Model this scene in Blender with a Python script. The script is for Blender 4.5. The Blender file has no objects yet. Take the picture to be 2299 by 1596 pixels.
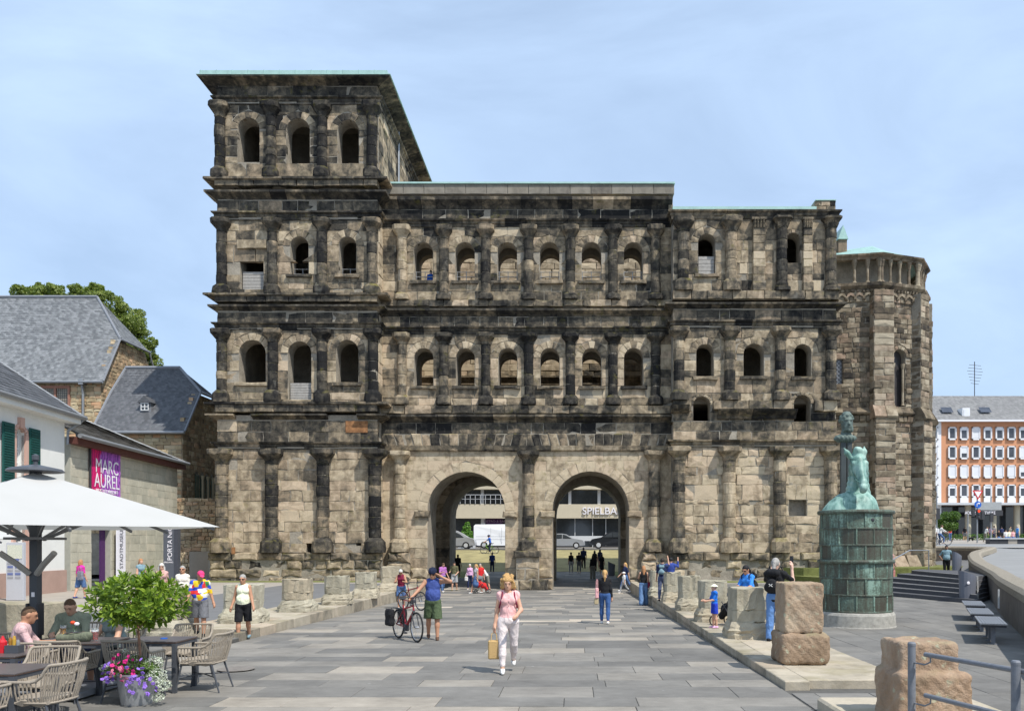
import bpy, math, random
import numpy as np
from mathutils import Vector, Matrix
rs = np.random.RandomState(7)
random.seed(7)
S = bpy.context.scene
COL = S.collection
F_PX, CX, CY, CAMZ = 1850.0, 1288.0, 1223.0, 2.15      # focal length and principal point on a 2299 x 1596 picture
# ---------------------------------------------------------------- camera
cam = bpy.data.cameras.new('camera'); camo = bpy.data.objects.new('camera', cam); COL.objects.link(camo)
cam.sensor_width = 36; cam.lens = F_PX/2299*36
cam.shift_x = (1149.5-CX)/2299; cam.shift_y = (CY-798)/2299
cam.clip_end = 3000; cam.clip_start = .1
camo.location = (0, 0, CAMZ); camo.rotation_euler = (math.pi/2, 0, 0)
S.camera = camo
# ---------------------------------------------------------------- sky and sun
SUN_DIR = Vector((.50, -.50, 1.05)).normalized()          # towards the sun: behind the camera, to the right
W = bpy.data.worlds.new('World'); S.world = W; W.use_nodes = True
wt = W.node_tree; wt.nodes.clear()
sk = wt.nodes.new('ShaderNodeTexSky'); sk.sky_type = 'NISHITA'; sk.sun_disc = False
sk.sun_elevation = math.asin(SUN_DIR.z); sk.sun_rotation = math.atan2(SUN_DIR.x, SUN_DIR.y)
sk.altitude = 100; sk.air_density = 1.0; sk.dust_density = 1.2; sk.ozone_density = 1.3
tc = wt.nodes.new('ShaderNodeTexCoord'); mp = wt.nodes.new('ShaderNodeMapping')
mp.inputs['Scale'].default_value = (1.0, 1.6, 3.2); mp.inputs['Rotation'].default_value = (.2, .35, .4)
nz = wt.nodes.new('ShaderNodeTexNoise'); nz.inputs['Scale'].default_value = 1.7; nz.inputs['Detail'].default_value = 7
nz.inputs['Roughness'].default_value = .55; nz.inputs['Distortion'].default_value = .5
mr = wt.nodes.new('ShaderNodeMapRange'); mr.inputs['From Min'].default_value = .38; mr.inputs['From Max'].default_value = .78
mr.inputs['To Min'].default_value = .50; mr.inputs['To Max'].default_value = 1.0
mx = wt.nodes.new('ShaderNodeMix'); mx.data_type = 'RGBA'
mx.inputs['B'].default_value = (4.8, 6.3, 8.5, 1)
bg = wt.nodes.new('ShaderNodeBackground'); bg.inputs['Strength'].default_value = .13
wo = wt.nodes.new('ShaderNodeOutputWorld')
L = wt.links.new
L(tc.outputs['Generated'], mp.inputs['Vector']); L(mp.outputs['Vector'], nz.inputs['Vector'])
L(nz.outputs['Fac'], mr.inputs['Value']); L(mr.outputs['Result'], mx.inputs['Factor'])
L(sk.outputs['Color'], mx.inputs['A']); L(mx.outputs['Result'], bg.inputs['Color']); L(bg.outputs['Background'], wo.inputs['Surface'])
sl = bpy.data.lights.new('sun', 'SUN'); sl.energy = 4.4; sl.angle = math.radians(.53); sl.color = (1, .965, .905)
so = bpy.data.objects.new('sun', sl); COL.objects.link(so)
so.rotation_euler = (-SUN_DIR).to_track_quat('-Z', 'Y').to_euler(); so.location = (20, -20, 60)
S.view_settings.view_transform = 'Standard'; S.view_settings.look = 'None'
S.view_settings.gamma = 1; S.view_settings.exposure = .15
S.view_settings.use_curve_mapping = False
S.render.engine = 'CYCLES'

# ================================================================ library
def px(X, d): return (X-CX)*d/F_PX
def pz(Y, d): return CAMZ+(CY-Y)*d/F_PX
def A(*a): return np.array(a, float)

class NG:
    def __init__(s, m):
        m.use_nodes = True; s.t = m.node_tree; s.t.nodes.clear()
    def n(s, typ, inp=None, **kw):
        nd = s.t.nodes.new('ShaderNode'+typ)
        for k, v in kw.items(): setattr(nd, k, v)
        for k, v in (inp or {}).items():
            sock = nd.inputs[k]
            if isinstance(v, bpy.types.NodeSocket): s.t.links.new(v, sock)
            elif isinstance(v, tuple) and len(v) == 3 and sock.type == 'RGBA': sock.default_value = (*v, 1)
            else: sock.default_value = v
        return nd
    def mix(s, f, a, b, bt='MIX'):
        return s.n('Mix', {0: f, 6: a, 7: b}, data_type='RGBA', blend_type=bt).outputs[2]
    def math(s, op, a, b=0., c=False):
        nd = s.n('Math', {0: a, 1: b}, operation=op); nd.use_clamp = c; return nd.outputs[0]
    def rng(s, v, a, b, c=0., d=1.):
        return s.n('MapRange', {'Value': v, 'From Min': a, 'From Max': b, 'To Min': c, 'To Max': d}).outputs[0]
    def noise(s, v, sc, det=4., ro=.55, di=0.):
        return s.n('TexNoise', {'Vector': v, 'Scale': sc, 'Detail': det, 'Roughness': ro, 'Distortion': di}).outputs['Fac']
    def ramp(s, f, stops):
        nd = s.n('ValToRGB', {'Fac': f}); e = nd.color_ramp.elements
        while len(e) < len(stops): e.new(.5)
        for i, (p, c) in enumerate(stops): e[i].position = p; e[i].color = (*c, 1)
        return nd.outputs['Color']
    def pos(s, sc=(1, 1, 1)):
        g = s.n('NewGeometry').outputs['Position']
        return s.n('Mapping', {'Vector': g, 'Scale': sc}).outputs[0]
    def out(s, col, rough=.8, bump=None, bs=.3, bd=.02, metal=0., spec=.3, **ex):
        inp = {'Base Color': col, 'Roughness': rough, 'Metallic': metal, 'Specular IOR Level': spec}
        if bump is not None: inp['Normal'] = s.n('Bump', {'Height': bump, 'Strength': bs, 'Distance': bd}).outputs[0]
        inp.update(ex)
        b = s.n('BsdfPrincipled', inp); o = s.n('OutputMaterial', {'Surface': b.outputs[0]}); return b
MATS = {}
def mat(name, f):
    if name not in MATS:
        m = bpy.data.materials.new(name); f(NG(m)); MATS[name] = m
    return MATS[name]
def plain(name, col, rough=.6, var=.12, sc=6., metal=0., bs=.15, spec=.3, bd=.01, **ex):
    """a colour with a little unevenness and fine relief"""
    def f(g):
        p = g.pos(); a = g.noise(p, sc, 5.); b = g.noise(p, sc*7, 3.)
        k = g.rng(g.math('ADD', g.math('MULTIPLY', a, .7), g.math('MULTIPLY', b, .3)), .3, .7, 1-var, 1+var)
        c = g.mix(1., col, g.n('CombineColor', {0: k, 1: k, 2: k}).outputs[0], 'MULTIPLY')
        g.out(c, rough, b, bs, bd, metal, spec, **ex)
    return mat(name, f)

def mesh_from(name, verts, faces, mats, fm=None, tone=None, rnd=None, smooth=False, uv=None):
    me = bpy.data.meshes.new(name)
    verts = np.asarray(verts, float)
    if isinstance(faces, np.ndarray):
        n, k = faces.shape
        me.vertices.add(len(verts)); me.vertices.foreach_set('co', verts.ravel())
        me.loops.add(n*k); me.loops.foreach_set('vertex_index', faces.ravel().astype(np.int32))
        me.polygons.add(n); me.polygons.foreach_set('loop_start', np.arange(n, dtype=np.int32)*k)
        me.update(calc_edges=True)
    else:
        me.from_pydata(verts.tolist(), [], faces)
    for m in (mats if isinstance(mats, (list, tuple)) else [mats]): me.materials.append(m)
    if fm is not None: me.polygons.foreach_set('material_index', np.asarray(fm, np.int32))
    if smooth: me.polygons.foreach_set('use_smooth', np.ones(len(me.polygons), bool))
    for nm, arr in (('tone', tone), ('rnd', rnd)):
        if arr is not None:
            at = me.attributes.new(nm, 'FLOAT', 'POINT')
            at.data.foreach_set('value', np.broadcast_to(np.asarray(arr, np.float32), (len(verts),)).copy())
    me.update()
    return me
def link(name, data, parent=None, loc=None, rot=None, scale=None, kind=None):
    o = bpy.data.objects.new(name, data); COL.objects.link(o)
    if parent is not None: o.parent = parent
    if loc is not None: o.location = loc
    if rot is not None: o.rotation_euler = rot
    if scale is not None: o.scale = scale
    if kind: o['kind'] = kind
    return o
def tag(o, label=None, cat=None, group=None, kind=None):
    for k, v in (('label', label), ('category', cat), ('group', group), ('kind', kind)):
        if v: o[k] = v
    return o
def thing(name, label, cat, loc=(0, 0, 0), rz=0, group=None, kind=None):
    o = bpy.data.objects.new(name, None); o.empty_display_size = .2
    COL.objects.link(o); o.location = loc; o.rotation_euler = (0, 0, rz)
    return tag(o, label, cat, group, kind)
def copy_tree(o, parent=None):
    c = o.copy(); COL.objects.link(c)
    if parent is not None: c.parent = parent
    for ch in o.children: copy_tree(ch, c)
    return c

class MB:
    """collects shapes, links them as one mesh object"""
    def __init__(s): s.v = []; s.f = []; s.fm = []; s.t = []; s.r = []; s.n = 0
    def add(s, v, f, mi=0, tone=.3, rnd=None):
        v = np.asarray(v, float).reshape(-1, 3)
        s.v.append(v); b = s.n
        s.f += [tuple(int(i)+b for i in q) for q in f]; s.fm += [mi]*len(f); s.n += len(v)
        s.t.append(np.broadcast_to(tone, (len(v),))); s.r.append(np.full(len(v), rs.rand() if rnd is None else rnd))
        return s
    def box(s, x0, x1, y0, y1, z0, z1, mi=0, M=None, bev=0, **k):
        if bev > 0:
            X = [x0, x0+bev, x1-bev, x1]; Y = [y0, y0+bev, y1-bev, y1]; Z = [z0, z0+bev, z1-bev, z1]
            v = []; 
            for (zz, ins) in ((z0, 1), (z0+bev, 0), (z1-bev, 0), (z1, 1)):
                a = bev if ins else 0
                for (cx, cy, sx, sy) in ((x0+a, y0+a, 1, 1), (x1-a, y0+a, -1, 1), (x1-a, y1-a, -1, -1), (x0+a, y1-a, 1, -1)):
                    if ins: v += [(cx, cy, zz), (cx, cy, zz)]
                    else:
                        if sx*sy > 0: v += [(cx, cy+sy*bev, zz), (cx+sx*bev, cy, zz)]
                        else: v += [(cx+sx*bev, cy, zz), (cx, cy+sy*bev, zz)]
            f = []
            for r in range(3):
                for i in range(8):
                    a, b2 = r*8+i, r*8+(i+1) % 8
                    f.append((a, b2, b2+8, a+8))
            f.append(tuple(range(7, -1, -1))); f.append(tuple(range(24, 32)))
            v = np.array(v)
        else:
            v = A((x0, y0, z0), (x1, y0, z0), (x1, y1, z0), (x0, y1, z0), (x0, y0, z1), (x1, y0, z1), (x1, y1, z1), (x0, y1, z1))
            f = [(3, 2, 1, 0), (4, 5, 6, 7), (0, 1, 5, 4), (1, 2, 6, 5), (2, 3, 7, 6), (3, 0, 4, 7)]
        if M is not None: v = xf(M, v)
        return s.add(v, f, mi, **k)
    def bar(s, a, b, w, h=None, mi=0, up=(0, 0, 1), **k):
        """rectangular bar from a to b"""
        h = w if h is None else h
        a = np.asarray(a, float); b = np.asarray(b, float); d = b-a; d /= max(1e-9, np.linalg.norm(d))
        up = np.asarray(up, float)
        if abs(d@up) > .98: up = A(0, 1, 0)
        x = np.cross(d, up); x /= np.linalg.norm(x); u = np.cross(x, d)
        v = [p+sx*x*w/2+su*u*h/2 for p in (a, b) for sx, su in ((-1, -1), (1, -1), (1, 1), (-1, 1))]
        return s.add(v, [(0, 1, 2, 3), (7, 6, 5, 4), (0, 4, 5, 1), (1, 5, 6, 2), (2, 6, 7, 3), (3, 7, 4, 0)], mi, **k)
    def tube(s, pts, r, seg=8, mi=0, cap=True, **k):
        P = np.asarray(pts, float); n = len(P); r = np.broadcast_to(r, (n,))
        T = np.gradient(P, axis=0); T /= np.maximum(1e-9, np.linalg.norm(T, axis=1))[:, None]
        ref = A(0, 0, 1) if abs(T[0][2]) < .9 else A(0, 1, 0)
        v = []
        x = np.cross(T[0], ref); x /= np.linalg.norm(x)
        for i in range(n):
            x = x-T[i]*(x@T[i]); x /= np.linalg.norm(x); y = np.cross(T[i], x)
            for j in range(seg):
                a = 2*math.pi*j/seg; v.append(P[i]+r[i]*(math.cos(a)*x+math.sin(a)*y))
        f = [(i*seg+j, i*seg+(j+1) % seg, (i+1)*seg+(j+1) % seg, (i+1)*seg+j) for i in range(n-1) for j in range(seg)]
        if cap: f += [tuple(range(seg-1, -1, -1)), tuple((n-1)*seg+j for j in range(seg))]
        return s.add(v, f, mi, **k)
    def lathe(s, prof, c=(0, 0, 0), seg=16, mi=0, a0=0, cap=True, **k):
        v = []; n = len(prof)
        for r, z in prof:
            for j in range(seg):
                a = a0+2*math.pi*j/seg; v.append((c[0]+r*math.cos(a), c[1]+r*math.sin(a), c[2]+z))
        f = [(i*seg+j, i*seg+(j+1) % seg, (i+1)*seg+(j+1) % seg, (i+1)*seg+j) for i in range(n-1) for j in range(seg)]
        if cap: f += [tuple(range(seg-1, -1, -1)), tuple((n-1)*seg+j for j in range(seg))]
        return s.add(v, f, mi, **k)
    def prism(s, poly, M, h, mi=0, **k):
        """polygon in the local XY plane, extruded by h along Z, then transformed"""
        n = len(poly); v = [(x, y, 0) for x, y in poly]+[(x, y, h) for x, y in poly]
        f = [tuple(range(n-1, -1, -1)), tuple(range(n, 2*n))]+[(i, (i+1) % n, n+(i+1) % n, n+i) for i in range(n)]
        return s.add(xf(M, np.array(v)), f, mi, **k)
    def ball(s, c, r, seg=10, rings=7, mi=0, M=None, **k):
        r = np.broadcast_to(r, (3,)); v = [(0, 0, -1)]
        for i in range(1, rings):
            a = -math.pi/2+math.pi*i/rings
            for j in range(seg):
                b = 2*math.pi*j/seg; v.append((math.cos(a)*math.cos(b), math.cos(a)*math.sin(b), math.sin(a)))
        v.append((0, 0, 1)); v = np.array(v)*r
        if M is not None: v = xf(M, v)
        v = v+np.asarray(c, float)
        f = [(0, 1+(j+1) % seg, 1+j) for j in range(seg)]
        for i in range(rings-2):
            for j in range(seg): a = 1+i*seg; f.append((a+j, a+(j+1) % seg, a+seg+(j+1) % seg, a+seg+j))
        a = 1+(rings-2)*seg; f += [(a+j, a+(j+1) % seg, len(v)-1) for j in range(seg)]
        return s.add(v, f, mi, **k)
    def build(s, name, mats, parent=None, smooth=False, kind=None, loc=None, rot=None, attrs=False):
        v = np.concatenate(s.v) if s.v else np.zeros((0, 3))
        me = mesh_from(name, v, s.f, mats, s.fm, np.concatenate(s.t) if attrs else None, np.concatenate(s.r) if attrs else None, smooth)
        return link(name, me, parent, loc, rot, kind=kind)
def xf(M, v):
    M = np.array(M); v = np.asarray(v, float); return v@M[:3, :3].T+M[:3, 3]
def T(x=0, y=0, z=0): return Matrix.Translation((x, y, z))
def R(a, ax): return Matrix.Rotation(a, 4, ax)

# ---- signed distance shapes meshed with surface nets (people, statues)
def cone(a, b, r1, r2=None):
    return ('c', A(*a), A(*b), r1, r1 if r2 is None else r2)
def rbox(c, h, r): return ('b', A(*c), A(*h), r)
def ell(c, r, M=None): return ('e', A(*c), A(*r), None if M is None else np.array(M)[:3, :3])
def sdf(P, prims, k):
    f = None
    for q in prims:
        kk = k
        if q[0] == 'c':
            a, b, r1, r2 = q[1:5]; ab = b-a; t = np.clip(((P-a)@ab)/max(1e-9, ab@ab), 0, 1)
            d = np.linalg.norm(P-a-t[..., None]*ab, axis=-1)-(r1+(r2-r1)*t)
        elif q[0] == 'b':
            w_ = np.abs(P-q[1])-(q[2]-q[3]); d = np.linalg.norm(np.maximum(w_, 0), axis=-1)+np.minimum(w_.max(-1), 0)-q[3]
        else:
            p = P-q[1]
            if q[3] is not None: p = p@q[3]
            k0 = np.linalg.norm(p/q[2], axis=-1); k1 = np.linalg.norm(p/q[2]**2, axis=-1)
            d = k0*(k0-1)/np.maximum(k1, 1e-6)
        if f is None: f = d
        elif kk <= 0: f = np.minimum(f, d)
        else:
            h = np.maximum(kk-np.abs(f-d), 0)/kk; f = np.minimum(f, d)-h*h*kk*.25
    return f
def nets(prims, vox, k=.03, disp=None, cut=None, pad=None):
    lo = np.min([np.minimum(q[1], q[2])-max(q[3], q[4]) if q[0] == 'c' else q[1]-max(q[2]) for q in prims], 0)-2*vox-(pad or 0)
    hi = np.max([np.maximum(q[1], q[2])+max(q[3], q[4]) if q[0] == 'c' else q[1]+max(q[2]) for q in prims], 0)+2*vox+(pad or 0)
    n = np.ceil((hi-lo)/vox).astype(int)+1
    ax = [lo[i]+vox*np.arange(n[i]) for i in range(3)]
    P = np.stack(np.meshgrid(*ax, indexing='ij'), -1)
    f = sdf(P, prims, k)
    if disp is not None: f = f+disp(P)
    if cut is not None: f = np.maximum(f, cut(P))
    ins = f < 0
    sh = tuple(n-1); acc = np.zeros(sh+(3,)); cnt = np.zeros(sh)
    def sl(o, ax_): return tuple(slice(o[i], n[i]-1+o[i]) for i in range(3))
    for axis in range(3):
        for a in (0, 1):
            for b in (0, 1):
                o = [0, 0, 0]; oth = [i for i in range(3) if i != axis]; o[oth[0]] = a; o[oth[1]] = b
                o2 = list(o); o2[axis] = 1
                f0, f1 = f[sl(o, 0)], f[sl(o2, 0)]; m = (f0 < 0) != (f1 < 0)
                t = np.where(m, f0/np.where(m, f0-f1, 1), 0)
                off = np.zeros(sh+(3,)); off[..., oth[0]] = a; off[..., oth[1]] = b; off[..., axis] = t
                acc += off*m[..., None]; cnt += m
    act = cnt > 0; idx = -np.ones(sh, int); idx[act] = np.arange(act.sum())
    base = np.stack(np.meshgrid(*[np.arange(k_) for k_ in sh], indexing='ij'), -1)
    V = lo+vox*(base[act]+acc[act]/cnt[act][:, None])
    Fs = []
    for axis in range(3):
        u, w = [i for i in range(3) if i != axis]
        if axis == 1: u, w = w, u
        s0 = [slice(1, n[i]-1) for i in range(3)]; s1 = list(s0)
        s0[axis] = slice(0, n[axis]-1); s1[axis] = slice(1, n[axis])
        i0, i1 = ins[tuple(s0)], ins[tuple(s1)]
        m = i0 != i1; c = np.argwhere(m); flip = i1[m]
        if len(c) == 0: continue
        for q in (u, w): c[:, q] += 1
        def g(du, dw):
            cc = c.copy(); cc[:, u] -= du; cc[:, w] -= dw; return idx[cc[:, 0], cc[:, 1], cc[:, 2]]
        q = np.stack([g(1, 1), g(0, 1), g(0, 0), g(1, 0)], 1)
        q[flip] = q[flip][:, ::-1]; Fs.append(q)
    return V, np.concatenate(Fs)
def blob(name, prims, vox, m, parent=None, k=.03, disp=None, cut=None, **kw):
    v, f = nets(prims, vox, k, disp, cut)
    return link(name, mesh_from(name, v, f, m, smooth=True), parent, **kw)

def text(name, body, size, m, parent, M, depth=.02, align='CENTER', sx=1.):
    c = bpy.data.curves.new(name, 'FONT'); c.body = body; c.size = size; c.extrude = depth/2; c.align_x = align; c.align_y = 'CENTER'
    o = bpy.data.objects.new(name, c); COL.objects.link(o)
    dg = bpy.context.evaluated_depsgraph_get(); me = bpy.data.meshes.new_from_object(o.evaluated_get(dg))
    bpy.data.objects.remove(o); bpy.data.curves.remove(c)
    me.transform(Matrix(M)@Matrix.Diagonal((sx, 1, 1, 1))); me.materials.clear(); me.materials.append(m)
    return link(name, me, parent)
# ================================================================ masonry
class Frame:
    """a vertical plane: u runs along it, z up, w outwards"""
    def __init__(s, O, U): s.O = A(*O); s.U = A(U[0], U[1], 0)/np.linalg.norm(U); s.N = A(s.U[1], -s.U[0], 0)
    def pt(s, u, z, w):
        u = np.asarray(u, float); z = np.asarray(z, float); w = np.asarray(w, float)
        r = s.O+u[..., None]*s.U+w[..., None]*s.N; r = r.copy(); r[..., 2] += z; return r
class Piece:
    __slots__ = ('v', 'f', 't', 'r', 'size', 'kind')
    def __init__(s, v, f, t, r, size, kind): s.v, s.f, s.t, s.r, s.size, s.kind = v, f, t, r, size, kind
def stone(F, poly, w, depth=.22, bev=.03, tone=.4, kind='stone', jit=.012, rough=1., gap=.014):
    P = np.array(poly, float); n = len(P)
    if n == 4:
        P = np.array([p for i in range(4) for p in (P[i], (P[i]+P[(i+1) % 4])/2)]); n = 8
    c = P.mean(0); d = c-P; L_ = np.linalg.norm(d, axis=1)[:, None]
    P = P+d/L_*gap+rs.randn(n, 2)*jit*rough
    ins = P+d/L_*np.minimum(bev*1.5, L_*.4)
    tu, tz = rs.randn(2)*.012*rough
    wf = w+(ins-c)@A(tu, tz)+rs.randn(n)*.006*rough
    U = np.concatenate([P[:, 0], P[:, 0], ins[:, 0], [c[0]]]); Z = np.concatenate([P[:, 1], P[:, 1], ins[:, 1], [c[1]]])
    Wv = np.concatenate([np.full(n, -depth), w-bev+rs.randn(n)*.004, wf, [w+.012*rough*abs(rs.randn())]])
    f = []
    for r_ in range(2):
        for i in range(n):
            a, b = r_*n+i, r_*n+(i+1) % n; f.append((a, b, b+n, a+n))
    f += [(2*n+i, 2*n+(i+1) % n, 3*n) for i in range(n)]
    ar = np.ptp(P[:, 0])*np.ptp(P[:, 1])
    return Piece(F.pt(U, Z, Wv), f, tone, rs.rand(), ar, kind)
def hole(x0, x1, z0, z1, ring=.0, arch=True):
    """opening; z1 is the crown"""
    r = (x1-x0)/2; return dict(x0=x0, x1=x1, z0=z0, zs=z1-r if arch else z1, r=r if arch else 0, cx=(x0+x1)/2, ring=ring, arch=arch)
def tonef(t, sp=.16):
    sp = sp*.78
    return lambda u, z: float(np.clip(t+rs.randn()*sp, 0, 1))
def masonry(F, u0, u1, z0, z1, ch=.58, holes=(), tone=None, ln=(.65, 1.5), proud=.045, var=.012, bev=.014, rough=1., out=None, kind='stone', vring=True, nv=None, gap=.014):
    out = [] if out is None else out
    tone = tone or tonef(.4)
    if isinstance(tone, (int, float)): tone = tonef(tone)
    n = max(1, round((z1-z0)/ch)); zs = list(np.linspace(z0, z1, n+1))
    for i in range(1, n): zs[i] += rs.randn()*ch*.05
    for h in holes:
        for b in (h['z0'], h['zs']):
            if z0+.02 < b < z1-.02:
                j = int(np.argmin([abs(b-q) for q in zs]))
                if 0 < j < len(zs)-1 and abs(zs[j]-b) < ch*.5: zs[j] = b
                else: zs.append(b); zs.sort()
    for a, b in zip(zs[:-1], zs[1:]):
        if b-a < .06: continue
        segs = [(u0, u1, None, None)]
        for h in holes:
            ns = []
            Ro = h['r']+h['ring']
            if b <= h['z0']+.01: continue
            rect = b <= h['zs']+.01
            arc = h['arch'] and not rect and a < h['zs']+Ro-.02
            if not rect and not arc: continue
            for (s0, s1, cl, cr) in segs:
                if rect:
                    lo, hi = h['x0'], h['x1']
                    if hi <= s0 or lo >= s1: ns.append((s0, s1, cl, cr)); continue
                    if lo-s0 > .05: ns.append((s0, lo, cl, None))
                    if s1-hi > .05: ns.append((hi, s1, None, cr))
                else:
                    if h['cx']+Ro <= s0 or h['cx']-Ro >= s1: ns.append((s0, s1, cl, cr)); continue
                    c = (h['cx'], h['zs'], Ro)
                    ns.append((s0, h['cx'], cl, c)); ns.append((h['cx'], s1, c, cr))
            segs = ns
        for (s0, s1, cl, cr) in segs:
            w_ = s1-s0; m = rs.uniform(*ln); k = max(1, round(w_/m))
            cuts = np.linspace(s0, s1, k+1); cuts[1:-1] += rs.randn(k-1)*w_/k*.14
            for i in range(k):
                p0, p1 = cuts[i], cuts[i+1]
                if cl is None and cr is None: poly = [(p0, a), (p1, a), (p1, b), (p0, b)]
                else:
                    zz = np.linspace(a, b, 6)
                    def lim(c): return np.sqrt(np.maximum(0, c[2]**2-(zz-c[1])**2))
                    xl = np.full(6, p0) if cl is None else np.maximum(p0, cl[0]+lim(cl))
                    xr = np.full(6, p1) if cr is None else np.minimum(p1, cr[0]-lim(cr))
                    ok = xr-xl > .03
                    if ok.sum() < 2: continue
                    xl = np.where(ok, xl, np.minimum(xl, p1-.005) if cl is not None else p0); xr = np.where(ok, xr, xl+.02)
                    i0 = np.where(ok)[0]; sl_ = slice(max(0, i0[0]-0), i0[-1]+1)
                    xl, xr, zq = xl[sl_], xr[sl_], zz[sl_]
                    if len(zq) < 2 or (xr-xl).mean()*(zq[-1]-zq[0]) < .01: continue
                    if cl is None: poly = [(p0, zq[0])]+[(x, z) for x, z in zip(xr, zq)]+[(p0, zq[-1])]
                    elif cr is None: poly = [(p1, zq[-1])]+[(x, z) for x, z in zip(xl[::-1], zq[::-1])]+[(p1, zq[0])]
                    else: poly = [(x, z) for x, z in zip(xr, zq)]+[(x, z) for x, z in zip(xl[::-1], zq[::-1])]
                um = (p0+p1)/2
                out.append(stone(F, poly, proud+rs.randn()*var, bev=bev, tone=tone(um, (a+b)/2), kind=kind, rough=rough, gap=gap))
    if vring:
        for h in holes:
            if h['arch'] and h['ring'] > 0:
                k = nv or max(7, int(math.pi*(h['r']+h['ring']/2)/.42)) | 1
                aa = np.linspace(0, math.pi, k+1)
                for i in range(k):
                    q0, q1 = aa[i], aa[i+1]; rr = h['r']-.005; Ro = h['r']+h['ring']*(1+rs.uniform(-.06, .06))
                    am = (q0+q1)/2
                    poly = [(h['cx']+r_*math.cos(t), h['zs']+r_*math.sin(t)) for r_, t in ((rr, q0), (Ro, q0), (Ro, am), (Ro, q1), (rr, q1), (rr, am))]
                    out.append(stone(F, poly, proud+.012+rs.randn()*.006, bev=bev*.8, gap=gap, tone=max(0, tone(h['cx'], h['zs'])-.06), kind='voussoir', jit=.006))
    return out
def corewall(mb, F, u0, u1, z0, z1, holes, w0, w1, mi=0, tone=.35):
    """solid wall with real openings between the depths w0 (front) and w1 (back)"""
    def bx(a, b, c, d):
        if b-a < 1e-3 or d-c < 1e-3: return
        v = [F.pt(A(*[u]), A(*[z]), A(*[w]))[0] for w in (w0, w1) for u, z in ((a, c), (b, c), (b, d), (a, d))]
        mb.add(v, [(0, 1, 2, 3), (7, 6, 5, 4), (0, 4, 5, 1), (1, 5, 6, 2), (2, 6, 7, 3), (3, 7, 4, 0)], mi, tone=tone)
    cur = u0
    for h in sorted(holes, key=lambda q: q['x0']):
        bx(cur, h['x0'], z0, z1); cur = h['x1']
        bx(h['x0'], h['x1'], z0, h['z0'])
        if not h['arch']: bx(h['x0'], h['x1'], h['z1'] if 'z1' in h else h['zs'], z1); continue
        k = 14; aa = np.linspace(math.pi, 0, k+1)
        xs = h['cx']+h['r']*np.cos(aa); zz = h['zs']+h['r']*np.sin(aa)
        v = []; f = []
        for i in range(k+1):
            for w in (w0, w1):
                v += [F.pt(A(*[xs[i]]), A(*[zz[i]]), A(*[w]))[0], F.pt(A(*[xs[i]]), A(*[z1]), A(*[w]))[0]]
        for i in range(k):
            a, b = 4*i, 4*i+4
            f += [(a, b, b+1, a+1), (a+3, b+3, b+2, a+2), (a, a+2, b+2, b), (a+1, b+1, b+3, a+3)]
        mb.add(v, f, mi, tone=tone)
    bx(cur, u1, z0, z1)
def cornice(path, z0, prof, ln=1.1, tone=None, gap=.012, kind='cornice_block', skip=(), jit=.012, out=None):
    """moulded band swept along a plan path in separate blocks. prof = [(out, dz), ...] from the bottom to the top"""
    out = [] if out is None else out
    tone = tone or tonef(.75, .15)
    if isinstance(tone, (int, float)): tone = tonef(tone, .15)
    P = [A(*p) for p in path]; n = len(P)-1
    dirs = [(P[i+1]-P[i])/np.linalg.norm(P[i+1]-P[i]) for i in range(n)]; nor = [A(d[1], -d[0]) for d in dirs]
    prof = list(prof); pr = np.array([(-.25, 0)]+prof+[(-.25, prof[-1][1])])
    for i in range(n):
        Ls = np.linalg.norm(P[i+1]-P[i]); k = max(1, round(Ls/ln)); cuts = np.linspace(0, Ls, k+1)
        if k > 1: cuts[1:-1] += rs.randn(k-1)*Ls/k*.12
        for j in range(k):
            c0, c1 = cuts[j], cuts[j+1]; mid = P[i]+dirs[i]*(c0+c1)/2
            if any(a < mid[0] < b for a, b in skip) and abs(dirs[i][0]) > .5: continue
            st = []
            for e, c in ((0, c0), (1, c1)):
                o = nor[i]
                if e == 0 and j == 0 and i > 0: o = (nor[i]+nor[i-1])/(1+nor[i]@nor[i-1]); g = 0
                elif e == 1 and j == k-1 and i < n-1: o = (nor[i]+nor[i+1])/(1+nor[i]@nor[i+1]); g = 0
                else: g = gap/2*(1 if e == 0 else -1)
                b = P[i]+dirs[i]*(c+g); st.append((b, o))
            jz = rs.randn(len(pr))*jit; jo = rs.randn(len(pr))*jit; v = []; mo = 1+rs.uniform(-.04, .02)
            for b, o in st:
                for q, (ot, dz) in enumerate(pr):
                    oo = ot*mo+(jo[q] if ot > 0 else 0); xy = b+o*oo; v.append((xy[0], xy[1], z0+dz+jz[q]*.4))
            m = len(pr); f = [(q, q+m, q+m+1, q+1) for q in range(m-1)]+[(m-1, 2*m-1, m, 0)]
            f = [t[::-1] for t in f]
            f += [tuple(range(m)), tuple(range(2*m-1, m-1, -1))]
            out.append(Piece(np.array(v), f, tone(mid[0], z0), rs.rand(), (c1-c0)*prof[-1][1], kind))
    return out
def emit(thing_, pieces, name, m, cap=300, rest=None, floc=(0, 0, 0)):
    """the largest pieces become objects of their own, the remainder one part"""
    pieces = sorted(pieces, key=lambda p: -p.size); loc = A(*thing_.location)
    for p in pieces[:cap]:
        c = p.v.mean(0); me = mesh_from(name, p.v-c, p.f, m, tone=p.t, rnd=p.r)
        link(name, me, thing_, loc=tuple(c-loc))
    if len(pieces) > cap:
        b = MB()
        for p in pieces[cap:]: b.add(p.v-loc, p.f, 0, tone=p.t, rnd=p.r)
        b.build(rest or 'small_'+name+'s', m, thing_, kind='stuff', attrs=True)

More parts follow.
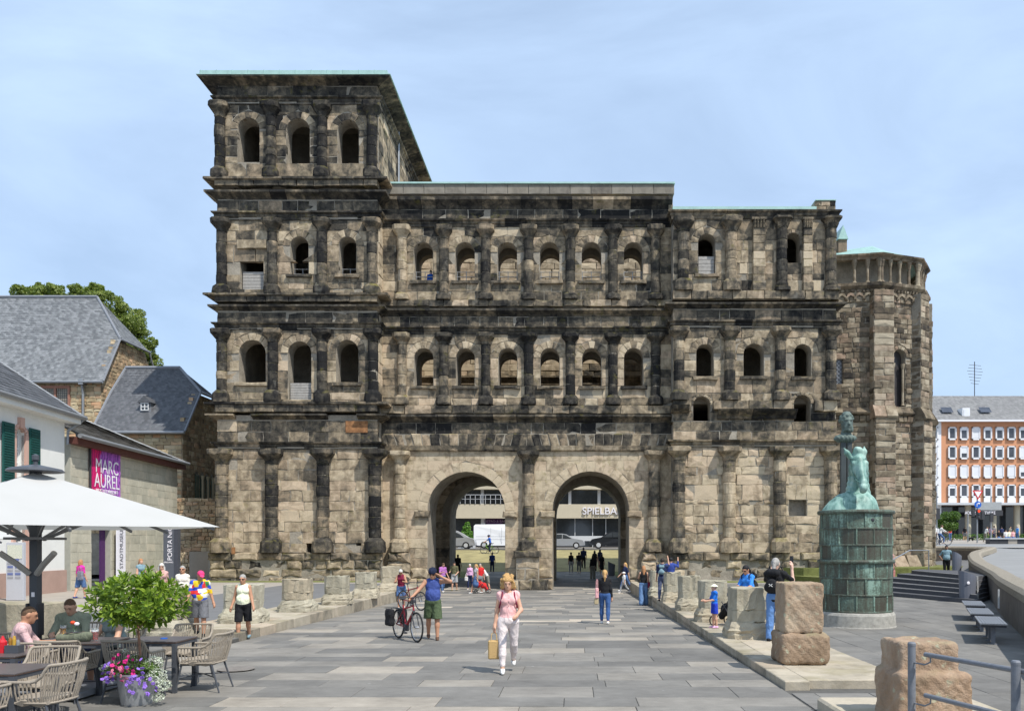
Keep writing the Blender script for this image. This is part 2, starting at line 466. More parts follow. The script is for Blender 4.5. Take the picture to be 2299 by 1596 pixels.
def m_stone(name, light, mid, dark, black, pink=(.30, .19, .13), moss=.5, bs=.5, soot=0., mossc=(.16, .14, .03), lich=0.):
    def f(g):
        p = g.pos(); tone = g.n('Attribute', attribute_name='tone').outputs['Fac']; rnd = g.n('Attribute', attribute_name='rnd').outputs['Fac']
        big = g.noise(p, .45, 3., .6); med = g.noise(p, 2.3, 6., .62, .4); fine = g.noise(p, 14., 5., .6)
        st = g.noise(g.pos((3.2, 3.2, .35)), 1., 5., .6)
        s = g.math('ADD', g.math('MULTIPLY', tone, .95), g.math('MULTIPLY', g.math('SUBTRACT', big, .5), .55))
        s = g.math('ADD', s, g.math('MULTIPLY', g.math('SUBTRACT', med, .5), 1.12))
        s = g.math('ADD', s, g.math('MULTIPLY', g.math('SUBTRACT', st, .5), .4))
        s = g.math('ADD', s, g.math('MULTIPLY', g.math('SUBTRACT', fine, .5), .35))
        if soot: s = g.math('ADD', s, soot)
        c = g.ramp(s, [(.10, light), (.36, mid), (.64, dark), (.92, black)])
        lp = g.mix(g.rng(rnd, .55, .95, 0., .75), (1., 1., 1.), tuple(a/b for a, b in zip(pink, mid)))
        c = g.mix(g.rng(s, .3, .6, 1., 0.), c, g.mix(1., c, lp, 'MULTIPLY'))
        c = g.mix(g.math('MULTIPLY', g.rng(fine, .35, .7), .35), c, g.mix(1., c, (1.5, 1.45, 1.35), 'MULTIPLY'))
        # pale lime runs on the dark crust
        wl = g.math('MULTIPLY', g.rng(g.noise(g.pos((1.6, 1.6, .9)), 1.3, 6., .75), .56, .72), g.rng(g.noise(p, .9, 2.), .45, .6))
        c = g.mix(g.math('MULTIPLY', wl, .3), c, (.36, .34, .29))
        nz_ = g.n('SeparateXYZ', {0: g.n('NewGeometry').outputs['Normal']}).outputs[2]
        mo = g.math('MULTIPLY', g.rng(nz_, .2, .75), g.rng(g.noise(p, 1.1, 5., .6), .5, .62))
        ms = g.math('MULTIPLY', g.rng(g.noise(p, .5, 2.), .52, .62), g.rng(g.noise(p, 3.4, 5.), .55, .68))
        mo = g.math('MAXIMUM', mo, g.math('MULTIPLY', ms, .55))
        c = g.mix(g.math('MULTIPLY', mo, moss), c, mossc)
        if lich:
            pw = g.n('VectorMath', {0: p, 1: g.n('VectorMath', {0: g.n('TexNoise', {'Vector': p, 'Scale': 16., 'Detail': 3.}).outputs['Color'], 1: (.10, .10, .10)}, operation='MULTIPLY').outputs[0]}, operation='ADD').outputs[0]
            vd = g.n('TexVoronoi', {'Vector': pw, 'Scale': 8.}).outputs['Distance']; lm = g.math('MULTIPLY', g.rng(vd, .16, .26, 1., 0.), g.rng(g.noise(p, 2.6, 3.), .47, .55)); c = g.mix(g.math('MULTIPLY', lm, lich), c, (.40, .40, .28))
        h = g.math('ADD', g.math('MULTIPLY', med, .6), g.math('ADD', g.math('MULTIPLY', fine, .35), g.math('MULTIPLY', g.noise(p, 45., 3.), .12)))
        g.out(c, .93, h, bs, .07, spec=.15)
    return mat(name, f)
# ================================================================ the Roman gate
MST = m_stone('weathered_sandstone', (.49, .405, .285), (.275, .22, .15), (.078, .069, .055), (.018, .0175, .0175), pink=(.285, .215, .148), soot=.025, moss=.7)
MCORE = plain('mortar_and_rubble', (.30, .265, .21), .95, .4, 1.5, bs=.5, bd=.05)
MCOP = plain('green_copper_sheet', (.36, .53, .48), .55, .15, 3.)
MPAR = m_stone('plain_grey_ashlar', (.25, .225, .185), (.19, .17, .14), (.12, .105, .09), (.07, .06, .055), moss=.1, bs=.2, pink=(.195, .17, .135))
MWOOD = plain('weathered_board', (.36, .34, .31), .85, .25, 9., bs=.4)
MDARK = plain('dark_iron', (.05, .05, .055), .5, .1, 5.)
MRAIL = plain('galvanised_rail', (.33, .34, .35), .45, .1, 8., metal=.6)
DT, DC = 47.75, 48.75
def TX(p): return px(p, DT)
def TZ(p): return pz(p, DT)
def CXm(p): return px(p, DC)
def CZ(p): return pz(p, DC)
gate = thing('roman_gate', 'huge blackened sandstone Roman city gate with a tall left tower and two arched gateways', 'city gate', (-3.5, DT, 0))
PCS = dict(stone=[], voussoir=[], cornice_block=[], parapet_block=[])
core = MB(); shell = MB()
FT = Frame((0, DT, 0), (1, 0)); FC = Frame((0, DC, 0), (1, 0))
CORN = [(.05, 0), (.12, .06), (.3, .3), (.72, .62), (.86, .70), (.88, .98)]
ARCH = [(.10, 0), (.12, .22), (.17, .25), (.18, .42), (.30, .5), (.32, .62)]
def scl(prof, h, o=1.): t = prof[-1][1]; return [(a*o, b*h/t) for a, b in prof]
drum_cache = {}
def drum_mesh(v, tone):
    key = (v, tone)
    if key not in drum_cache:
        r_ = np.random.RandomState(v*17+tone); seg = 14
        prof = [(.95, 0.), (1.0, .06), (1.015, .5), (1.0, .94), (.95, 1.)]
        V = []
        for i, (r, z) in enumerate(prof):
            for j in range(seg):
                a = 2*math.pi*j/seg; k = r*(1+r_.randn()*.018+.02*math.sin(a*2+v)); V.append((k*math.cos(a), k*math.sin(a), z))
        Fc = [(i*seg+j, i*seg+(j+1) % seg, (i+1)*seg+(j+1) % seg, (i+1)*seg+j) for i in range(4) for j in range(seg)]
        Fc += [tuple(range(seg-1, -1, -1)), tuple(4*seg+j for j in range(seg))]
        drum_cache[key] = mesh_from('drum', np.array(V), Fc, MST, tone=tone/10, rnd=r_.rand(), smooth=False)
    return drum_cache[key]
def loft(mb, rings, seg=16, **k):
    """rings of (half width x, half width y, z, squareness 0..1)"""
    V = []
    for hx, hy, z, sq in rings:
        for j in range(seg):
            a = 2*math.pi*(j+.5)/seg; c, s = math.cos(a), math.sin(a)
            m = 1/max(abs(c), abs(s)); q = 1+(m-1)*sq
            V.append((hx*c*q, hy*s*q, z))
    n = len(rings); V = np.array(V)+rs.randn(len(V), 3)*.012
    Fc = [(i*seg+j, i*seg+(j+1) % seg, (i+1)*seg+(j+1) % seg, (i+1)*seg+j) for i in range(n-1) for j in range(seg)]
    Fc += [tuple(range(seg-1, -1, -1)), tuple((n-1)*seg+j for j in range(seg))]
    mb.add(V, Fc, 0, **k)
def column(x, y, z0, z1, r, caph=.85, base=.5, tone=.7, capw=None, cor=False, par=None, pw=None):
    """half column: rough base, drums, spreading unfinished capital; z0 foot of the base, z1 top of the capital"""
    par = par or gate; L0 = A(*par.location); capw = capw or r*1.78
    b = MB(); t = float(np.clip(tone+rs.randn()*.08, .05, .95)); bw = pw or r*1.5
    if cor: loft(b, [(bw*.95, bw*.95, 0, 1), (bw*.95, bw*.95, base*.35, 1), (r*1.15, r*1.15, base*.45, 0), (r*1.2, r*1.2, base*.7, 0), (r, r, base, 0)], tone=t)
    else: loft(b, [(bw, bw, 0, 1), (bw*1.03, bw*1.03, base*.2, 1), (bw, bw, base*.72, .9), (r*1.12, r*1.12, base, .2)], tone=t)
    col = b.build('column', MST, par, attrs=True, loc=tuple(A(x, y, z0)-L0))
    h = z1-caph-z0-base; k = max(2, round(h/.6)); cuts = np.linspace(0, h, k+1); cuts[1:-1] += rs.randn(k-1)*.05
    cc = MB(); cc.lathe([(r*.90, base), (r*.90, base+h)], seg=14); cc.build('column_core', MCORE, col)
    for i in range(k):
        tt = int(np.clip(round((t+rs.randn()*.14)*10), 0, 10)); rr = r*(1+rs.randn()*.015)
        link('drum', drum_mesh(rs.randint(5), tt), col, (rs.randn()*.008, rs.randn()*.008, base+cuts[i]+.006), (0, 0, rs.rand()*6), (rr, rr, cuts[i+1]-cuts[i]-.012))
    c = MB(); tc_ = float(np.clip(t-.05+rs.randn()*.1, 0, 1))
    if cor:
        loft(c, [(r*.98, r*.98, 0, 0), (r*1.05, r*1.05, caph*.08, 0), (r*.98, r*.98, caph*.15, 0), (r*1.25, r*1.25, caph*.55, .3), (capw*.9, capw*.9, caph*.8, .8), (capw, capw, caph*.82, 1), (capw, capw, caph, 1)], tone=tc_)
        for ring, (zz, rad, hh) in enumerate(((.18, 1.02, .35), (.45, 1.14, .4))):
            for j in range(8):
                a = 2*math.pi*(j+.5*ring)/8; p = [(rad*r*math.cos(a), rad*r*math.sin(a), caph*zz), (1.18*rad*r*math.cos(a), 1.18*rad*r*math.sin(a), caph*(zz+hh*.7)), (1.42*rad*r*math.cos(a), 1.42*rad*r*math.sin(a), caph*(zz+hh))]
                c.tube(p, [r*.2, r*.19, r*.1], 5, tone=tc_-.1)
    else:
        loft(c, [(r*1.0, r*1.0, 0, 0), (r*1.06, r*1.06, .05, 0), (r*1.0, r*1.0, .12, 0), (r*1.12, r*1.12, caph*.3, .25), (capw*.97, capw*.97, caph*.62, .9), (capw, capw, caph*.68, 1), (capw*1.02, capw*1.02, caph*.97, 1), (capw*.98, capw*.98, caph, 1)], tone=tc_)
    c.build('capital', MST, col, attrs=True, loc=(0, 0, z1-caph-z0))
    return col
def band(F, u0, u1, z0, z1, tone, ch=.6, proud=.06, **k): masonry(F, u0, u1, z0, z1, ch, tone=tone, proud=proud, out=PCS['stone'], ln=(.8, 1.6), **k)
def boards(x0, x1, z0, z1, y, n):
    for i in range(n):
        a = z0+(z1-z0)*i/n; b = MB(); b.box(x0+.01, x1-.01, y, y+.04, a+.01, z0+(z1-z0)*(i+1)/n-.01)
        o = b.build('board', MWOOD, gate); o.location = tuple(-A(*gate.location)); o.rotation_euler = (0, 0, 0)
def rail_at(x0, x1, z, y):
    b = MB()
    for k in range(3): b.tube([(x0, y, z+.25+k*.28), (x1, y, z+.25+k*.28)], .022, 6)
    for x in np.linspace(x0+.05, x1-.05, 3): b.tube([(x, y, z), (x, y, z+.85)], .02, 6)
    o = b.build('railing', MRAIL, gate, loc=tuple(-A(*gate.location)))
def sillblock(F, x0, x1, z, tone=.6): masonry(F, x0-.22, x1+.22, z-.2, z, .2, tone=tone, proud=.22, out=PCS['stone'], ln=(1.2, 2.2))

RNG = .42
# ---- left tower, storeys from the bottom: (columns, base y, capital top y, windows)
XL, XR = TX(490), TX(849)
Lc = {1: (500, 612, 727, 843), 2: (500, 614.5, 725, 839), 3: (500, 613.5, 724.5, 836.5), 4: (496, 610.5, 725, 836)}
def tone_ground(u, z):
    t = .25+rs.randn()*.08
    if z < TZ(1240): t += .18
    if z > TZ(1050): t += .05
    return float(np.clip(t, 0, 1))
# plinth of rough blocks
for (a, b) in ((XL-.35, XR+.2), (TX(1511), TX(1880))):
    F2 = Frame((0, DT-.35, 0), (1, 0))
    masonry(F2, a, b, -.25, TZ(1257), .55, tone=tonef(.42, .2), proud=.0, var=.07, bev=.07, rough=2.4, out=PCS['stone'], ln=(.6, 1.5))
    masonry(Frame((0, DT-.42, 0), (1, 0)), a-.1, b+.1, TZ(1257), TZ(1240), .5, tone=tonef(.5, .2), proud=.02, var=.06, bev=.06, rough=2, out=PCS['stone'], ln=(.9, 1.7))
    shell.box(a+.05, b-.05, DT-.3, DT+.5, -.3, TZ(1242), tone=.35)
def tower(xl, xr, storeys, side):
    for s in storeys:
        z0, z1, hs, tn = s['z0'], s['z1'], s['holes'], s['tone']
        masonry(FT, xl, xr, z0, z1, .58, hs, tone=tn, out=PCS['stone'], rough=s.get('rough', 1))
        corewall(core, FT, xl, xr, z0, z1, hs, .022, -.95)
    for x in (xl, xr-.9): core.box(x, x+.9, DT+.95, DT+15.5, -.3, storeys[-1]['top'])
# left tower
def H(a, b, yt, ys, arch=True, ring=RNG): return hole(TX(a), TX(b), TZ(ys), TZ(yt), ring, arch)
lst = [dict(z0=TZ(1240), z1=TZ(1009), holes=[H(688, 703, 1216, 1244, False, 0), H(800, 811, 1219, 1224.5, False, 0), H(588, 600, 1243, 1252, False, 0)], tone=tone_ground, rough=1.5, top=TZ(993)),
       dict(z0=TZ(925), z1=TZ(742), holes=[H(537, 597, 764, 859), H(647, 699, 767, 898), H(755, 805, 764, 859)], tone=tonef(.41, .22), top=TZ(730)),
       dict(z0=TZ(682), z1=TZ(496), holes=[H(539, 592, 560, 650, False, 0), H(652, 693, 532, 617), H(761, 800, 532, 617)], tone=tonef(.47, .22), top=TZ(480)),
       dict(z0=TZ(424), z1=TZ(237), holes=[H(534, 583, 266, 365), H(643, 696, 267, 368), H(758, 806, 270, 368)], tone=tonef(.58, .2), top=TZ(166))]
tower(XL, XR, lst, 1)
# entablatures (frieze, architrave, cornice) : y of architrave bottom, architrave top, frieze top, cornice top
def tower_path(xl, xr, depth=15.4): return [(xl, DT+depth), (xl, DT), (xr, DT), (xr, DT+depth)]
def entab(xl, xr, ya, yb, yf, yc, over, tone, skip=(), depth=15.4, ftone=None, ret=1.1):
    p = [(xl, DT+3), (xl, DT), (xr, DT), (xr, DT+ret)]
    pf = [(xl-.0, DT+depth), (xl, DT), (xr, DT), (xr, DT+depth)] if ret > 5 else p
    cornice(p, TZ(ya), scl(ARCH, TZ(yb)-TZ(ya)), 1.15, tone, out=PCS['cornice_block'])
    band(FT, xl-.02, xr+.02, TZ(yb), TZ(yf), ftone or tone, proud=.14)
    n = len(PCS['cornice_block'])
    cornice(pf, TZ(yf), scl(CORN, pz(yc, DT-over)-TZ(yf), over/.88), 1.05, tone, out=PCS['cornice_block'], skip=skip)
    core.box(xl+.02, xr-.02, DT-.115, DT+3.5, TZ(ya)+.05, pz(yc, DT-over)-.03, tone=.5)
entab(XL, XR, 1009, 993, 945, 928, .55, .62, skip=((TX(545), TX(570)), (TX(715), TX(795))), ftone=.66)
entab(XL, XR, 742, 726, 703, 683, .45, .72)
entab(XL, XR, 496, 478, 453, 425, .58, .74)
entab(XL, XR, 237, 221, 197, 168, .84, .62, depth=15.8, ret=15.8)
# copper roof of the left tower
cp = MB(); zt_ = pz(168, DT-.84); cp.box(XL-.70, XR+.72, DT-.86, DT+16.3, zt_+.036, zt_+.24); cp.box(XL-.90, XR+.90, DT-.88, DT+16.5, zt_-.0, zt_+.035)
for i in range(12): x = XL-.65+i*.9; cp.box(x, x+.03, DT-.88, DT+16, zt_+.04, zt_+.26)
cp.build('copper_roof', MCOP, gate, loc=tuple(-A(*gate.location)))
# attics (low course above each cornice) with ledge
for (xl, xr, ya, yb, t) in ((XL, XR, 927, 905, .62), (XL, XR, 682, 663, .62), (XL, XR, 424, 405, .55)):
    masonry(FT, xl-.05, xr+.05, TZ(ya), TZ(yb)-.02, .55, tone=tonef(t), proud=.42, out=PCS['stone'], ln=(.9, 1.7))
    cornice([(xl-.1, DT+1.5), (xl-.1, DT), (xr+.1, DT), (xr+.1, DT+1)], TZ(yb)-.18, [(.42, 0), (.55, .06), (.55, .18)], 1.3, t, out=PCS['cornice_block'])
    core.box(xl, xr, DT-.28, DT+.2, TZ(ya)+.02, TZ(yb)-.1, tone=.5)
YC = DT-.12
for s, (yb, yt, cap_, r, base, tn) in {1: (1240, 1009.5, .85, .365, .85, .74), 2: (905, 742.5, .72, .29, .7, .82), 3: (663, 496.5, .72, .29, .55, .82), 4: (405, 237.5, .8, .295, .65, .74)}.items():
    for c in Lc[s]: column(TX(c), YC-.02, TZ(yb), TZ(yt), r, cap_, base, tn)
# right side wall of the left tower, seen above the middle roof
FS = Frame((XR, DT, 0), (0, 1))
masonry(FS, .1, 15.5, TZ(424), TZ(199), .56, tone=tonef(.45, .2), out=PCS['stone'], ln=(.6, 1.4))
masonry(FS, 0, 1.0, TZ(1240), TZ(1009), .6, tone=tonef(.15), out=PCS['stone'])
masonry(FS, 0, 1.0, TZ(905), TZ(742), .6, tone=tonef(.2), out=PCS['stone']); masonry(FS, 0, 1.0, TZ(663), TZ(496), .6, tone=tonef(.2), out=PCS['stone'])
dp = MB(); dp.tube([(XR+.12, DT+5.0, TZ(415)), (XR+.12, DT+5.0, TZ(200))], .07, 8); dp.build('downpipe', MRAIL, gate, loc=tuple(-A(*gate.location)))
FSR = Frame((XL, DT+15.5, 0), (0, -1))
masonry(FSR, 0, 15.5, 0, TZ(199), .6, tone=tonef(.6, .15), out=PCS['stone'], ln=(1.2, 2.4))
# ---- right tower
YL, YR = TX(1511), TX(1876)
rst = [dict(z0=TZ(1240), z1=TZ(1004), holes=[hole(TX(1771), TX(1811), TZ(1158), TZ(1122), 0, False)], tone=lambda u, z: float(np.clip(.16+rs.randn()*.12+(.15 if z < TZ(1200) else 0), 0, 1)), rough=2., top=TZ(990)),
       dict(z0=TZ(947), z1=TZ(883), holes=[H(1556, 1595, 890, 945, ring=.15), H(1782, 1820, 887, 946.5, ring=.2)], tone=tonef(.5, .2), top=TZ(883)),
       dict(z0=TZ(883), z1=TZ(738), holes=[H(1563, 1602, 773, 846), H(1669, 1715, 772, 845), H(1783, 1821, 773, 846)], tone=tonef(.36, .18), top=TZ(721)),
       dict(z0=TZ(676), z1=TZ(493), holes=[H(1567, 1606, 525.6, 616), H(1764, 1797, 523.4, 591, ring=.2)], tone=tonef(.42, .2), top=TZ(474))]
tower(YL, YR, rst, -1)
entab(YL, YR, 1004, 988, 947, 947.01, .1, .52, ftone=.45)
cornice([(TX(1610), DT-.1), (TX(1785), DT-.1)], TZ(941), [(.1, 0), (.2, .15), (.55, .4), (.62, .5)], 1.2, .7, out=PCS['cornice_block'])
cornice([(TX(1505), DT-.1), (TX(1545), DT-.1)], TZ(928), [(.1, 0), (.5, .2), (.62, .4)], .7, .6, out=PCS['cornice_block'])
entab(YL, YR, 738, 721, 697, 678, .5, .66)
cornice([(YL, DT+3), (YL, DT), (YR, DT), (YR, DT+3)], TZ(493), scl(ARCH, TZ(475)-TZ(493)), 1.2, .6, out=PCS['cornice_block'])
core.box(YL+.03, YR-.03, DT+.03, DT+3, TZ(493), TZ(475))
masonry(FT, YL-.05, YR+.05, TZ(676), TZ(657), .55, tone=tonef(.5), proud=.42, out=PCS['stone'], ln=(.9, 1.7)); core.box(YL, YR, DT-.28, DT+.2, TZ(676), TZ(661))
masonry(FT, YL-.05, TX(1550), TZ(925), TZ(900), .55, tone=tonef(.5), proud=.4, out=PCS['stone']); masonry(FT, TX(1600), TX(1776), TZ(921), TZ(901), .55, tone=tonef(.5), proud=.4, out=PCS['stone'], ln=(.9, 1.7))
masonry(FT, TX(1826), YR, TZ(925), TZ(900), .55, tone=tonef(.5), proud=.35, out=PCS['stone'])
cp = MB(); cp.box(YL-.05, TX(1830), DT-.3, DT+15, TZ(475)+.01, TZ(468.5)); cp.box(TX(1830), YR, DT-.1, DT+2, TZ(451.5), TZ(449.5))
cp.build('copper_roof', MCOP, gate, loc=tuple(-A(*gate.location)))
masonry(FT, TX(1829), YR, TZ(474), TZ(452), .36, tone=.4, out=PCS['stone'], ln=(.4, .8)); core.box(TX(1829), YR, DT+.02, DT+1.5, TZ(475), TZ(452))
for s, (cols_, yb, yt, cap_, r, base, tn) in {1: ((1523.5, 1636, 1749.6, 1863), 1240, 1004.5, .75, .365, .85, .52), 2: ((1524, 1637.5, 1751, 1864), 901, 738.5, .72, .31, .6, .68), 3: ((1533.6, 1640.6), 657, 493.5, .8, .33, .7, .66)}.items():
    for c in cols_: column(TX(c), YC-.02, TZ(yb), TZ(yt), r, cap_, base, tn)
for c in (1754, 1864): column(TX(c), YC-.02, TZ(657), TZ(493.5), .31, .6, .6, .68, cor=True)
for c, w in ((1702, .34), (1811, .26)):       # square pilasters with leafy capitals
    p = MB(); L0 = A(*gate.location); x = TX(c)
    za, zb = TZ(657), TZ(493.5); p.box(x-w*1.15, x+w*1.15, DT-.42, DT, za, za+.5, bev=.03, tone=.5)
    pil = p.build('pilaster', MST, gate, attrs=True, loc=tuple(-L0)); k = 7; zz = np.linspace(za+.5, zb-.55, k+1)
    for i in range(k):
        q = MB(); q.box(x-w+rs.randn()*.01, x+w+rs.randn()*.01, DT-.3, DT, zz[i]+.008, zz[i+1]-.008, bev=.02, tone=.45+rs.randn()*.15); q.build('pilaster_stone', MST, pil, attrs=True)
    q = MB(); q.box(x-w*1.25, x+w*1.25, DT-.42, DT, zb-.12, zb, tone=.55)
    for r_ in range(2):
        for j in range(4):
            xx = x-w+(j+.5)*w/2; q.tube([(xx, DT-.3, zb-.55+r_*.2), (xx, DT-.36, zb-.4+r_*.2), (xx, DT-.46, zb-.3+r_*.2)], [.07, .07, .03], 5, tone=.5)
    q.box(x-w, x+w, DT-.32, DT, zb-.55, zb-.12, tone=.6); q.build('capital', MST, pil, attrs=True)
core.box(TX(1765), TX(1820), DT+.45, DT+.9, TZ(1165), TZ(1115))
# ---- middle part
ML, MR = XR-.05, YL+.05
CWX2 = [(930, 973), (1024, 1066), (1119, 1161), (1213, 1256), (1307, 1350), (1401, 1444)]
CWX3 = [(929, 972), (1022, 1066), (1117, 1161), (1212, 1256), (1306, 1350), (1400.5, 1443)]
def HC(a, b, yt, ys, ring=RNG, arch=True): return hole(CXm(a), CXm(b), CZ(ys), CZ(yt), ring, arch)
h2 = [HC(a, b, 782, 867) for a, b in CWX2]; h3 = [HC(a, b, 545, 631) for a, b in CWX3]
gates = [HC(960, 1134, 1059, 1345, .56), HC(1240.5, 1412, 1058, 1345, .56)]
zg = -.5
for g_ in gates: g_['z0'] = zg
masonry(FC, ML, MR, zg+1.3, CZ(1013), .58, gates, tone=lambda u, z: float(np.clip(.17+rs.randn()*.045+(.12 if z < 2.2 else 0), 0, 1)), proud=.03, var=.004, bev=.008, rough=.5, gap=.006, out=PCS['stone'], nv=15, ln=(.8, 1.7))
masonry(FC, ML, MR, zg, zg+1.3, .6, gates, tone=tonef(.28, .12), proud=.22, var=.08, bev=.08, rough=2.4, out=PCS['stone'], vring=False)
corewall(core, FC, ML, MR, zg, CZ(974), gates, .012, -3.0, tone=.3)
masonry(FC, ML, MR, CZ(910), CZ(751), .55, h2, tone=tonef(.33, .2), out=PCS['stone'])
corewall(core, FC, ML, MR, CZ(974), CZ(751), h2, .022, -.9, tone=.4)
masonry(FC, ML, MR, CZ(676), CZ(511), .55, h3, tone=tonef(.46, .2), out=PCS['stone'])
corewall(core, FC, ML, MR, CZ(751), CZ(417), h3, .022, -.9, tone=.4)
# entablatures of the middle
def centab(ya, yb, yf, yc, over, tn, ftn): 
    cornice([(ML, DC), (MR, DC)], CZ(ya), scl(ARCH, CZ(yb)-CZ(ya)), 1.2, tn, out=PCS['cornice_block'])
    band(FC, ML, MR, CZ(yb), CZ(yf), ftn, proud=.12); core.box(ML, MR, DC-.096, DC+.1, CZ(yb), CZ(yf))
    cornice([(ML, DC), (MR, DC)], CZ(yf), scl(CORN, pz(yc, DC-over)-CZ(yf), over/.88), 1.15, tn, out=PCS['cornice_block'])
centab(751, 735, 712, 692, .45, .68, .68); centab(511, 495, 472, 441, .5, .72, .78)
cornice([(ML, DC), (MR, DC)], CZ(950), scl(CORN, pz(930, DC-.5)-CZ(950), .58), 1.15, .7, out=PCS['cornice_block'])
band(FC, ML, MR, CZ(974), CZ(950), .66, proud=.12); core.box(ML, MR, DC-.096, DC+.1, CZ(974), CZ(950)); core.box(ML, MR, DC-.11, DC+.1, CZ(1008), CZ(974.2))
# flat-arch course of slanting wedges over the gateways
k = 34; us = np.linspace(ML, MR, k+1)
for i in range(k):
    um = (us[i]+us[i+1])/2
    t_ = (((um-ML)/(MR-ML)*2) % 1)-.5; sh = -t_*.8
    z0_, z1_ = CZ(1013), CZ(974); s0_, s1_ = sh-.04, sh+.04
    a, b = us[i], us[i+1]
    def slant(u, z): tt = (((u-ML)/(MR-ML)*2) % 1)-.5; edge = 1-abs(2*tt)**6; return u+tt*.9*edge*((z-z0_)/(z1_-z0_))
    poly = [(a, z0_), (b, z0_), (slant(b-1e-3, z1_), z1_), (slant(a+1e-3, z1_), z1_)]
    PCS['stone'].append(stone(FC, poly, .16+rs.randn()*.03, bev=.04, tone=float(np.clip(.55+rs.randn()*.2, 0, 1)), rough=1.2))
cornice([(ML, DC), (MR, DC)], CZ(1013), [(.14, 0), (.2, .06), (.26, .32)], 1.4, .5, out=PCS['cornice_block'])
# attic courses
for ya, yb, t in ((930, 912, .5), (691, 677, .5)):
    masonry(FC, ML, MR, CZ(ya), CZ(yb), .5, tone=tonef(t, .2), proud=.36, rough=1.6, out=PCS['stone'], ln=(.9, 1.7)); core.box(ML, MR, DC-.22, DC+.1, CZ(ya), CZ(yb)-.08)
# parapet of plain slabs and the roof edge
for i, (a, b) in enumerate(zip(np.linspace(ML+.1, CXm(1513), 15)[:-1], np.linspace(ML+.1, CXm(1513), 15)[1:])):
    PCS['parapet_block'].append(stone(Frame((0, DC-.25, 0), (1, 0)), [(a, CZ(440)), (b, CZ(440)), (b, CZ(418)), (a, CZ(418))], 0, bev=.015, tone=.3+rs.randn()*.08, rough=.3))
core.box(ML, CXm(1512), DC-.2, DC+3, CZ(440), CZ(418.3))
cp = MB(); cp.box(ML+.1, CXm(1514), DC-.34, DC+3.1, CZ(417.6), CZ(414)); cp.build('copper_roof', MCOP, gate, loc=tuple(-A(*gate.location)))
# west flank of the raised middle above the right tower
FM = Frame((MR, DC, 0), (0, 1)); masonry(FM, -.2, 3, CZ(500), CZ(418), .55, tone=.5, out=PCS['stone'])
YCC = DC-.1
for c in (903, 997, 1091, 1187, 1280.6, 1376, 1471.7):
    edge = c in (903, 1471.7)
    column(CXm(c), YCC, CZ(910), CZ(751.5), .285, .62, .55, .4 if c == 903 else .78)
    column(CXm(c), YCC, CZ(676), CZ(511.5), .285, .75, .4, .4 if c == 903 else .74)
for c, t, zb in ((898.6, .22, CZ(1238)), (1186.6, .62, CZ(1236)), (1468.6, .4, CZ(1238))): column(CXm(c), YCC-.05, zb, CZ(1014), .35, .68, .75, t)
# pedestal of the middle column and its cap
F3 = Frame((0, DC-.75, 0), (1, 0)); a, b = CXm(1161), CXm(1211)
masonry(F3, a, b, zg+.6, CZ(1250), .65, tone=.35, proud=0, bev=.04, rough=1.5, out=PCS['stone']); masonry(F3, a-.15, b+.15, CZ(1250), CZ(1236), .4, tone=.55, proud=.16, bev=.05, out=PCS['stone'], ln=(2, 3))
masonry(F3, CXm(1138), CXm(1232), zg, zg+.62, .62, tone=.45, proud=.08, bev=.06, rough=2, out=PCS['stone'])
core.box(a, b, DC-.74, DC, zg, CZ(1237)); core.box(CXm(1140), CXm(1230), DC-.7, DC, zg, zg+.55)
for (a, b) in ((CXm(872), CXm(925)), (CXm(1440), CXm(1500))):     # eroded footings of the side columns
    masonry(F3, a, b, zg, CZ(1240), .6, tone=.28, proud=-.15, var=.1, bev=.12, rough=4, out=PCS['stone']); core.box(a+.1, b-.1, DC-.5, DC, zg, CZ(1242))
# impost blocks of the gateways
for g_ in gates:
    for x0, x1 in ((g_['x0']-.75, g_['x0']+.14), (g_['x1']-.14, g_['x1']+.75)):
        masonry(FC, x0, x1, CZ(1161), CZ(1147), .4, tone=.4, proud=.3, bev=.05, out=PCS['stone'], ln=(2, 3))
# boards, railings, small things in the openings
Z = TZ
boards(TX(541), TX(591), Z(650), Z(607), DT+.25, 6); boards(TX(649), TX(698), Z(898), Z(858), DT+.2, 7); boards(TX(1569), TX(1605), Z(614), Z(573), DT+.2, 5)
masonry(FT, TX(533), TX(602), Z(560), Z(541), .5, tone=.25, proud=.2, out=PCS['stone'], ln=(3, 4))
for a, b in ((652, 693), (761, 800)): rail_at(TX(a), TX(b), Z(617)-.3, DT+.6)
for a, b in CWX3: rail_at(CXm(a), CXm(b), CZ(631)-.1, DC+.6)
for h in lst[1]['holes']+lst[2]['holes'][1:]+rst[2]['holes']+[rst[3]['holes'][0]]: sillblock(FT, h['x0'], h['x1'], h['z0'])
for h in h2+h3: sillblock(FC, h['x0'], h['x1'], h['z0'])
MPAT = plain('rusty_board', (.27, .13, .055), .85, .6, 5.)
b = MB(); b.box(TX(778), TX(827), DT-.2, DT-.12, Z(972), Z(946)); b.build('rusty_panel', MPAT, gate, loc=tuple(-A(*gate.location)))
b = MB(); b.box(TX(528), TX(536), DT-.52, DT-.48, Z(1208+35), Z(1208+20)); b.build('plaque', MPAT, gate, loc=tuple(-A(*gate.location)))
